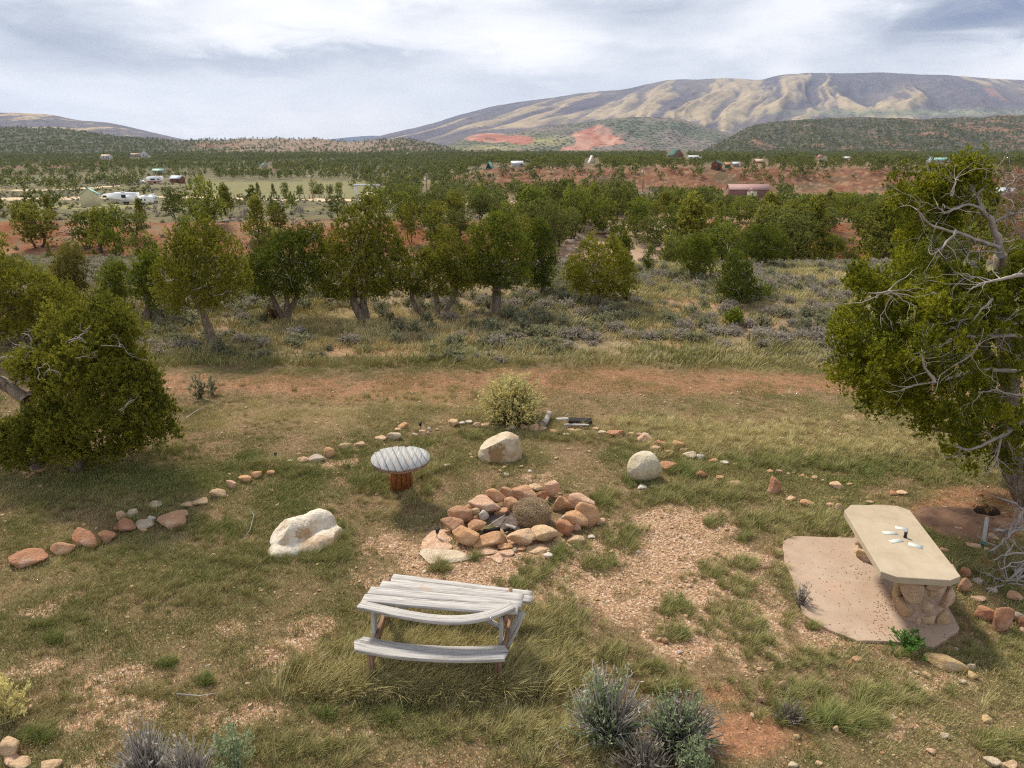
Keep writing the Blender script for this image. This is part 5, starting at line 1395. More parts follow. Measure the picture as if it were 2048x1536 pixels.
for cx, cy, w, h, c, lab in [
    (1338, 932, 36, 13, 'red', 'flat red stone touching the right side of the round white boulder'), (1402, 949, 22, 17, 'red', 'angular dark red stone right of the round white boulder'), (1440, 954, 16, 8, 'orange', 'small orange stone between the angular red one and the long pink one'),
    (1468, 967, 32, 15, 'pink', 'long pink stone slanting in the grass right of the round white boulder'), (1548, 973, 26, 36, 'red', 'upright red stone with white veins left of the concrete table'), (1581, 996, 20, 9, 'pink', 'small pink stone right of the upright veined red one'),
    (1613, 1004, 30, 16, 'orange', 'blocky orange stone above the corner of the concrete pad'), (1678, 1013, 17, 16, 'tan', 'round tan stone at the far left corner of the concrete table'), (1661, 1009, 14, 10, 'pink', 'small pink stone left of the round tan one by the concrete table'),
    (1739, 1003, 17, 7, 'pink', 'small flat pink stone just behind the concrete table'), (1788, 986, 18, 9, 'red', 'small red stone behind the far end of the concrete table'), (1806, 985, 22, 8, 'tan', 'flat tan stone beside the small red one behind the concrete table'),
    (1890, 1014, 18, 8, 'cream', 'pale flat stone on the edge of the dug dirt'), (1918, 1056, 17, 12, 'pink', 'rounded pale pink stone in the middle of the dug dirt'), (1957, 1052, 14, 10, 'tan', 'tan stone just left of the white pipe'),
    (1984, 1071, 26, 13, 'tan', 'tapered tan stone just right of the white pipe'), (1946, 1089, 26, 10, 'pink', 'flat pink stone below the white pipe'), (1972, 1096, 13, 8, 'pink', 'small pink stone at the foot of the white pipe'),
    (1888, 1098, 16, 10, 'brown', 'brown stone against the right edge of the concrete table'), (1880, 1050, 8, 6, 'orange', 'tiny orange stone in the dug dirt nearest the table'), (1931, 1143, 24, 26, 'red', 'dark red stone right of the near corner of the concrete table'),
    (1929, 1170, 26, 34, 'brown', 'tall brown stone behind the near corner of the concrete table'), (1955, 1160, 18, 14, 'grey', 'grey stone beside the tall brown one'), (1968, 1225, 36, 30, 'red', 'dusty red wedge stone left of the big red block'),
    (2004, 1238, 42, 50, 'red', 'big red block stone at the right edge among dead branches'), (2036, 1232, 24, 24, 'cream', 'rounded cream stone at the right edge beside the big red block'), (2052, 1245, 24, 36, 'red', 'red stone cut off by the right edge'),
    (1958, 1195, 26, 12, 'pink', 'flat pink stone above the dusty red wedge'), (2030, 1190, 34, 16, 'brown', 'brown stone under the dead branches'), (1985, 1178, 20, 12, 'grey', 'flat greyish stone under the dead branches'),
    (1943, 1332, 14, 14, 'cream', 'round cream stone at the right tip of the long yellow one'), (1945, 1351, 20, 16, 'yellow', 'yellow stone below the tip of the long yellow one'), (1926, 1362, 12, 8, 'cream', 'small cream stone below the long yellow one'), (1913, 1297, 8, 9, 'cream', 'tiny cream stone above the long yellow one'),
    (1855, 1351, 18, 13, 'yellow', 'yellowish stone left of and below the long yellow one'), (1834, 1344, 12, 8, 'cream', 'tiny cream stone left of the yellowish one'), (1975, 1436, 20, 15, 'yellow', 'egg shaped yellow stone in the lower right grass'), (1697, 1444, 20, 17, 'yellow', 'round ochre stone in the lower right gravel'),
    (1672, 1460, 13, 12, 'pink', 'small pink stone below the round ochre one'), (1607, 1388, 13, 11, 'cream', 'cream pebble above the grey twig tuft lower right'), (1571, 1417, 13, 11, 'white', 'white pebble left of the grey twig tuft lower right'), (1522, 1400, 11, 15, 'pink', 'small upright pink stone on the red dirt'),
    (1636, 1440, 8, 10, 'white', 'small white pebble right of the grey twig tuft'), (1594, 1474, 13, 11, 'yellow', 'yellow pebble on the red dirt at lower right'), (1565, 1370, 16, 20, 'tan', 'tan stone by the bright grass tuft lower right'), (1519, 1340, 13, 10, 'pink', 'pink pebble at the gravel edge lower right'),
    (1890, 1472, 14, 12, 'cream', 'cream pebble in the lower right grass'), (1863, 1502, 18, 12, 'pink', 'pinkish pebble near the bottom right'), (1985, 1525, 26, 18, 'cream', 'pale stone at the bottom right corner'), (2020, 1530, 28, 18, 'tan', 'tan stone in the bottom right corner'),
    (1585, 1530, 20, 14, 'cream', 'cream stone at the bottom edge on the red dirt'), (1638, 1526, 16, 9, 'tan', 'tan stone at the bottom edge right of the cream one'), (1715, 1318, 20, 9, 'brown', 'dark brown stone in the gravel below the concrete pad'), (1697, 1325, 13, 8, 'red', 'reddish stone left of the dark brown one in the gravel'),
    (20, 1499, 40, 36, 'tan', 'large rounded tan stone at the bottom left corner'), (22, 1520, 40, 12, 'pink', 'flat pink stone below the rounded tan one at bottom left'), (41, 1527, 40, 16, 'tan', 'flat tan stone at the bottom left edge'), (100, 1533, 40, 10, 'tan', 'tan stone mostly cut off by the bottom edge at left'),
    (1320, 1253, 12, 12, 'yellow', 'yellow pebble in the gravel right of the picnic table'), (1318, 1279, 11, 9, 'yellow', 'ochre pebble in the gravel above the near sagebrush'), (1330, 1282, 13, 12, 'brown', 'brown pebble beside the ochre one above the near sagebrush'), (1359, 1305, 9, 8, 'white', 'white pebble in the gravel above the near sagebrush'),
    (1137, 1257, 11, 8, 'cream', 'cream pebble in grass right of the picnic table'), (1277, 1103, 8, 6, 'white', 'tiny white pebble in the gravel right of the fire ring'), (1284, 973, 20, 9, 'white', 'flat white stone under the left front of the round white boulder'), (1307, 973, 17, 10, 'cream', 'flat cream stone under the right front of the round white boulder'),
    (1082, 906, 8, 6, 'yellow', 'yellow pebble right of the brown stained boulder'), (1113, 916, 9, 5, 'yellow', 'second yellow pebble farther right of the brown stained boulder'), (894, 930, 14, 7, 'white', 'white stone in grass between spool table and brown stained boulder')]:
    stone(cx, cy, w, h, c, lab, None, .4)
o = stone(1893, 1323, 78, 20, 'yellow', 'long yellow loaf shaped stone below the concrete pad', None, .15, sub=5, name='loaf_stone'); o.scale = (1, .55, .8); o.rotation_euler = (0, 0, -.35)

def star(ells, center, n=5, noise=.06, seed=0, k=.10, planes=()):
    """surface seen from 'center' of a smooth union of ellipsoids (c, radii, yaw, pitch)"""
    dirs, F = ico(n); dirs = unit(dirs)
    def f(p):
        acc = np.zeros(len(p))
        for c, r, yaw, pit in ells:
            q = p - np.asarray(c); cy, sy = math.cos(-yaw), math.sin(-yaw)
            q = np.stack([q[:, 0] * cy - q[:, 1] * sy, q[:, 0] * sy + q[:, 1] * cy, q[:, 2]], 1)
            ca, sa = math.cos(pit), math.sin(pit)
            q = np.stack([q[:, 0] * ca + q[:, 2] * sa, q[:, 1], -q[:, 0] * sa + q[:, 2] * ca], 1)
            g = (np.linalg.norm(q / np.asarray(r), axis=1) - 1) * min(r)
            acc = acc + np.exp(-g / (k * .35))
        return -np.log(acc + 1e-30) * k * .35
    R = np.full(len(dirs), .02); mx_ = 2.2
    found = np.zeros(len(dirs), bool)
    for t in np.linspace(mx_, .02, 180):
        v = f(np.asarray(center) + dirs * t)
        new = (~found) & (v < 0); R[new] = t; found |= new
    lo, hi = R.copy(), R + mx_ / 179
    for _ in range(10):
        md = (lo + hi) / 2; v = f(np.asarray(center) + dirs * md[:, None]); lo = np.where(v < 0, md, lo); hi = np.where(v < 0, hi, md)
    V = np.asarray(center) + dirs * lo[:, None]
    for nrm, hgt in planes:
        nrm = unit(np.array(nrm, float)); d = V @ nrm - hgt; V = V - np.outer(np.clip(d, 0, None) * .95, nrm)
    V = V + dirs * (noise3(V, 5, seed, 4) * noise)[:, None] + dirs * (noise3(V, 22, seed + 3, 3) * noise * .25)[:, None]
    return V, F

def boulder_mat(name, base, stain, sc=3.0, thr=.5, mask=None):
    t = NT(name, .9, .15); v = t.objc()
    n = t.noise(sc, 7, .65, v); n2 = t.noise(sc * 6, 6, .65, v)
    c = t.mix(t.rng(n, thr, thr + .18), base, stain)
    if mask:
        sep = t.node('ShaderNodeVectorMath', operation='DISTANCE'); t.l.new(v, sep.inputs[0]); sep.inputs[1].default_value = mask[0]
        m = t.math('ADD', sep.outputs['Value'], t.math('ADD', t.math('MULTIPLY', t.math('SUBTRACT', n2, .5), .30), t.math('MULTIPLY', t.math('SUBTRACT', n, .5), .55)))
        c = t.mix(t.rng(m, mask[1], mask[1] - .07), c, mask[2])
    c = t.mix(t.rng(n2, .32, .6, .45, 0), c, t.mix(1.0, c, (.62, .54, .46), 'MULTIPLY'))
    cr_ = t.vor(5.5, v, 'Distance', 'DISTANCE_TO_EDGE')
    c = t.mix(t.rng(cr_, 0, .012, .35, 0), c, (.28, .19, .12))
    t.bump(t.math('ADD', n2, t.math('MULTIPLY', t.noise(sc * 18, 4, .6, v), .4)), .8, .03)
    return t.done(c)
# long white boulder with a flat shelf, left of the fire ring
b = P(612, 1085); z0 = float(terrain(b[0:1], b[1:2])[0])
V, F = star([((-.09, .06, .17), (.52, .19, .18), .62, -.06), ((.15, .24, .20), (.22, .18, .17), .62, 0), ((-.08, -.15, .0), (.44, .22, .13), .5, 0), ((.28, .04, .04), (.30, .30, .13), .3, 0)], (.02, .02, .08), 6, .13, 11, .07, [((1, -.1, .1), .47), ((.45, -.75, .6), .33), ((-.5, -.4, .75), .38), ((-.9, .1, .4), .50)])
V = V * np.array([.92, .92, 1.0])
tag(add('boulder', mesh_np('boulder', V, F, True, boulder_mat('boulder_white', (.76, .68, .56), (.56, .38, .22), 3.4, .46, ((.05, -.10, .17), .13, (.50, .34, .20)))), loc=(b[0], b[1], z0)), 'long white boulder with orange stain and flat shelf, left of the fire ring', 'boulder', 'large seat boulders round the fire ring')
b = P(1002, 914); z0 = float(terrain(b[0:1], b[1:2])[0])
V, F = star([((-.02, .02, .17), (.36, .25, .19), .30, -.22), ((.12, .04, .24), (.24, .23, .18), .3, -.1), ((-.22, -.10, .07), (.17, .15, .12), 0, 0), ((.04, -.06, .06), (.34, .22, .15), 0, 0)], (0, 0, .12), 6, .08, 12, .10, [((.1, -1, .35), .25), ((-.42, 0, 1), .33), ((1, -.1, .2), .36)])
V = V * np.array([.98, 1, 1.02])
tag(add('boulder', mesh_np('boulder', V, F, True, boulder_mat('boulder_stained', (.60, .51, .38), (.46, .33, .20), 3, .46, ((-.05, -.25, .14), .19, (.34, .22, .11)))), loc=(b[0], b[1], z0)), 'cream boulder with dark brown stained front, behind the fire ring', 'boulder', 'large seat boulders round the fire ring')
b = P(1288, 958); z0 = float(terrain(b[0:1], b[1:2])[0])
V, F = star([((0, 0, .24), (.26, .24, .25), 0, 0), ((.10, 0, .24), (.18, .2, .21), 0, 0), ((-.10, 0, .18), (.17, .2, .2), 0, 0)], (0, 0, .2), 6, .06, 13, .05, [((0, 0, 1), .47), ((1, .3, .5), .30), ((-.8, -.5, .6), .36)])
tag(add('boulder', mesh_np('boulder', V, F, True, boulder_mat('boulder_round', (.60, .54, .41), (.50, .41, .25), 4, .47)), loc=(b[0], b[1], z0)), 'round whitish boulder right of and behind the fire ring', 'boulder', 'large seat boulders round the fire ring')
# pale rocks on the sandy slope of the wash
for px, py, w, h, lab in [(1140, 486, 22, 12, 'pale flat rock at the left of the sandy slope'), (1150, 480, 18, 9, 'pale rock above the left one on the sandy slope'), (1162, 478, 20, 12, 'pale rock cluster member in the centre of the sandy slope'), (1138, 500, 14, 9, 'whitish rock lowest on the sandy slope'),
                          (1212, 464, 46, 14, 'broad pale bedrock slab at the top of the sandy slope'), (1224, 474, 30, 10, 'second pale slab under the broad one on the sandy slope'), (1128, 478, 14, 9, 'small pale rock at the far left of the sandy slope'), (1132, 515, 10, 6, 'small pinkish rock below the whitish one on the slope')]:
    p = hit(px, py); D = depth_of(p); W = w * D / FPX
    V, F = rock_verts(2000 + px, (W, W * .8, max(.3, h * D / FPX * .9)), .8, 3, .1)
    o = add('rock', mesh_np('rock', V, F, True, M_ROCK), loc=(p[0], p[1], p[2] + .08)); o.color = (.66, .54, .44, 1)
    tag(o, lab, 'rock')

# ash, charred wood and tumbleweed in the ring
def disc_sheet(name, c, rx, ry, dz, mat, seed, dome=0.0, n=40, rings=12, kind=None, label=None, cat=None):
    a = np.linspace(0, 2 * math.pi, n, endpoint=False)
    rad = 1 + (fbm(np.cos(a) * 1.6 + seed, np.sin(a) * 1.6, 3, seed) - .5) * .6
    V, F = [[c[0], c[1], 0]], []
    for k in range(1, rings + 1):
        f = k / rings
        for j in range(n): V.append([c[0] + rx * f * rad[j] * math.cos(a[j]), c[1] + ry * f * rad[j] * math.sin(a[j]), 0])
    V = np.array(V); f = np.concatenate([[0], np.repeat(np.arange(1, rings + 1) / rings, n)])
    V[:, 2] = terrain(V[:, 0], V[:, 1]) + dz * (1 - f ** 6) - .01 * f ** 6 + dome * (1 - f ** 2) * (1 + (fbm(V[:, 0] * 5, V[:, 1] * 5, 4, seed) - .5) * 1.2)
    tri = np.array([[0, 1 + j, 1 + (j + 1) % n] for j in range(n)])
    q = np.array([[1 + (k - 1) * n + j, 1 + k * n + j, 1 + k * n + (j + 1) % n, 1 + (k - 1) * n + (j + 1) % n] for k in range(1, rings) for j in range(n)])
    return tag(add(name, mesh_np(name, V, [tri, q], True, mat)), label, cat, kind=kind)
M_ASH = plain('ash', (.13, .10, .085), .95, .5, 9, .5)
c = P(1035, 1032)
disc_sheet('ash', c, .52, .42, .02, M_ASH, 5, .02, kind='stuff')
def tumble(name, c, R, n, seed, mat, label, cat, squash=.72, r=.0022):
    rng = np.random.default_rng(seed); paths = []
    for i in range(n):
        d0 = unit(rng.normal(size=3)); d1 = unit(d0 + rng.normal(size=3) * .9); d2 = unit(d1 + rng.normal(size=3) * .7)
        f = rng.uniform(.45, 1.0) ** .5
        pts = np.array([d0 * R * f * .85, unit(d0 + d1) * R * f, d1 * R * f, unit(d1 + d2) * R * f * .98, d2 * R * f * .9])
        pts[:, 2] *= squash
        paths.append((pts, np.array([1, .9, .8, .6, .3]) * r))
    V, F = tubes(paths, 3)
    V[:, 2] += R * squash * .85
    return tag(add(name, mesh_np(name, V, F, False, mat), loc=(c[0], c[1], float(terrain(np.array([c[0]]), np.array([c[1]]))[0]))), label, cat)
M_TUMB = plain('tumbleweed_twigs', (.42, .31, .19), .9, .3, 3, 0)
tumble('tumbleweed', P(1064, 1046), .30, 900, 3, M_TUMB, 'dry brown tumbleweed caught inside the fire ring', 'tumbleweed')
M_CHAR = plain('charred_wood', (.025, .022, .02), .85, .4, 12, .5)
def log_between(name, a, b, r, mat, label, cat, z=.04, sides=9):
    p0 = P(*a, z); p1 = P(*b, z)
    for p in (p0, p1): p[2] += float(terrain(p[0:1], p[1:2])[0])
    rng = np.random.default_rng(int(a[0]))
    q, rr = wander(p0, p1, 7, .03, rng, r, r * .9)
    V, F = tubes([(q, rr * rng.uniform(.9, 1.1, 7))], sides)
    return tag(add(name, mesh_np(name, V, F, True, mat)), label, cat)
log_between('charred_log', (968, 1062), (1000, 1056), .035, M_CHAR, 'charred black piece of wood in the ash of the fire ring', 'firewood')
log_between('charred_log', (1008, 1060), (1026, 1052), .026, M_CHAR, 'small charred stick right of the larger charred wood in the ring', 'firewood')
log_between('firewood', (1012, 1049), (1032, 1056), .028, M_DEAD, 'pale unburnt stick lying on the ash in the fire ring', 'firewood', .06)
log_between('twig', (975, 1052), (1010, 1028), .008, M_DEAD, 'thin bent twig lying across the inside of the fire ring', 'twig', .08, 5)
log_between('twig', (1030, 950), (1048, 948), .0, M_DEAD, 'x', 'twig') if False else None

# ------------------------------------------------------------------ picnic table
def wood_mat(name, a, b_, c_, axis=0, sc=1.0):
    t = NT(name, .8, .2); v = t.attr('grain', out='Vector')
    g = t.mapping(v, (1.2 * sc, 30 * sc, 30 * sc))
    n = t.noise(2.0, 8, .7, g, .4)
    col = t.ramp(n, [(.28, a), (.5, b_), (.72, c_)])
    crack = t.noise(1.6, 5, .8, t.mapping(v, (.5, 55, 10)))
    col = t.mix(t.rng(crack, .34, .44, .85, 0), col, (.12, .095, .08))
    st = t.noise(3.5, 4, .6, v)
    col = t.mix(t.rng(st, .60, .74, 0, .55), col, (.42, .27, .17))
    t.bump(t.math('ADD', n, t.rng(crack, .3, .42)), .7, .008)
    return t.done(col)
M_PLANK = wood_mat('weathered_plank', (.20, .18, .165), (.45, .42, .39), (.63, .60, .56))
M_PLANKD = wood_mat('brown_wood', (.16, .085, .05), (.28, .16, .10), (.42, .30, .21))

def beam(name, pts, w, h, mat, parent, wdir=None, seed=0, chamfer=(0, 0)):
    """plank swept along pts; w across (horizontal unless wdir), h thick; grain coordinates follow the length"""
    pts = np.array(pts, float)
    d = np.concatenate([[0], np.cumsum(np.linalg.norm(np.diff(pts, axis=0), axis=1))])
    n = max(9, int(d[-1] / .06)); u = np.linspace(0, d[-1], n)
    if len(pts) > 2:
        tt = d / d[-1]; deg = min(3, len(pts) - 1)
        C = np.stack([np.polyval(np.polyfit(tt, pts[:, k], deg), u / d[-1]) for k in range(3)], 1)
    else: C = np.stack([np.interp(u, d, pts[:, k]) for k in range(3)], 1)
    t = unit(np.gradient(C, axis=0))
    if wdir is None: s = unit(np.cross(t, np.array([0, 0, 1.0])))
    else:
        s = np.asarray(wdir, float)[None] - t * (t @ np.asarray(wdir, float))[:, None]; s = unit(s)
    up = unit(np.cross(s, t))
    e = .006
    prof = [(-w / 2, -h / 2 + e), (-w / 2, h / 2 - e), (-w / 2 + e, h / 2), (0, h / 2), (w / 2 - e, h / 2), (w / 2, h / 2 - e), (w / 2, -h / 2 + e), (w / 2 - e, -h / 2), (-w / 2 + e, -h / 2)]
    K = len(prof)
    rngw = fbm(u * 4 + seed * 7, u * 0 + seed, 3, seed) - .5
    V = np.stack([C + s * a + up * b for a, b in prof], 1)
    V = V + (s * (rngw * .006)[:, None])[:, None]
    for end, ch in ((0, chamfer[0]), (-1, chamfer[1])):
        if ch:
            sg = 1 if end == 0 else -1
            for j, (a, b) in enumerate(prof):
                V[end, j] += t[end] * sg * ch * (abs(a) / (w / 2)) ** 3
    V = V.reshape(-1, 3)
    i = np.arange(n - 1)[:, None] * K; j = np.arange(K)[None]
    F = np.stack([i + j, i + (j + 1) % K, i + K + (j + 1) % K, i + K + j], -1).reshape(-1, 4)
    me_caps = [np.arange(K)[None, ::-1], (np.arange(K) + (n - 1) * K)[None]]
    grain = np.stack([np.repeat(u, K) + seed * 3.1, np.tile([p[0] for p in prof], n) + seed * .37, np.tile([p[1] for p in prof], n)], 1)
    loc = np.array(parent.location) if parent is not None else np.zeros(3)
    me = mesh_np(name, V - loc, [F] + me_caps, False, mat)
    a = me.attributes.new('grain', 'FLOAT_VECTOR', 'POINT'); a.data.foreach_set('vector', np.ascontiguousarray(grain, np.float32).ravel())
    return add(name, me, parent)

pt0 = P(880, 1240); pt0[2] = 0
PT = tag(empty('picnic_table', tuple(pt0)), 'weathered grey wooden picnic table with warped planks, in long grass', 'picnic table')
TZ = .73
def PP(l, z): return [P(a, b, z) for a, b in l]
beam('tabletop_plank', PP([(762, 1170), (850, 1178), (950, 1187), (1046, 1196)], TZ), .125, .038, M_PLANK, PT, seed=1)
beam('tabletop_plank', PP([(739, 1182), (850, 1192), (950, 1200), (1044, 1209)], TZ - .004), .125, .038, M_PLANK, PT, seed=2)
beam('tabletop_plank', PP([(727, 1197), (840, 1207), (940, 1215), (1036, 1220)], TZ - .002), .125, .038, M_PLANK, PT, seed=3, chamfer=(.0, .0))
wp = [P(719, 1210, TZ), P(800, 1227, TZ - .005), P(880, 1240, TZ - .02), P(945, 1238, TZ - .01), P(990, 1226, TZ + .02), P(1026, 1211, TZ + .06)]
o = beam('tabletop_plank', wp, .115, .038, M_PLANK, PT, seed=4); o['label'] = 'bowed front plank sprung loose at its right end'
nb1 = beam('bench_plank', [P(708, 1286, .43), P(765, 1297, .43), P(840, 1306, .428), P(927, 1309, .43), P(1018, 1306, .435)], .205, .042, M_PLANK, PT, seed=5, chamfer=(.07, .05))
fb0, fb1 = P(775, 1165, .43), P(1066, 1200, .43)
beam('bench_plank', [fb0, (fb0 + fb1) / 2, fb1], .12, .042, M_PLANK, PT, seed=6, chamfer=(0, .02))
fb2, fb3 = P(785, 1155, .43), P(1063, 1190, .43)
beam('bench_plank', [fb2, fb3], .10, .042, M_PLANK, PT, seed=7)
ax = unit(P(1046, 1200, TZ) - P(740, 1182, TZ)); pr = np.array([-ax[1], ax[0], 0])        # along and across the table
for k, (topc, benc) in enumerate([(P(757, 1190, .66), P(742, 1298, .40)), (P(1008, 1212, .66), P(997, 1307, .40))]):
    mid = topc.copy(); mid[:2] = topc[:2]
    farc = 2 * mid[:2] - benc[:2]
    n0 = np.array([benc[0], benc[1], 0]) - pr * -.02; n0[2] = .0
    # crossing pair of splayed legs
    beam('leg', [mid - pr * .19 + np.array([0, 0, .03]), np.array([*(benc[:2] + pr[:2] * .10), -.06])], .038, .09, M_PLANK, PT, wdir=ax, seed=10 + k)
    beam('leg', [mid + pr * .17 + np.array([0, 0, .03]), np.array([*(2 * mid[:2] - benc[:2] - pr[:2] * .10), -.06])], .038, .09, M_PLANKD, PT, wdir=ax, seed=12 + k)
    beam('cross_beam', [np.array([*(benc[:2] - pr[:2] * .06), .385]) + ax * .045, np.array([*(2 * mid[:2] - benc[:2]), .385]) + ax * .045], .038, .085, M_PLANKD, PT, wdir=ax, seed=14 + k)
    beam('top_cleat', [mid - pr * .25 + ax * .045 + np.array([0, 0, .02]), mid + pr * .26 + ax * .045 + np.array([0, 0, .02])], .038, .07, M_PLANKD, PT, wdir=ax, seed=16 + k)
    beam('brace', [mid + ax * (.50 if k == 0 else -.50) + np.array([0, 0, .02]), np.array([mid[0], mid[1], .40]) + ax * (.05 if k == 0 else -.05)], .07, .036, M_PLANK, PT, seed=18 + k)
    beam('bench_foot', [np.array([*(benc[:2] - pr[:2] * .03), .37]), np.array([*(benc[:2] - pr[:2] * .02), -.05])], .06, .05, M_PLANKD, PT, wdir=ax, seed=40 + k)
beam('brace', [P(1045, 1224, .62), P(1010, 1294, .22)], .085, .04, M_PLANK, PT, wdir=ax, seed=22)

# ------------------------------------------------------------------ cable spool table
sp = P(802, 975); sp[2] = float(terrain(sp[0:1], sp[1:2])[0])
SPT = tag(empty('spool_table', tuple(sp)), 'round grey plank table on a rusty brown post, made from a cable spool', 'table')
tc = P(801, 917, .74)
tc_l = np.array([tc[0] - sp[0], tc[1] - sp[1], .74 - 0])
Rr = 58.5 * depth_of(tc) / FPX
def wood_piece(name, outline, z0, z1, mat, parent, seed, tilt=None):
    n = len(outline); o2 = np.array(outline)
    V = np.concatenate([np.c_[o2, np.full(n, z0)], np.c_[o2, np.full(n, z1)]])
    F = [np.arange(n)[None, ::-1], (np.arange(n) + n)[None], np.array([[j, (j + 1) % n, n + (j + 1) % n, n + j] for j in range(n)])]
    me = mesh_np(name, V, F, False, mat)
    a = me.attributes.new('grain', 'FLOAT_VECTOR', 'POINT'); g = V[:, [1, 0, 2]].copy(); g[:, 0] += seed * 2.3; g[:, 1] += seed * .41
    a.data.foreach_set('vector', np.ascontiguousarray(g, np.float32).ravel())
    return add(name, me, parent)
M_SPOOL = wood_mat('silver_plank', (.20, .195, .19), (.38, .375, .365), (.54, .53, .52))
nb_ = 9; wd = 2 * Rr / nb_; rs_ = np.random.default_rng(4)
th = math.radians(20)                                   # boards run away from the camera, turned to the left
for j in range(nb_):
    x0, x1 = -Rr + j * wd + .004, -Rr + (j + 1) * wd - .004
    xs_ = np.linspace(x0, x1, 6)
    half = np.sqrt(np.clip(Rr * Rr - xs_ ** 2, 0.0005, None))
    cut = rs_.uniform(-.03, .05) if 0 < j < 7 else .01
    out = [(a, -b) for a, b in zip(xs_, half)] + [(a, b - cut * (1 if .5 else 0)) for a, b in list(zip(xs_, half))[::-1]]
    if 0 < j < 7:
        yb = half.mean() - max(cut, 0) + .012
        out = [(a, -b) for a, b in zip(xs_, half)] + [(x1, yb + rs_.uniform(-.01, .01)), (x0, yb + rs_.uniform(-.02, .01))]
    lift = rs_.uniform(0, .014)
    out = [(tc_l[0] + a * math.cos(th) - b * math.sin(th), tc_l[1] + a * math.sin(th) + b * math.cos(th)) for a, b in out]
    wood_piece('top_board', out, tc_l[2] - .022 + lift, tc_l[2] + .006 + lift, M_SPOOL, SPT, j + 1)
ca = np.linspace(0, 2 * math.pi, 40, endpoint=False)
wood_piece('under_board', [(tc_l[0] + Rr * .985 * math.cos(a), tc_l[1] + Rr * .985 * math.sin(a)) for a in ca], tc_l[2] - .052, tc_l[2] - .025, M_PLANKD, SPT, 20)
def rust_mat():
    t = NT('rusty_stave', .7, .3); v = t.objc()
    n = t.noise(3, 7, .65, t.mapping(v, (12, 12, 1.0)))
    c = t.ramp(n, [(.3, (.07, .025, .012)), (.5, (.24, .085, .025)), (.68, (.42, .17, .05))])
    t.bump(n, .5, .01); return t.done(c)
M_RUST = rust_mat()
pr_ = 23.5 * depth_of(tc) / FPX
ns = 14
for j in range(ns):
    a0, a1 = 2 * math.pi * j / ns + .02, 2 * math.pi * (j + 1) / ns - .02
    ra = pr_ * (1 + rs_.uniform(-.03, .03))
    pts = [(ra * math.cos(a0), ra * math.sin(a0)), (ra * math.cos(a1), ra * math.sin(a1)), ((ra - .022) * math.cos(a1), (ra - .022) * math.sin(a1)), ((ra - .022) * math.cos(a0), (ra - .022) * math.sin(a0))]
    V = [(x_, y_, -.08) for x_, y_ in pts] + [(x_ + tc_l[0] * .8, y_ + tc_l[1] * .8, tc_l[2] - .053) for x_, y_ in pts]
    F = np.array([[0, 1, 5, 4], [1, 2, 6, 5], [2, 3, 7, 6], [3, 0, 4, 7], [3, 2, 1, 0], [4, 5, 6, 7]])
    add('post_stave', mesh_np('post_stave', np.array(V), F, False, M_RUST), SPT)

# ------------------------------------------------------------------ concrete pad and table
def conc_mat(name, a, b_, sc, dirt=.0):
    t = NT(name, .8, .2); v = t.pos()
    n = t.noise(sc, 7, .6, v, .6); n2 = t.noise(sc * 9, 6, .65, v)
    c = t.mix(t.rng(n, .35, .68), a, b_)
    c = t.mix(t.rng(t.noise(sc * .55, 6, .7, v, 1.0), .50, .72, 0, .45), c, tuple(q * .70 for q in a))
    c = t.mix(t.rng(n2, .3, .55, .22, 0), c, tuple(q * .72 for q in a))
    if dirt:
        sp_ = t.vor(26, v, 'Distance'); sc_n = t.noise(2.5, 4, .6, v)
        c = t.mix(t.math('MULTIPLY', t.rng(sp_, .16, .08), t.math('MULTIPLY', t.math('GREATER_THAN', sc_n, .52), dirt)), c, (.20, .10, .06))
        c = t.mix(t.rng(t.noise(1.3, 5, .7, v), .5, .75, 0, .45), c, (.50, .30, .19))
    t.bump(n2, .25, .01)
    return t.done(c)
M_PAD = conc_mat('pinkish_concrete', (.39, .275, .195), (.46, .35, .265), 1.6, .9)
M_SLAB = conc_mat('buff_concrete', (.41, .325, .225), (.49, .405, .295), 2.2, 0)
def prism(name, pts, z0, z1, mat, parent=None, bevel=0.0):
    import bmesh
    bm = bmesh.new(); vs = [bm.verts.new((p[0], p[1], z0)) for p in pts]; f = bm.faces.new(vs)
    r = bmesh.ops.extrude_face_region(bm, geom=[f]); up = [e for e in r['geom'] if isinstance(e, bmesh.types.BMVert)]
    for v in up: v.co.z = z1
    bmesh.ops.recalc_face_normals(bm, faces=bm.faces)
    if bevel: bmesh.ops.bevel(bm, geom=[e for e in bm.edges if abs(e.verts[0].co.z - e.verts[1].co.z) < 1e-6 and e.verts[0].co.z > (z0 + z1) / 2] + [e for e in bm.edges if abs(e.verts[0].co.z - e.verts[1].co.z) > 1e-6], offset=bevel, segments=3, affect='EDGES', profile=.6)
    me = bpy.data.meshes.new(name); bm.to_mesh(me); bm.free(); me.materials.append(mat)
    return add(name, me, parent)
fine = []
for i in range(len(PADW)):
    a, b = PADW[i], PADW[(i + 1) % len(PADW)]
    for t in np.linspace(0, 1, 7)[:-1]:
        q = a + (b - a) * t; nz = (fbm(np.array([q[0] * 3]), np.array([q[1] * 3]), 3, 8)[0] - .5) * .09
        fine.append((q[0] + nz, q[1] - nz))
tag(prism('concrete_pad', fine, -.06, .035, M_PAD, None, .012), kind='structure')
top = [(1688.5, 1021), (1702, 1009), (1793.5, 1011), (1820, 1020), (1922, 1152.5), (1902, 1160.5), (1795, 1154), (1762, 1142.5)]
tw = np.array([P(a, b, .78) for a, b in top]); tctr = tw.mean(0)
CT_ = tag(empty('concrete_table', (tctr[0], tctr[1], 0)), 'buff concrete table with clipped corners on two cobblestone pedestals', 'table')
prism('tabletop', [(p[0] - tctr[0], p[1] - tctr[1]) for p in tw], .705, .78, M_SLAB, CT_, .010)
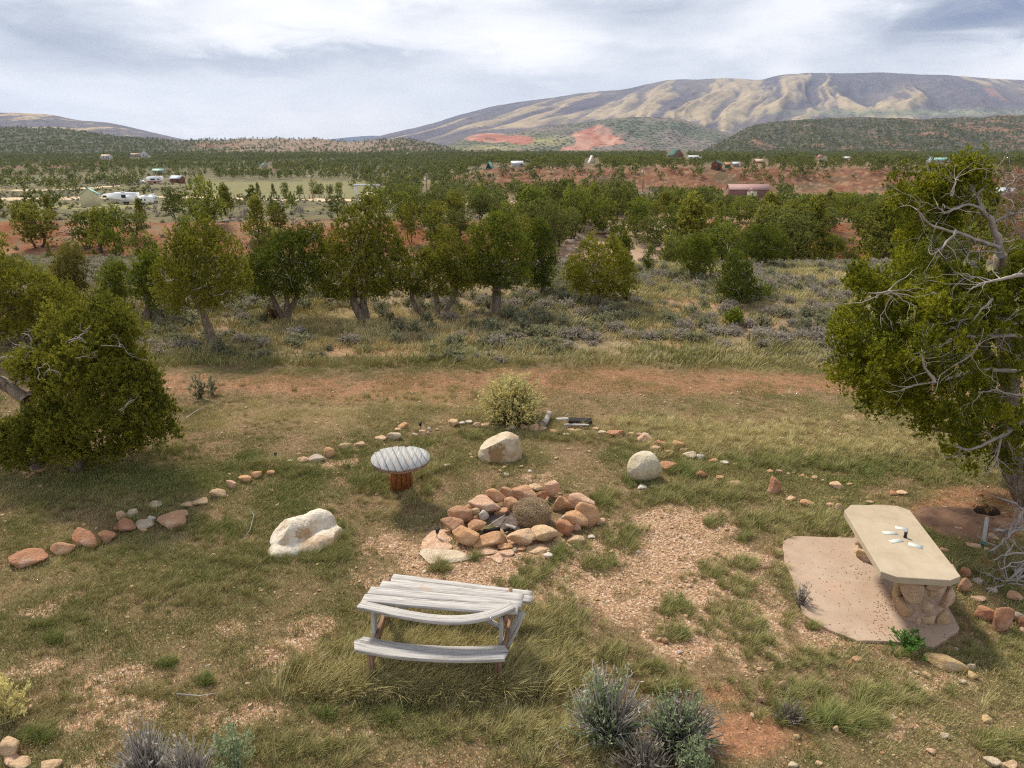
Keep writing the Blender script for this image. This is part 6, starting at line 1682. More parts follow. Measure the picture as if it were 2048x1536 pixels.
u_ = unit(((tw[0] + tw[1]) / 2 - (tw[7] + tw[6]) / 2)); u_[2] = 0; u_ = unit(u_)
endn = (tw[4] + tw[5] + tw[6] + tw[7]) / 4; endf = (tw[0] + tw[1] + tw[2] + tw[3]) / 4
v_ = np.array([1.0, -.06, 0])                    # across, as the end edge runs
axt = unit(endf - endn)
M_MORT = plain('mortar', (.46, .33, .25), .95, .25, 8, .6)
def pedestal(c, hw, hd, seed):
    """tapered mortar core with round cobbles set in every face"""
    rng = np.random.default_rng(seed)
    n = 44; rows = 14; V = []
    a = np.linspace(0, 2 * math.pi, n, endpoint=False)
    sq = (np.abs(np.cos(a)) ** 4 + np.abs(np.sin(a)) ** 4) ** -.25
    for k in range(rows + 1):
        f = k / rows; z = -.05 + .76 * f
        s = 1.10 - .30 * f ** .8 + .12 * max(0, f - .8) * 2
        rr_ = sq * s * (1 + (fbm(np.cos(a) * 2 + f * 3 + seed, np.sin(a) * 2, 3, seed) - .5) * .12)
        V.append(np.stack([c[0] + v_[0] * hw * rr_ * np.cos(a) + axt[0] * hd * rr_ * np.sin(a), c[1] + v_[1] * hw * rr_ * np.cos(a) + axt[1] * hd * rr_ * np.sin(a), np.full(n, z)], 1))
    V = np.array(V); core = V
    i = np.arange(rows)[:, None] * n; j = np.arange(n)[None]
    F = [np.stack([i + j, i + (j + 1) % n, i + n + (j + 1) % n, i + n + j], -1).reshape(-1, 4), np.arange(n)[None, ::-1], (np.arange(n) + rows * n)[None]]
    pd = add('pedestal', mesh_np('pedestal', V.reshape(-1, 3), F, True, M_MORT), CT_)
    # cobbles: dart throwing on the side surface
    got = []
    for _ in range(9000):
        jj = int(rng.integers(n)); kk = rng.uniform(1.2, rows - .6); r_ = rng.uniform(.055, .10) if _ > 2500 else rng.uniform(.10, .15)
        k0 = int(kk); f = kk - k0
        p = core[k0, jj] * (1 - f) + core[k0 + 1, jj] * f
        if p[2] < r_ * .5 or p[2] > .70 - r_ * .8: continue
        if all(np.linalg.norm(p - q) > (r_ + s_) * .84 for q, s_, _ in got): got.append((p, r_, jj))
        if len(got) >= 48: break
    cols = [(.60, .42, .30), (.64, .47, .30), (.55, .37, .27), (.66, .50, .36), (.58, .43, .26)]
    for q, (p, r_, jj) in enumerate(got):
        out = unit(np.array([p[0] - c[0], p[1] - c[1], 0]))
        V, F = rock_verts(seed * 100 + q, (r_ * 2.15, r_ * 1.25, r_ * rng.uniform(1.5, 2.0)), .3, 4, .05)
        ang = math.atan2(out[1], out[0]) + math.pi / 2; ca_, sa_ = math.cos(ang), math.sin(ang)
        rl = rng.uniform(-.7, .7); V = np.stack([V[:, 0] * math.cos(rl) - V[:, 2] * math.sin(rl), V[:, 1], V[:, 0] * math.sin(rl) + V[:, 2] * math.cos(rl)], 1)
        V = np.stack([V[:, 0] * ca_ - V[:, 1] * sa_, V[:, 0] * sa_ + V[:, 1] * ca_, V[:, 2]], 1)
        o = add('cobble', mesh_np('cobble', V + (p + out * r_ * .04), F, True, M_ROCK), pd)
        o.color = (*np.array(cols[q % 5]) * rng.uniform(.9, 1.1), 1)
pf = P(1838, 1230, 0); pb = P(1748, 1116, 0)
pedestal((pf[0] - tctr[0], pf[1] - tctr[1]), .225, .17, 31)
pedestal((pb[0] - tctr[0] + .03, pb[1] - tctr[1]), .23, .17, 32)

# dry litter blown onto the pad
_rl = np.random.default_rng(12); _q = []
for cx_, cy_, sx_, sy_, n_ in [(1700, 1180, 60, 60, 150), (1765, 1215, 14, 26, 130), (1728, 1140, 14, 16, 60), (1790, 1270, 50, 10, 70), (1660, 1120, 50, 25, 50)]:
    for a_, b_ in _rl.normal(size=(n_, 2)): _q.append(P(cx_ + a_ * sx_, cy_ + b_ * sy_, .037))
_q = np.array(_q); _q = _q[in_poly(_q[:, 0], _q[:, 1], PADW)]
scatter('dry_litter', T_PEB, _q, _rl.uniform(0, 6.28, len(_q)), _rl.uniform(.006, .02, len(_q)), _rl.integers(0, 6, len(_q)), _rl.uniform(0, .22, len(_q)))
def card_mat():
    t = NT('printed_card', .6, .3); v = t.objc()
    n = t.noise(55, 4, .8, v); m = t.noise(14, 2, .5, v)
    ink = t.math('MULTIPLY', t.math('GREATER_THAN', n, .56), t.math('GREATER_THAN', m, .50))
    return t.done(t.mix(t.math('MULTIPLY', ink, .55), (.56, .58, .53), (.20, .25, .21)))
M_CARD = card_mat()
for px, py, w, d, rot, lab in [(1780, 1066, .165, .075, -4, 'leftmost of four pale cards on the concrete table'), (1803, 1057, .14, .075, -24, 'farthest of four pale cards, behind the black cylinder'), (1792, 1082, .16, .07, 14, 'pale card in front of the black cylinder, nearest the left edge'), (1831, 1091, .15, .09, -34, 'rightmost of four pale cards on the concrete table')]:
    p = P(px, py, .781)
    me = mesh_np('card', np.array([(sx * w / 2, sy * d / 2, z) for z in (0, .002) for sx, sy in ((-1, -1), (1, -1), (1, 1), (-1, 1))]), np.array([[3, 2, 1, 0], [4, 5, 6, 7], [0, 1, 5, 4], [1, 2, 6, 5], [2, 3, 7, 6], [3, 0, 4, 7]]), mat=M_CARD)
    o = tag(add('card', me, loc=tuple(p)), lab, 'card', 'cards on the concrete table'); o.rotation_euler = (0, 0, math.radians(rot))
def lathe(name, prof, mat, parent=None, n=24, loc=None):
    a = np.linspace(0, 2 * math.pi, n, endpoint=False)
    V = np.concatenate([np.stack([r * np.cos(a), r * np.sin(a), np.full(n, z)], 1) for r, z in prof])
    i = np.arange(len(prof) - 1)[:, None] * n; j = np.arange(n)[None]
    F = [np.stack([i + j, i + (j + 1) % n, i + n + (j + 1) % n, i + n + j], -1).reshape(-1, 4), np.arange(n)[None, ::-1], (np.arange(n) + (len(prof) - 1) * n)[None]]
    return add(name, mesh_np(name, V, F, False, mat), parent, loc=loc)
M_BLACK = plain('black_plastic', (.02, .022, .03), .4, .1, 5, 0)
M_GREY = plain('grey_metal', (.35, .36, .38), .4, .1, 5, 0)
p = P(1810, 1075, .7805)
bt = tag(empty('cylinder_container', tuple(p)), 'small black upright cylinder with a grey top on the concrete table', 'container')
lathe('body', [(.019, 0), (.019, .022), (.016, .026), (.016, .056), (.019, .06), (.019, .074)], M_BLACK, bt)
lathe('lid', [(.0175, .0745), (.0175, .088), (.014, .091)], M_GREY, bt)

# ------------------------------------------------------------------ garden lights, pipe, dug dirt, plank pile
for px, py, hz, lean, lab in [(873, 1078, .17, .12, 'small blue black garden stake light on the pink flagstone'), (841, 862, .16, 0, 'small black garden light in the stone border behind the spool table'), (552, 918, .12, 0, 'small black garden light in grass left of the spool table')]:
    p = P(px, py); p[2] = float(terrain(p[0:1], p[1:2])[0])
    r = tag(empty('garden_light', tuple(p)), lab, 'garden light', 'garden lights along the border'); r.rotation_euler = (0, lean, 0)
    lathe('stake', [(.006, -.05), (.006, hz * .6)], M_BLACK, r, 8); lathe('lamp_head', [(.022, hz * .6), (.026, hz * .9), (.034, hz * .92), (.034, hz)], M_BLACK, r, 14)
M_EARTH = plain('dug_earth', (.20, .115, .075), .97, .35, 5, .8)
M_HOLE_SHADE = plain('burrow_painted_shade', (.03, .018, .012), .97, .3, 8, .3)
mc = P(1935, 1042)
tag(disc_sheet('dirt_mound', mc, .72, .50, .0, M_EARTH, 7, .10, 60, 20), 'mound of freshly dug reddish brown dirt behind the concrete table', 'dirt mound')
hc = P(1972, 1028); 
hole = disc_sheet('burrow', hc, .22, .13, .115, M_HOLE_SHADE, 9, .02, 24, 6); tag(hole, 'dark sheet standing in for the shade of the burrow opening in the dug dirt under the right hand tree', 'burrow')  # dark sheet on the mound; the shade inside the hole is its colour
M_PIPE = plain('pipe_white', (.46, .45, .40), .6, .12, 3, .1)
M_TEAL = plain('pipe_teal', (.06, .22, .22), .6, .12, 3, .1)
a, b = P(1974, 1036, .22), P(1967, 1084, .05)
pp = tag(empty('pipe', tuple(b)), 'white pipe with a teal end sticking out of the burrow', 'pipe')
V, F = tubes([(np.array([a, b]) - b, np.array([.026, .026]))], 12); add('tube', mesh_np('tube', V, F, True, M_PIPE), pp)
e_ = unit(b - a); V, F = tubes([(np.array([e_ * .002, e_ * .05]), np.array([.028, .028]))], 12); add('collar', mesh_np('collar', V, F, True, M_TEAL), pp)
log_between('log', (1085, 848), (1099, 826), .065, M_DEAD, 'short grey log leaning at the right of the yellow bush', 'log', .10)
def bd(pa, pb, za, zb, w, h, lab, mat=M_PLANK):
    a, b = P(*pa, za), P(*pb, zb)
    o = beam('board', [a, b], w, h, mat, None, seed=int(pa[0]) % 17); return tag(o, lab, 'board')
bd((1113, 838), (1137, 837), .20, .20, .07, .03, 'pale board lying highest on the plank pile beside the log')
bd((1127, 838), (1136, 828), .14, .26, .05, .025, 'short pale board poking up from the plank pile')
bd((1130, 849), (1178, 850), .08, .08, .05, .03, 'long white board lying in front of the black timber')
bd((1134, 856), (1131, 848), .03, .08, .05, .02, 'short white board end left of the black timber')
bd((1137, 843), (1183, 844), .05, .05, .20, .10, 'blackened timber in grass right of the log', M_CHAR)

# ------------------------------------------------------------------ near plants
def plant(name, px, py, Wpx, Hpx, mat, seed, label, cat, stems=60, leaf_n=400, leaf=.05, k=5, upright=.6):
    p = P(px, py); p[2] = float(terrain(p[0:1], p[1:2])[0]); D = depth_of(p)
    R = Wpx / 2 * D / FPX; Hh = Hpx * D / FPX
    me = sage_mesh(name, seed, R, Hh, stems, leaf_n, leaf, mat, k, upright)
    return tag(add(name, me, loc=tuple(p)), label, cat)
plant('rabbitbrush', 1022, 842, 160, 66, M_RAB, 61, 'big yellow flowering rabbitbrush behind the stone border', 'shrub', 320, 2400, .060, 5, 1.8)
plant('sagebrush', 1205, 1480, 165, 125, M_NEARSAGE, 62, 'near green grey sagebrush below the picnic table, taller of two', 'shrub', 120, 460, .040, 6, 1.0)
plant('twig_bush', 1215, 1478, 190, 135, M_NEARTWIG, 63, 'bare grey twigs standing up through the taller near sagebrush', 'shrub', 190, 260, .05, 2, .6)
plant('sagebrush', 1350, 1490, 190, 110, M_NEARSAGE, 64, 'near sagebrush leaning right, beside the taller one', 'shrub', 120, 420, .04, 6, .7)
plant('twig_bush', 1360, 1492, 190, 100, M_NEARTWIG, 65, 'bare grey twigs spreading right of the taller near sagebrush', 'shrub', 240, 320, .055, 2, .3)
plant('twig_bush', 1290, 1560, 170, 90, M_SAGEG, 66, 'grey twig bush cut off by the bottom edge below the near sagebrush', 'shrub', 170, 200, .05, 2, .6)
plant('sagebrush', 1390, 1570, 110, 90, M_NEARSAGE, 67, 'green sagebrush cut off by the bottom edge on the red dirt', 'shrub', 60, 280, .04, 6, .8)
plant('twig_bush', 300, 1572, 150, 130, M_NEARTWIG, 68, 'pale grey dry bush at the bottom edge, left one of the pair', 'shrub', 230, 120, .06, 2, 1.0)
plant('twig_bush', 385, 1580, 130, 110, M_NEARTWIG, 69, 'pale grey dry bush at the bottom edge, right one of the pair', 'shrub', 200, 100, .06, 2, 1.0)
plant('sagebrush', 470, 1560, 100, 110, M_NEARSAGE, 70, 'loose green weed at the bottom edge beside the grey bushes', 'shrub', 40, 260, .04, 6, 1.1)
plant('weed', 15, 1440, 110, 90, M_RAB, 71, 'yellowish dry weed at the left edge near the bottom', 'shrub', 50, 260, .045, 5, .8)
plant('weed', 1812, 1300, 90, 42, leaf_mat('green_weed', (.05, .11, .02), (.12, .24, .05), (.22, .36, .10)), 72, 'bright green leafy weed at the front edge of the concrete pad', 'weed', 40, 240, .04, 5, .7)
plant('weed', 1600, 1212, 46, 46, M_SAGEG, 73, 'greyish twiggy weed on the left edge of the concrete pad', 'weed', 60, 120, .035, 3, .6)
plant('weed', 1578, 1440, 90, 46, M_SAGEG, 74, 'grey twig tuft in the lower right grass', 'weed', 60, 60, .035, 3, .5)
plant('bush_stub', 400, 797, 46, 40, M_SAGE, 75, 'small bush with bare pale stems, left of two on the track edge', 'shrub', 26, 90, .09, 4, .8)
plant('bush_stub', 424, 790, 30, 34, M_SAGE, 76, 'small dull bush, right of two on the track edge', 'shrub', 16, 70, .09, 4, .8)
plant('sagebrush', 437, 710, 50, 32, M_SAGE, 77, 'round grey green bush at the foot of the leaning bare trunk', 'shrub', 40, 260, .08, 4, .5)
plant('twig_bush', 548, 640, 36, 26, M_REDTWIG, 78, 'rusty brown dead bush at the foot of the forked blackish trunk', 'shrub', 60, 150, .08, 3, .5)
# thin dead branches lying in the grass
for pts, lab in [([(352, 1388), (400, 1392), (440, 1385)], 'thin pale dead stick lying in the lower left grass'), ([(1095, 1465), (1112, 1480), (1122, 1508)], 'curved thin dead stick left of the near sagebrush'),
                 ([(372, 836), (395, 820), (412, 812)], 'pale stick on the ground right of the left bush'), ([(500, 1020), (508, 1030), (500, 1060), (488, 1075)], 'curved pale dry stalk left of the long white boulder')]:
    Pw = np.array([P(a, b, .05) for a, b in pts]); V, F = tubes([(Pw, np.linspace(.010, .004, len(pts)))], 5)
    tag(add('stick', mesh_np('stick', V, F, True, M_DEAD)), lab, 'stick')

# ------------------------------------------------------------------ the big juniper on the right and the bush on the left
def px_at(px, py, Y):
    """point on the line of sight of a pixel at the given distance Y"""
    d = pix_dir(px, py); t = Y / d[1]
    return np.array([d[0] * t, Y, H + d[2] * t])

def limbs_from(lines, b, rng, twigs=3, tl=.35):
    out = []
    for pts, off, r0, r1 in lines:
        W = np.array([px_at(q[0], q[1], b[1] + (off[0] + (off[1] - off[0]) * i / (len(pts) - 1))) for i, q in enumerate(pts)]) - b
        # finer, slightly crooked polyline
        d = np.linspace(0, len(W) - 1, (len(W) - 1) * 4 + 1); i0 = np.minimum(d.astype(int), len(W) - 2); f = (d - i0)[:, None]
        Q = W[i0] * (1 - f) + W[i0 + 1] * f
        Q[1:-1] = Q[1:-1] * .5 + (Q[:-2] + Q[2:]) * .25
        Q += rng.normal(size=Q.shape) * .008
        out.append((Q, np.linspace(r0, r1, len(Q))))
        for j in range(twigs):
            i = int(rng.integers(2, len(Q))); i = min(i, len(Q) - 1)
            t = unit(Q[i] - Q[i - 1]); dd = unit(t * .6 + rng.normal(size=3) * .7)
            grow(out, Q[i], dd, tl * rng.uniform(.5, 1.3), max(r1 * .55, .005), 1, rng, .5, 0, 2)
    return out

bR = hit(2052, 1012)
rootR = tag(empty('juniper_tree', tuple(bR)), 'big near juniper with twisted bare grey limbs at the right edge', 'juniper tree')
rr = np.random.default_rng(900)
def poly_lobes(poly, n, b, rng, thick, lobe, margin=.4, zmin=.25, bias=.6):
    poly = np.array(poly, float); x0, y0 = poly.min(0); x1, y1 = poly.max(0)
    m = depth_of(b) / FPX
    qx, qy = rng.uniform(x0, x1, n * 10), rng.uniform(y0, y1, n * 10)
    ed = edge_dist(qx, qy, poly) * m
    k = in_poly(qx, qy, poly) & (ed > lobe * margin)
    qx, qy, ed = qx[k][:n], qy[k][:n], ed[k][:n]
    off = np.sqrt(np.clip(ed / .9, 0.03, 1)) * thick * np.where(rng.uniform(0, 1, len(qx)) < bias, -1, 1) * rng.uniform(.15, 1, len(qx))
    C = np.array([px_at(a, c, b[1] + o) for a, c, o in zip(qx, qy, off)]) - b
    return C[C[:, 2] > zmin], off
POLYR = [(1787, 372), (1800, 352), (1815, 360), (1822, 385), (1836, 400), (1838, 450), (1834, 490), (1860, 500), (1890, 510), (1900, 540), (1935, 530), (1960, 545), (2000, 570), (2020, 500), (2052, 498), (2110, 520), (2160, 600), (2170, 900), (2110, 980), (2040, 975), (1990, 940), (1960, 935), (1968, 965), (1930, 985), (1902, 965),
         (1888, 930), (1850, 900), (1822, 850), (1790, 835), (1755, 862), (1728, 840), (1700, 800), (1658, 768), (1676, 730), (1662, 690), (1684, 640), (1702, 600), (1697, 548), (1722, 540), (1745, 570), (1790, 525), (1800, 480), (1782, 440), (1776, 405)]
C1, o1 = poly_lobes(POLYR, 560, bR, rr, 1.5, .17)
# the right hand side of the crown is half dead and thin
_p, _q, _ = proj(C1[:, 0] + bR[0], C1[:, 1] + bR[1], C1[:, 2] + bR[2])
C1 = C1[(rr.uniform(0, 1, len(C1)) > .42 * sstep(1920, 2000, _p)) | (_q < 560)]
POLYR2 = [(1846, 372), (1875, 362), (1890, 385), (1880, 420), (1870, 440), (1848, 420), (1845, 395)]
POLYR3 = [(1905, 340), (1920, 330), (1932, 345), (1932, 372), (1912, 388), (1898, 372)]
POLYR4 = [(1938, 365), (1950, 345), (1966, 350), (1970, 378), (1948, 392)]
POLYR5 = [(1858, 440), (1880, 400), (1920, 385), (1935, 420), (1920, 470), (1880, 490), (1856, 480)]
POLYR6 = [(1955, 395), (1980, 390), (1982, 415), (1960, 418)]
CC = [C1]
for pl, n_ in ((POLYR2, 9), (POLYR3, 8), (POLYR4, 5), (POLYR5, 16), (POLYR6, 3)):
    c_, _ = poly_lobes(pl, n_, bR, rr, .45, .14, .15); CC.append(c_)
C = np.concatenate(CC)
Rl = rr.uniform(.11, .23, len(C))
add('crown', crown_mesh('crown', C, Rl, 200, .048, 4, rr, leaf_mat('near_juniper_foliage', (.045, .058, .008), (.175, .195, .014), (.42, .41, .03)), wid=.27, squash=1.25), rootR)
T = [([(2075, 1040), (2050, 985), (2022, 930), (2012, 860), (2020, 760), (2008, 640), (2000, 510)], (0, .1), .19, .085),
     ([(2012, 860), (1985, 800), (1950, 740), (1900, 690)], (0, .4), .09, .03), ([(2018, 780), (1940, 640), (1895, 540), (1892, 500)], (.05, -.2), .07, .025), ([(2020, 760), (2070, 640), (2110, 560)], (0, .5), .09, .04),
     ([(2022, 930), (1975, 890), (1930, 873), (1846, 850)], (0, -.6), .05, .012)]
V, F = tubes(limbs_from(T, bR, rr, 0), 10); add('trunk', mesh_np('trunk', V, F, True, M_BARK), rootR)
DL = [([(1997, 495), (1960, 482), (1919, 467), (1852, 448), (1835, 422), (1839, 414)], (-.2, -.9), .028, .007), ([(2000, 512), (1997, 476), (1980, 439), (1964, 417), (1952, 392), (1969, 378)], (0, -.3), .058, .010),
      ([(1965, 420), (1938, 406), (1913, 417), (1885, 427), (1875, 411)], (-.2, -.5), .022, .008), ([(1905, 390), (1910, 358)], (-.3, -.3), .018, .007), ([(1913, 464), (1888, 490), (1868, 509)], (-.7, -.9), .02, .008),
      ([(1737, 586), (1787, 585)], (-1.2, -1.2), .008, .014), ([(2042, 548), (2014, 555), (1958, 568)], (-1.0, -1.2), .03, .012), ([(1985, 600), (1961, 618), (1938, 648)], (-1.2, -1.3), .018, .008),
      ([(2070, 690), (2042, 672), (1947, 672), (1913, 674), (1874, 694)], (-.9, -1.4), .035, .010), ([(1961, 683), (1944, 708), (1902, 736)], (-1.4, -1.5), .016, .007),
      ([(2040, 745), (1996, 740), (1953, 741), (1886, 762), (1836, 767), (1803, 782)], (-.7, -1.5), .030, .008), ([(1870, 764), (1850, 735), (1843, 700)], (-1.5, -1.4), .022, .007),
      ([(2075, 830), (2048, 843), (1986, 880), (1936, 900), (1913, 893)], (-.8, -1.3), .035, .010), ([(2003, 877), (1993, 920), (1973, 947)], (-1.1, -1.1), .016, .006),
      ([(2080, 790), (2030, 790), (1985, 780), (1960, 785)], (-1.0, -1.4), .018, .007), ([(2060, 640), (2020, 650), (2000, 690)], (-1.0, -1.2), .02, .007), ([(1982, 445), (2020, 430), (2045, 425)], (-.1, -.3), .02, .008),
      ([(1978, 400), (2010, 380), (2040, 350)], (0, 0), .014, .005), ([(1952, 392), (1940, 375), (1960, 362), (1985, 345)], (-.2, 0), .014, .005), ([(1960, 540), (1930, 520), (1945, 500), (2000, 505)], (-.4, -.2), .012, .01)]
V, F = tubes(limbs_from(DL, bR, rr, 9, .42), 5); add('dead_limbs', mesh_np('dead_limbs', V, F, True, plain('silver_dead_wood', (.36, .31, .275), .85, .35, 6, .5)), rootR)
# reddish dead tree just behind it
bD = hit(2150, 900)
rD = tag(empty('dead_tree', tuple(bD)), 'dead juniper with reddish brown twigs behind the big right hand one', 'dead tree')
c_, _ = poly_lobes([(1988, 400), (2000, 375), (2040, 362), (2120, 365), (2230, 420), (2230, 620), (2060, 600), (2030, 540), (2010, 480)], 90, bD, rr, .9, .25, .2)
Pn, Dn, lt = lobes_to_tufts(c_, np.full(len(c_), .32), 60, rr, 1.3)
V, F, Tn = leaves(Pn, Dn, np.full(len(Pn), .17), 2, rr, .7, .05, lt); add('twigs', leaf_obj('twigs', V, F, Tn, M_REDTWIG), rD)
V, F = tubes(limbs_from([([(2155, 905), (2140, 700), (2100, 520), (2050, 430)], (0, 0), .12, .03), ([(2120, 600), (2060, 500), (2010, 410)], (0, -.2), .05, .012)], bD, rr, 5, .6), 7); add('trunk', mesh_np('trunk', V, F, True, M_DEAD), rD)
# fallen dead branches, lower right
bF = hit(2050, 1150)
rF = tag(empty('fallen_branches', tuple(bF)), 'tangle of fallen silvery dead branches at the right edge by the red block stone', 'dead branches')
DF = [([(1986, 995), (2019, 1000), (2048, 1020), (2090, 1060)], (.9, 1.0), .012, .02), ([(1979, 1105), (2009, 1083), (2033, 1053), (2052, 1010)], (.1, .6), .009, .022), ([(1986, 1120), (2019, 1107), (2060, 1107), (2100, 1120)], (0, .1), .008, .02),
      ([(1966, 1210), (2003, 1177), (2029, 1150), (2070, 1110)], (-.3, 0), .008, .024), ([(1988, 1228), (2010, 1190), (2060, 1120)], (-.4, 0), .008, .02), ([(1976, 1150), (2010, 1165), (2060, 1150)], (-.2, -.1), .008, .02),
      ([(1998, 1270), (2030, 1250), (2075, 1215)], (-.6, -.4), .008, .02), ([(2020, 1290), (2040, 1262), (2080, 1235)], (-.6, -.4), .007, .016), ([(1990, 1060), (2020, 1062), (2060, 1058)], (.4, .4), .02, .02), ([(2000, 1140), (2030, 1120), (2060, 1170)], (-.1, .1), .008, .015), ([(1985, 1218), (2020, 1212), (2060, 1228)], (-.45, -.4), .03, .03)]
V, F = tubes(limbs_from(DF, bF, rr, 6, .34), 6); add('branches', mesh_np('branches', V, F, True, bpy.data.materials['silver_dead_wood']), rF)
Pn = np.array([px_at(a, c, bF[1] + rr.uniform(-.2, .8)) for a, c in zip(rr.normal(1985, 16, 70), rr.choice([1125, 1165, 1010], 70) + rr.normal(0, 14, 70))]) - bF
V, F, Tn = leaves(Pn, unit(rr.normal(size=(70, 3)) + np.array([0, 0, -.5])), np.full(70, .07), 14, rr, .8, .16, np.full(70, .6))
add('withered_sprays', leaf_obj('withered_sprays', V, F, Tn, leaf_mat('withered_orange_sprays', (.16, .085, .03), (.30, .17, .06), (.40, .25, .10))), rF)

# left bush-like juniper
bL = hit(120, 938)
rootL = tag(empty('juniper_tree', tuple(bL)), 'wide bushy olive juniper with grey trunk, nearest on the left', 'juniper tree')
rl = np.random.default_rng(910)
POLYL = [(22, 735), (35, 700), (75, 690), (95, 655), (120, 640), (160, 655), (180, 625), (212, 615), (225, 598), (238, 618), (265, 638), (284, 680), (290, 715), (312, 745), (325, 790), (345, 815), (352, 850), (362, 875), (335, 893), (292, 900), (250, 925), (180, 945), (100, 950), (30, 940), (-60, 930), (-90, 880), (-40, 840), (30, 850), (90, 820), (70, 770), (30, 770)]
CL_, _ = poly_lobes(POLYL, 420, bL, rl, 1.35, .19, .4, .10)
add('crown', crown_mesh('crown', CL_, rl.uniform(.14, .27, len(CL_)), 200, .050, 4, rl, leaf_mat('left_juniper_foliage', (.05, .060, .010), (.185, .190, .022), (.40, .37, .045)), wid=.27, squash=1.25), rootL)
TL = [([(72, 935), (62, 890), (55, 850), (52, 800), (90, 770), (150, 720), (215, 660)], (-.2, 0), .13, .03), ([(150, 945), (170, 860), (220, 800), (270, 760)], (0, 0), .11, .03), ([(52, 800), (20, 775), (-40, 745), (-120, 730)], (-.3, -.2), .10, .08),
      ([(90, 770), (60, 720), (15, 715), (-40, 735)], (-.2, -.1), .05, .04)]
V, F = tubes(limbs_from(TL, bL, rl, 2, .5), 9); add('trunk', mesh_np('trunk', V, F, True, M_BARK), rootL)
DLl = [([(60, 720), (72, 690), (82, 655)], (-.1, -.1), .05, .03), ([(70, 690), (62, 675), (52, 668)], (-.1, -.1), .02, .012), ([(50, 695), (20, 685)], (-.1, -.2), .012, .006), ([(140, 685), (170, 665), (180, 650)], (-.9, -1.0), .014, .006), ([(138, 680), (165, 676)], (-.9, -1.0), .014, .008),
       ([(78, 760), (76, 735), (95, 725), (103, 745)], (-1.2, -1.2), .012, .006), ([(240, 820), (262, 800)], (-1.2, -1.3), .010, .006), ([(150, 715), (178, 712)], (-1.1, -1.1), .008, .008), ([(200, 690), (250, 695)], (-1.1, -1.1), .008, .005)]
V, F = tubes(limbs_from([(a_, b_, c_ * .7, d_ * .7) for a_, b_, c_, d_ in DLl], bL, rl, 3, .20), 5); add('dead_branches', mesh_np('dead_branches', V, F, True, bpy.data.materials['silver_dead_wood']), rootL)

# ------------------------------------------------------------------ buildings and vehicles out on the plain
def box(name, x0, x1, y0, y1, z0, z1, mat, parent):
    V = np.array([(x, y, z) for z in (z0, z1) for x, y in ((x0, y0), (x1, y0), (x1, y1), (x0, y1))])
    F = np.array([[3, 2, 1, 0], [4, 5, 6, 7], [0, 1, 5, 4], [1, 2, 6, 5], [2, 3, 7, 6], [3, 0, 4, 7]])
    return add(name, mesh_np(name, V, F, mat=mat), parent)
_mc = {}
def pm_(name, col, rough=.7):
    if name not in _mc: _mc[name] = plain(name, col, rough, .10, 1.5, 0)
    return _mc[name]
WHITE = pm_('white_paint', (.66, .67, .68)); GLASS = pm_('dark_window_glass', (.03, .04, .05), .2); CREAMW = pm_('cream_siding', (.66, .60, .42)); GREENR = pm_('pale_green_metal_roof', (.24, .42, .36), .5)
DKGREEN = pm_('dark_green_roof', (.04, .10, .075)); LOGW = pm_('red_brown_logs', (.26, .10, .055)); TANW = pm_('tan_siding', (.52, .42, .32)); BLUEM = pm_('pale_blue_metal', (.46, .53, .58), .5); MAUVE = pm_('mauve_brown_siding', (.30, .17, .155)); MAUVER = pm_('mauve_brown_roof', (.36, .22, .20))
WOODP = pm_('pole_wood', (.30, .20, .12)); REDP = pm_('red_paint', (.55, .06, .05)); TEALR = pm_('teal_roof', (.07, .22, .21)); ORANGEW = pm_('orange_wall', (.42, .22, .12)); DARKB = pm_('dark_trim', (.05, .05, .05)); REDR = pm_('red_roof', (.40, .11, .09)); STEEL = pm_('light_steel', (.60, .61, .62), .4)

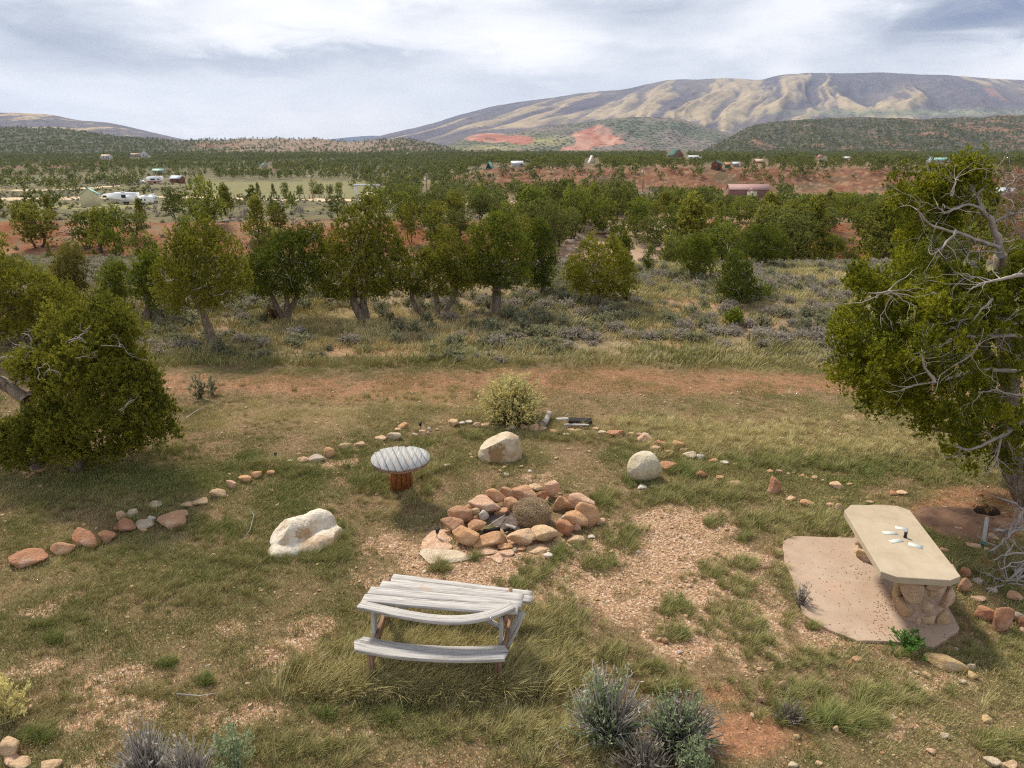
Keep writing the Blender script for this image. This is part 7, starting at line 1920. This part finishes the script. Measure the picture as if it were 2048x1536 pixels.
def gable(px, py, W, Dp, hw_, hr, rz, wall, roof, label, cat='house', name='house', ridge='x', wins=2, door=True, eave=.3, lift=0.0, chimney=False):
    """house standing where px, py meets the ground; W long (x), Dp deep, walls hw_, roof rise hr; ridge along x or y"""
    p = hit(px, py)
    r = tag(empty(name, (p[0], p[1], p[2] + lift), math.radians(rz)), label, cat)
    x, y = W / 2, Dp / 2
    if ridge == 'x':
        V = [(-x, -y, -1), (x, -y, -1), (x, y, -1), (-x, y, -1), (-x, -y, hw_), (x, -y, hw_), (x, y, hw_), (-x, y, hw_), (-x, 0, hw_ + hr), (x, 0, hw_ + hr)]
        F4 = np.array([[0, 1, 5, 4], [2, 3, 7, 6], [0, 3, 2, 1]]); F5 = np.array([[1, 2, 6, 9, 5], [3, 0, 4, 8, 7]])
    else:
        V = [(-x, -y, -1), (x, -y, -1), (x, y, -1), (-x, y, -1), (-x, -y, hw_), (x, -y, hw_), (x, y, hw_), (-x, y, hw_), (0, -y, hw_ + hr), (0, y, hw_ + hr)]
        F4 = np.array([[1, 2, 6, 5], [3, 0, 4, 7], [0, 3, 2, 1]]); F5 = np.array([[0, 1, 5, 8, 4], [2, 3, 7, 9, 6]])
    add('wall', mesh_np('wall', np.array(V, float), [F4, F5], mat=wall), r)
    e, th = eave, .14
    for s in (-1, 1):
        if ridge == 'x':
            k = (y + e) / y
            a = [(-x - e, s * (y + e), hw_ - hr * (k - 1)), (x + e, s * (y + e), hw_ - hr * (k - 1)), (x + e, 0, hw_ + hr), (-x - e, 0, hw_ + hr)]
        else:
            k = (x + e) / x
            a = [(s * (x + e), -y - e, hw_ - hr * (k - 1)), (s * (x + e), y + e, hw_ - hr * (k - 1)), (0, y + e, hw_ + hr), (0, -y - e, hw_ + hr)]
        A = np.array(a, float); V = np.concatenate([A + [0, 0, .02], A + [0, 0, th + .02]])
        F = np.array([[0, 1, 2, 3], [7, 6, 5, 4], [0, 4, 5, 1], [1, 5, 6, 2], [2, 6, 7, 3], [3, 7, 4, 0]])
        add('roof', mesh_np('roof', V, F, mat=roof), r)
    for i in range(wins):
        cx = -x + (i + .7) * W / (wins + .6)
        box('window', cx - W * .05, cx + W * .05, -y - .05, -y + .05, hw_ * .38, hw_ * .78, GLASS, r)
    if door: box('door', x * .55, x * .55 + .9, -y - .06, -y + .04, -.5, min(2.0, hw_ * .85), DARKB, r)
    if chimney: box('chimney', x * .3, x * .3 + .6, -.3, .3, hw_, hw_ + hr + .9, TANW, r)
    return r, p

def mpp(px, py): return depth_of(hit(px, py)) / FPX
s = mpp(183, 414)
gable(183, 412, 33 * s, 30 * s, 22 * s, 12 * s, 24, CREAMW, GREENR, 'cream shed with a steep pale green roof left of the white trailers', 'shed', 'shed', 'y', 0, False, .15)
# trailers
TRW = pm_('trailer_white', (.88, .88, .88))
def trailer(px, py, L, Hh, Wd, rz, label, fifth=False, stripe=None, mat=TRW):
    p = hit(px, py); r = tag(empty('trailer', tuple(p), math.radians(rz)), label, 'trailer')
    z0 = .55; x = L / 2
    if fifth: pr_f = [(-x, 1.9), (-x + .2, 1.75), (-x + 2.0, 1.7), (-x + 2.5, z0), (x, z0), (x, Hh), (-x + 3.2, Hh), (-x + 1.1, Hh - .25), (-x + .1, Hh - .9)]
    else: pr_f = [(-x + .2, z0), (x - .2, z0), (x, z0 + .5), (x, Hh - .4), (x - .4, Hh), (-x + .4, Hh), (-x, Hh - .6), (-x, z0 + .6)]
    n = len(pr_f); V = np.array([(a, s_ * Wd / 2, b) for s_ in (-1, 1) for a, b in pr_f])
    F = [np.arange(n)[None], (np.arange(n) + n)[None, ::-1], np.array([[j, j + n, (j + 1) % n + n, (j + 1) % n] for j in range(n)])]
    add('body', mesh_np('body', V, F, mat=mat), r)
    fr = -Wd / 2
    for wx, ww, wz, wh in (((-x + .6, 1.1, Hh - 1.25, .55), (x * .22, 1.4, 1.7, .85), (x * .62, 1.3, 1.8, .65)) if fifth else ((-x * .45, L * .30, Hh * .5, Hh * .22), (x * .5, L * .12, Hh * .52, Hh * .2))):
        w_ = box('window', wx, wx + ww, fr - .03, fr + .05, wz, wz + wh, GLASS, r)
        box('frame', wx - .06, wx + ww + .06, fr - .02, fr + .04, wz - .07, wz - .004, STEEL, w_)
    for q in (0, 1):
        t_ = lathe('wheel', [(.02, -.13), (.36, -.13), (.38, -.06), (.38, .06), (.36, .13), (.02, .13)], DARKB, r, 18)
        t_.rotation_euler = (math.pi / 2, 0, 0); t_.location = (x * .35 + q * .85 if fifth else q * .8 - .1, fr + .12, .37)
    box('roof_vent', x * .1, x * .1 + .9, -.4, .4, Hh + .002, Hh + .28, WHITE, r)
    if stripe: box('stripe', -x + .3, x - .3, fr - .02, fr + .03, .62, 1.05, stripe, r)
    if fifth: box('slide_out', x * .55, x * .98, fr - .5, fr - .001, .7, Hh - .5, mat, r)
    box('hitch', -x - (.1 if fifth else .9), -x + .3 if not fifth else -x + 1.4, -.06, .06, .42 if not fifth else 1.2, .53 if not fifth else 1.3, DARKB, r)
    return r
s = mpp(243, 409)
trailer(243, 408, 72 * s, 22 * s, 2.5, -4, 'long white fifth wheel trailer right of the cream shed', True)
s = mpp(292, 411)
trailer(292, 410, 28 * s, 18 * s, 2.4, -20, 'small white travel trailer at the right end of the long one', False)
trailer(305, 407, 16 * s, 17 * s, 2.4, 50, 'third white trailer half hidden behind the small travel trailer', False)
s = mpp(311, 368)
trailer(311, 367, 30 * s, 13 * s, 2.6, 3, 'white trailer with a red lower stripe beyond the other trailers', False, REDP)
# car
p = hit(283, 367); r = tag(empty('car', tuple(p), 0), 'white car parked left of the red striped trailer', 'car')
s = mpp(283, 367); L_ = min(15 * s, 5.5)
prf = [(-.5, .25), (.5, .25), (.5, .62), (.36, .72), (.2, 1.05), (-.22, 1.05), (-.4, .74), (-.5, .66)]
V = np.array([(a * L_, s_ * .9, b * 1.35) for s_ in (-1, 1) for a, b in prf]); n = 8
add('body', mesh_np('body', V, [np.arange(n)[None], (np.arange(n) + n)[None, ::-1], np.array([[j, j + n, (j + 1) % n + n, (j + 1) % n] for j in range(n)])], mat=WHITE), r)
box('window', -.2 * L_, .2 * L_, -.93, -.88, 1.05, 1.35, GLASS, r)
for q in (-.32, .32):
    t_ = lathe('wheel', [(.02, -.1), (.33, -.1), (.33, .1), (.02, .1)], DARKB, r, 16); t_.rotation_euler = (math.pi / 2, 0, 0); t_.location = (q * L_, -.82, .33)
s = mpp(354, 366); gable(356, 366, 24 * s, 16 * s, 9 * s, 5 * s, -18, LOGW, BLUEM, 'red brown cabin with pale blue metal roof right of the striped trailer', 'cabin', 'cabin')
s = mpp(318, 350); gable(318, 348, 20 * s, 14 * s, 6 * s, 4 * s, 10, TANW, GREENR, 'small house with pale green roof behind the red striped trailer', 'house')
s = mpp(1492, 396); gable(1494, 395, 76 * s, 34 * s, 16 * s, 9 * s, -5, MAUVE, MAUVER, 'mauve brown barn like house with a cream front bay below the red ledge', 'house', 'house', 'x', 0, False, .25)
rb = bpy.data.objects[-1] if False else [o for o in COL.objects if o.get('label', '').startswith('mauve brown barn')][0]
bw = box('bay', -5 * s, 13 * s, -17 * s - 1.2, -17 * s - .002, -1, 14 * s, CREAMW, rb); box('window', 3 * s, 6 * s, -17 * s - 1.26, -17 * s - 1.18, 5 * s, 9.5 * s, GLASS, bw)
# gabled roof over the bay
V = np.array([(-6 * s, -17 * s - 1.4, 14 * s), (14 * s, -17 * s - 1.4, 14 * s), (4 * s, -17 * s - 1.4, 19 * s), (-6 * s, -10 * s, 14 * s), (14 * s, -10 * s, 14 * s), (4 * s, -8 * s, 19 * s)]); add('roof', mesh_np('roof', V, [np.array([[0, 1, 2], [5, 4, 3]]), np.array([[1, 4, 5, 2], [2, 5, 3, 0], [0, 3, 4, 1]])], mat=MAUVER), bw)
def small(px, py, w, hw_, hr, rz, wall, roof, label, ridge='x', **k):
    s = mpp(px, py); return gable(px, py, w * s, w * s * .65 if ridge == 'x' else w * s, hw_ * s, hr * s, rz, wall, roof, label, ridge=ridge, **k)
small(1351, 315, 22, 4, 11, 25, LOGW, DKGREEN, 'log lodge with a steep green roof on the skyline of the flat', 'y', cat='lodge', wins=2)
small(1183, 327, 10, 3, 12, 15, CREAMW, pm_('pale_grey_roof', (.55, .53, .50)), 'pale A frame house with a whitish front on the ledge', 'y', cat='house', wins=1, door=False)
small(979, 338, 10, 2, 11, -20, DARKB, TEALR, 'dark A frame cabin with a teal roof in the distant trees', 'y', cat='cabin', wins=1, door=False)
small(1433, 338, 17, 9, 6, -30, LOGW, DKGREEN, 'red log cabin with green roof edge on the ledge', 'y', cat='cabin', wins=1)
small(1875, 325, 33, 5, 4, -4, WHITE, GREENR, 'long white building with pale green roof on the right', 'x', cat='building', wins=4)
small(213, 318, 16, 5, 3, 10, WHITE, pm_('tan_roof', (.5, .36, .25)), 'white house with tan roof far off on the left', 'x', cat='house')
small(272, 314, 18, 4, 3, 0, TANW, pm_('brown_roof', (.30, .20, .14)), 'low tan house left of the tall white fronted one', 'x', cat='house')
small(289, 315, 12, 8, 5, 25, WHITE, pm_('brown_roof', (.30, .20, .14)), 'tall white fronted house right of the low tan one', 'y', cat='house', wins=1)
small(1034, 334, 22, 7, 4, 10, STEEL, STEEL, 'silver grey metal shed in the distant trees left of centre', 'x', cat='shed', wins=0)
small(1056, 325, 9, 4, 2, 0, WHITE, BLUEM, 'tiny white shed beside a smaller one near the silver shed', 'x', cat='shed', wins=0, door=False)
small(1065, 326, 7, 3, 2, 0, WHITE, TANW, 'smaller of two tiny white sheds near the silver shed', 'x', cat='shed', wins=0, door=False)
small(1386, 318, 20, 4, 2, 0, WHITE, WHITE, 'low white roofed house right of the green roofed lodge', 'x', cat='house', wins=2)
small(1455, 336, 10, 7, 3, 0, pm_('green_wall', (.10, .20, .12)), ORANGEW, 'small green shed with an orange roof right of the red log cabin', 'x', cat='shed', wins=0, door=False)
small(1471, 332, 12, 4, 3, 0, TANW, BLUEM, 'small house with pale blue roof right of the orange roofed shed', 'x', cat='house', wins=1, door=False)
small(1517, 326, 16, 3, 4, 10, ORANGEW, pm_('tan_roof', (.5, .36, .25)), 'house with an orange tan roof in the trees above the ledge', 'x', cat='house', wins=1, door=False)
small(1640, 316, 8, 2, 4, 20, TANW, REDR, 'tiny red roofed house in the trees on the right', 'y', cat='house', wins=0, door=False)
small(1693, 318, 9, 2, 2, 0, WHITE, WHITE, 'tiny white roofed house right of the red roofed one', 'x', cat='house', wins=0, door=False)
small(1643, 325, 6, 3, 3, 0, TANW, TEALR, 'tiny teal roofed house below the red roofed one', 'x', cat='house', wins=0, door=False)
small(1830, 324, 12, 2, 2, 0, TANW, TEALR, 'tiny teal roofed shed left of the long white building', 'x', cat='shed', wins=0, door=False)
small(529, 336, 9, 5, 4, 40, TANW, TEALR, 'small teal roofed house in the trees above the pasture', 'y', cat='house', wins=0, door=False)
small(307, 299, 13, 2, 2, 0, WHITE, pm_('pale_grey_roof', (.55, .53, .50)), 'pale roofed house high on the left wooded hill', 'x', cat='house', wins=0, door=False)
small(62, 305, 8, 3, 2, 0, TANW, TEALR, 'tiny blue roofed house at the far left in the trees', 'x', cat='house', wins=0, door=False)
small(2006, 394, 36, 6, 11, -12, BLUEM, BLUEM, 'building with a pale blue metal roof behind the reddish dead twigs', 'x', cat='building', wins=0, door=False)
small(711, 306, 6, 2, 2, 0, WHITE, WHITE, 'tiny white house on the low ridge left of centre', 'x', cat='house', wins=0, door=False)

# white ranch gate
a, b = hit(713, 404), hit(755, 402)
D_ = depth_of(b); s = D_ / FPX
r = tag(empty('ranch_gate', tuple(b)), 'tall white ranch gate frame over the driveway', 'gate')
gy_ = b[1]; ga = np.array([px_at(713, 402, gy_)[0], gy_]); hT = px_at(740, 372, gy_)[2] - b[2]
def post(x, y, h, w, mat, name='post'): return box(name, x - w / 2, x + w / 2, y - w / 2, y + w / 2, -1, h, mat, r)
post(ga[0] - b[0], 0, hT, .5, WHITE); post(0, 0, hT, .5, WHITE); post(.9, .3, hT + .1, .5, WOODP)
box('crossbar', ga[0] - b[0] - .5, .9, -.28, .28, hT + .002, hT + .5, WHITE, r)
bx_ = box('sign', -.2, .75, -.35, -.27, hT * .28, hT * .52, WHITE, r)
# fence posts along the road
fa, fb_ = hit(440, 396), hit(690, 397)
r = tag(empty('pasture_fence', tuple(fa)), 'low wire fence with thin posts along the pale pasture', 'fence')
nn = 26
for i in range(nn):
    q = fa + (fb_ - fa) * i / (nn - 1); z = float(terrain(q[0:1], q[1:2])[0])
    box('post', q[0] - fa[0] - .09, q[0] - fa[0] + .09, q[1] - fa[1] - .09, q[1] - fa[1] + .09, z - fa[2] - .3, z - fa[2] + 1.5, WOODP, r)
wires = []
for hh_ in (.5, .95, 1.4):
    Q = []
    for i in range(nn):
        q = fa + (fb_ - fa) * i / (nn - 1); Q.append([q[0] - fa[0], q[1] - fa[1] - .12, float(terrain(q[0:1], q[1:2])[0]) - fa[2] + hh_])
    wires.append((np.array(Q), np.full(nn, .02)))
V, F = tubes(wires, 4); add('wire', mesh_np('wire', V, F, False, STEEL), r)
# utility poles
for px, pb, ptp, lab, arm in [(626, 400, 352, 'wooden utility pole with a small white transformer left of the gate', False), (1285, 384, 334, 'wooden utility pole with crossarm below the red ledge', True), (854, 392, 348, 'utility pole with transformer in the trees right of the gate', True)]:
    p = hit(px, pb); s = depth_of(p) / FPX; hgt = (pb - ptp) * s
    r = tag(empty('utility_pole', tuple(p)), lab, 'utility pole', 'utility poles on the plain')
    lathe('pole', [(.20, -.5), (.13, hgt)], WOODP, r, 10)
    if arm: box('crossarm', -1.2, 1.2, -.22, -.13, hgt - .9, hgt - .7, WOODP, r)
    t_ = lathe('transformer', [(.28, hgt - 2.6 if arm else hgt - .9), (.3, hgt - 1.7 if arm else hgt)], WHITE, r, 12, loc=(-.42, 0, 0))
# fallen logs on the red bank
for a_, b_, lab in [((105, 470), (165, 466), 'pile of grey deadwood on the red bank at left'), ((388, 446), (480, 444), 'long grey deadwood along the bank rim'), ((560, 428), (690, 426), 'pale ledge stones and sticks along the rim right of the snag'), ((172, 545), (200, 552), 'fallen log in the sage left of the row'), ((585, 446), (605, 455), 'fallen trunk on the red bank right of the drooping juniper')]:
    A, B = hit(*a_), hit(*b_); rg_ = np.random.default_rng(int(a_[0])); out = []
    for k in range(5):
        f = rg_.uniform(0, .7); st_ = A + (B - A) * f; st_[2] = float(terrain(st_[0:1], st_[1:2])[0]) + .15
        grow(out, st_, unit(B - A + rg_.normal(size=3) * np.linalg.norm(B - A) * .12), np.linalg.norm(B - A) * .32, .09, 1, rg_, .25, 0, 3)
    V, F = tubes(out, 5); tag(add('deadwood', mesh_np('deadwood', V, F, True, M_DEAD)), lab, 'deadwood')

# ------------------------------------------------------------------ haze
def haze():
    X, Z0, Z1 = 14500.0, -60.0, 900.0
    V = np.array([(x, y, z) for z in (Z0, Z1) for x, y in ((-X, -X), (X, -X), (X, X), (-X, X))])
    F = np.array([[3, 2, 1, 0], [4, 5, 6, 7], [0, 1, 5, 4], [1, 2, 6, 5], [2, 3, 7, 6], [3, 0, 4, 7]])
    m = bpy.data.materials.new('haze_air'); m.use_nodes = True
    n = m.node_tree.nodes; n.clear()
    o = n.new('ShaderNodeOutputMaterial'); v = n.new('ShaderNodeVolumePrincipled')
    v.inputs['Color'].default_value = (.62, .74, 1.0, 1); v.inputs['Density'].default_value = HAZE_DENSITY
    v.inputs['Anisotropy'].default_value = 0.0
    m.node_tree.links.new(v.outputs[0], o.inputs['Volume'])
    tag(add('haze', mesh_np('haze', V, F, mat=m)), kind='stuff')
HAZE_DENSITY = 5.5e-5
haze()
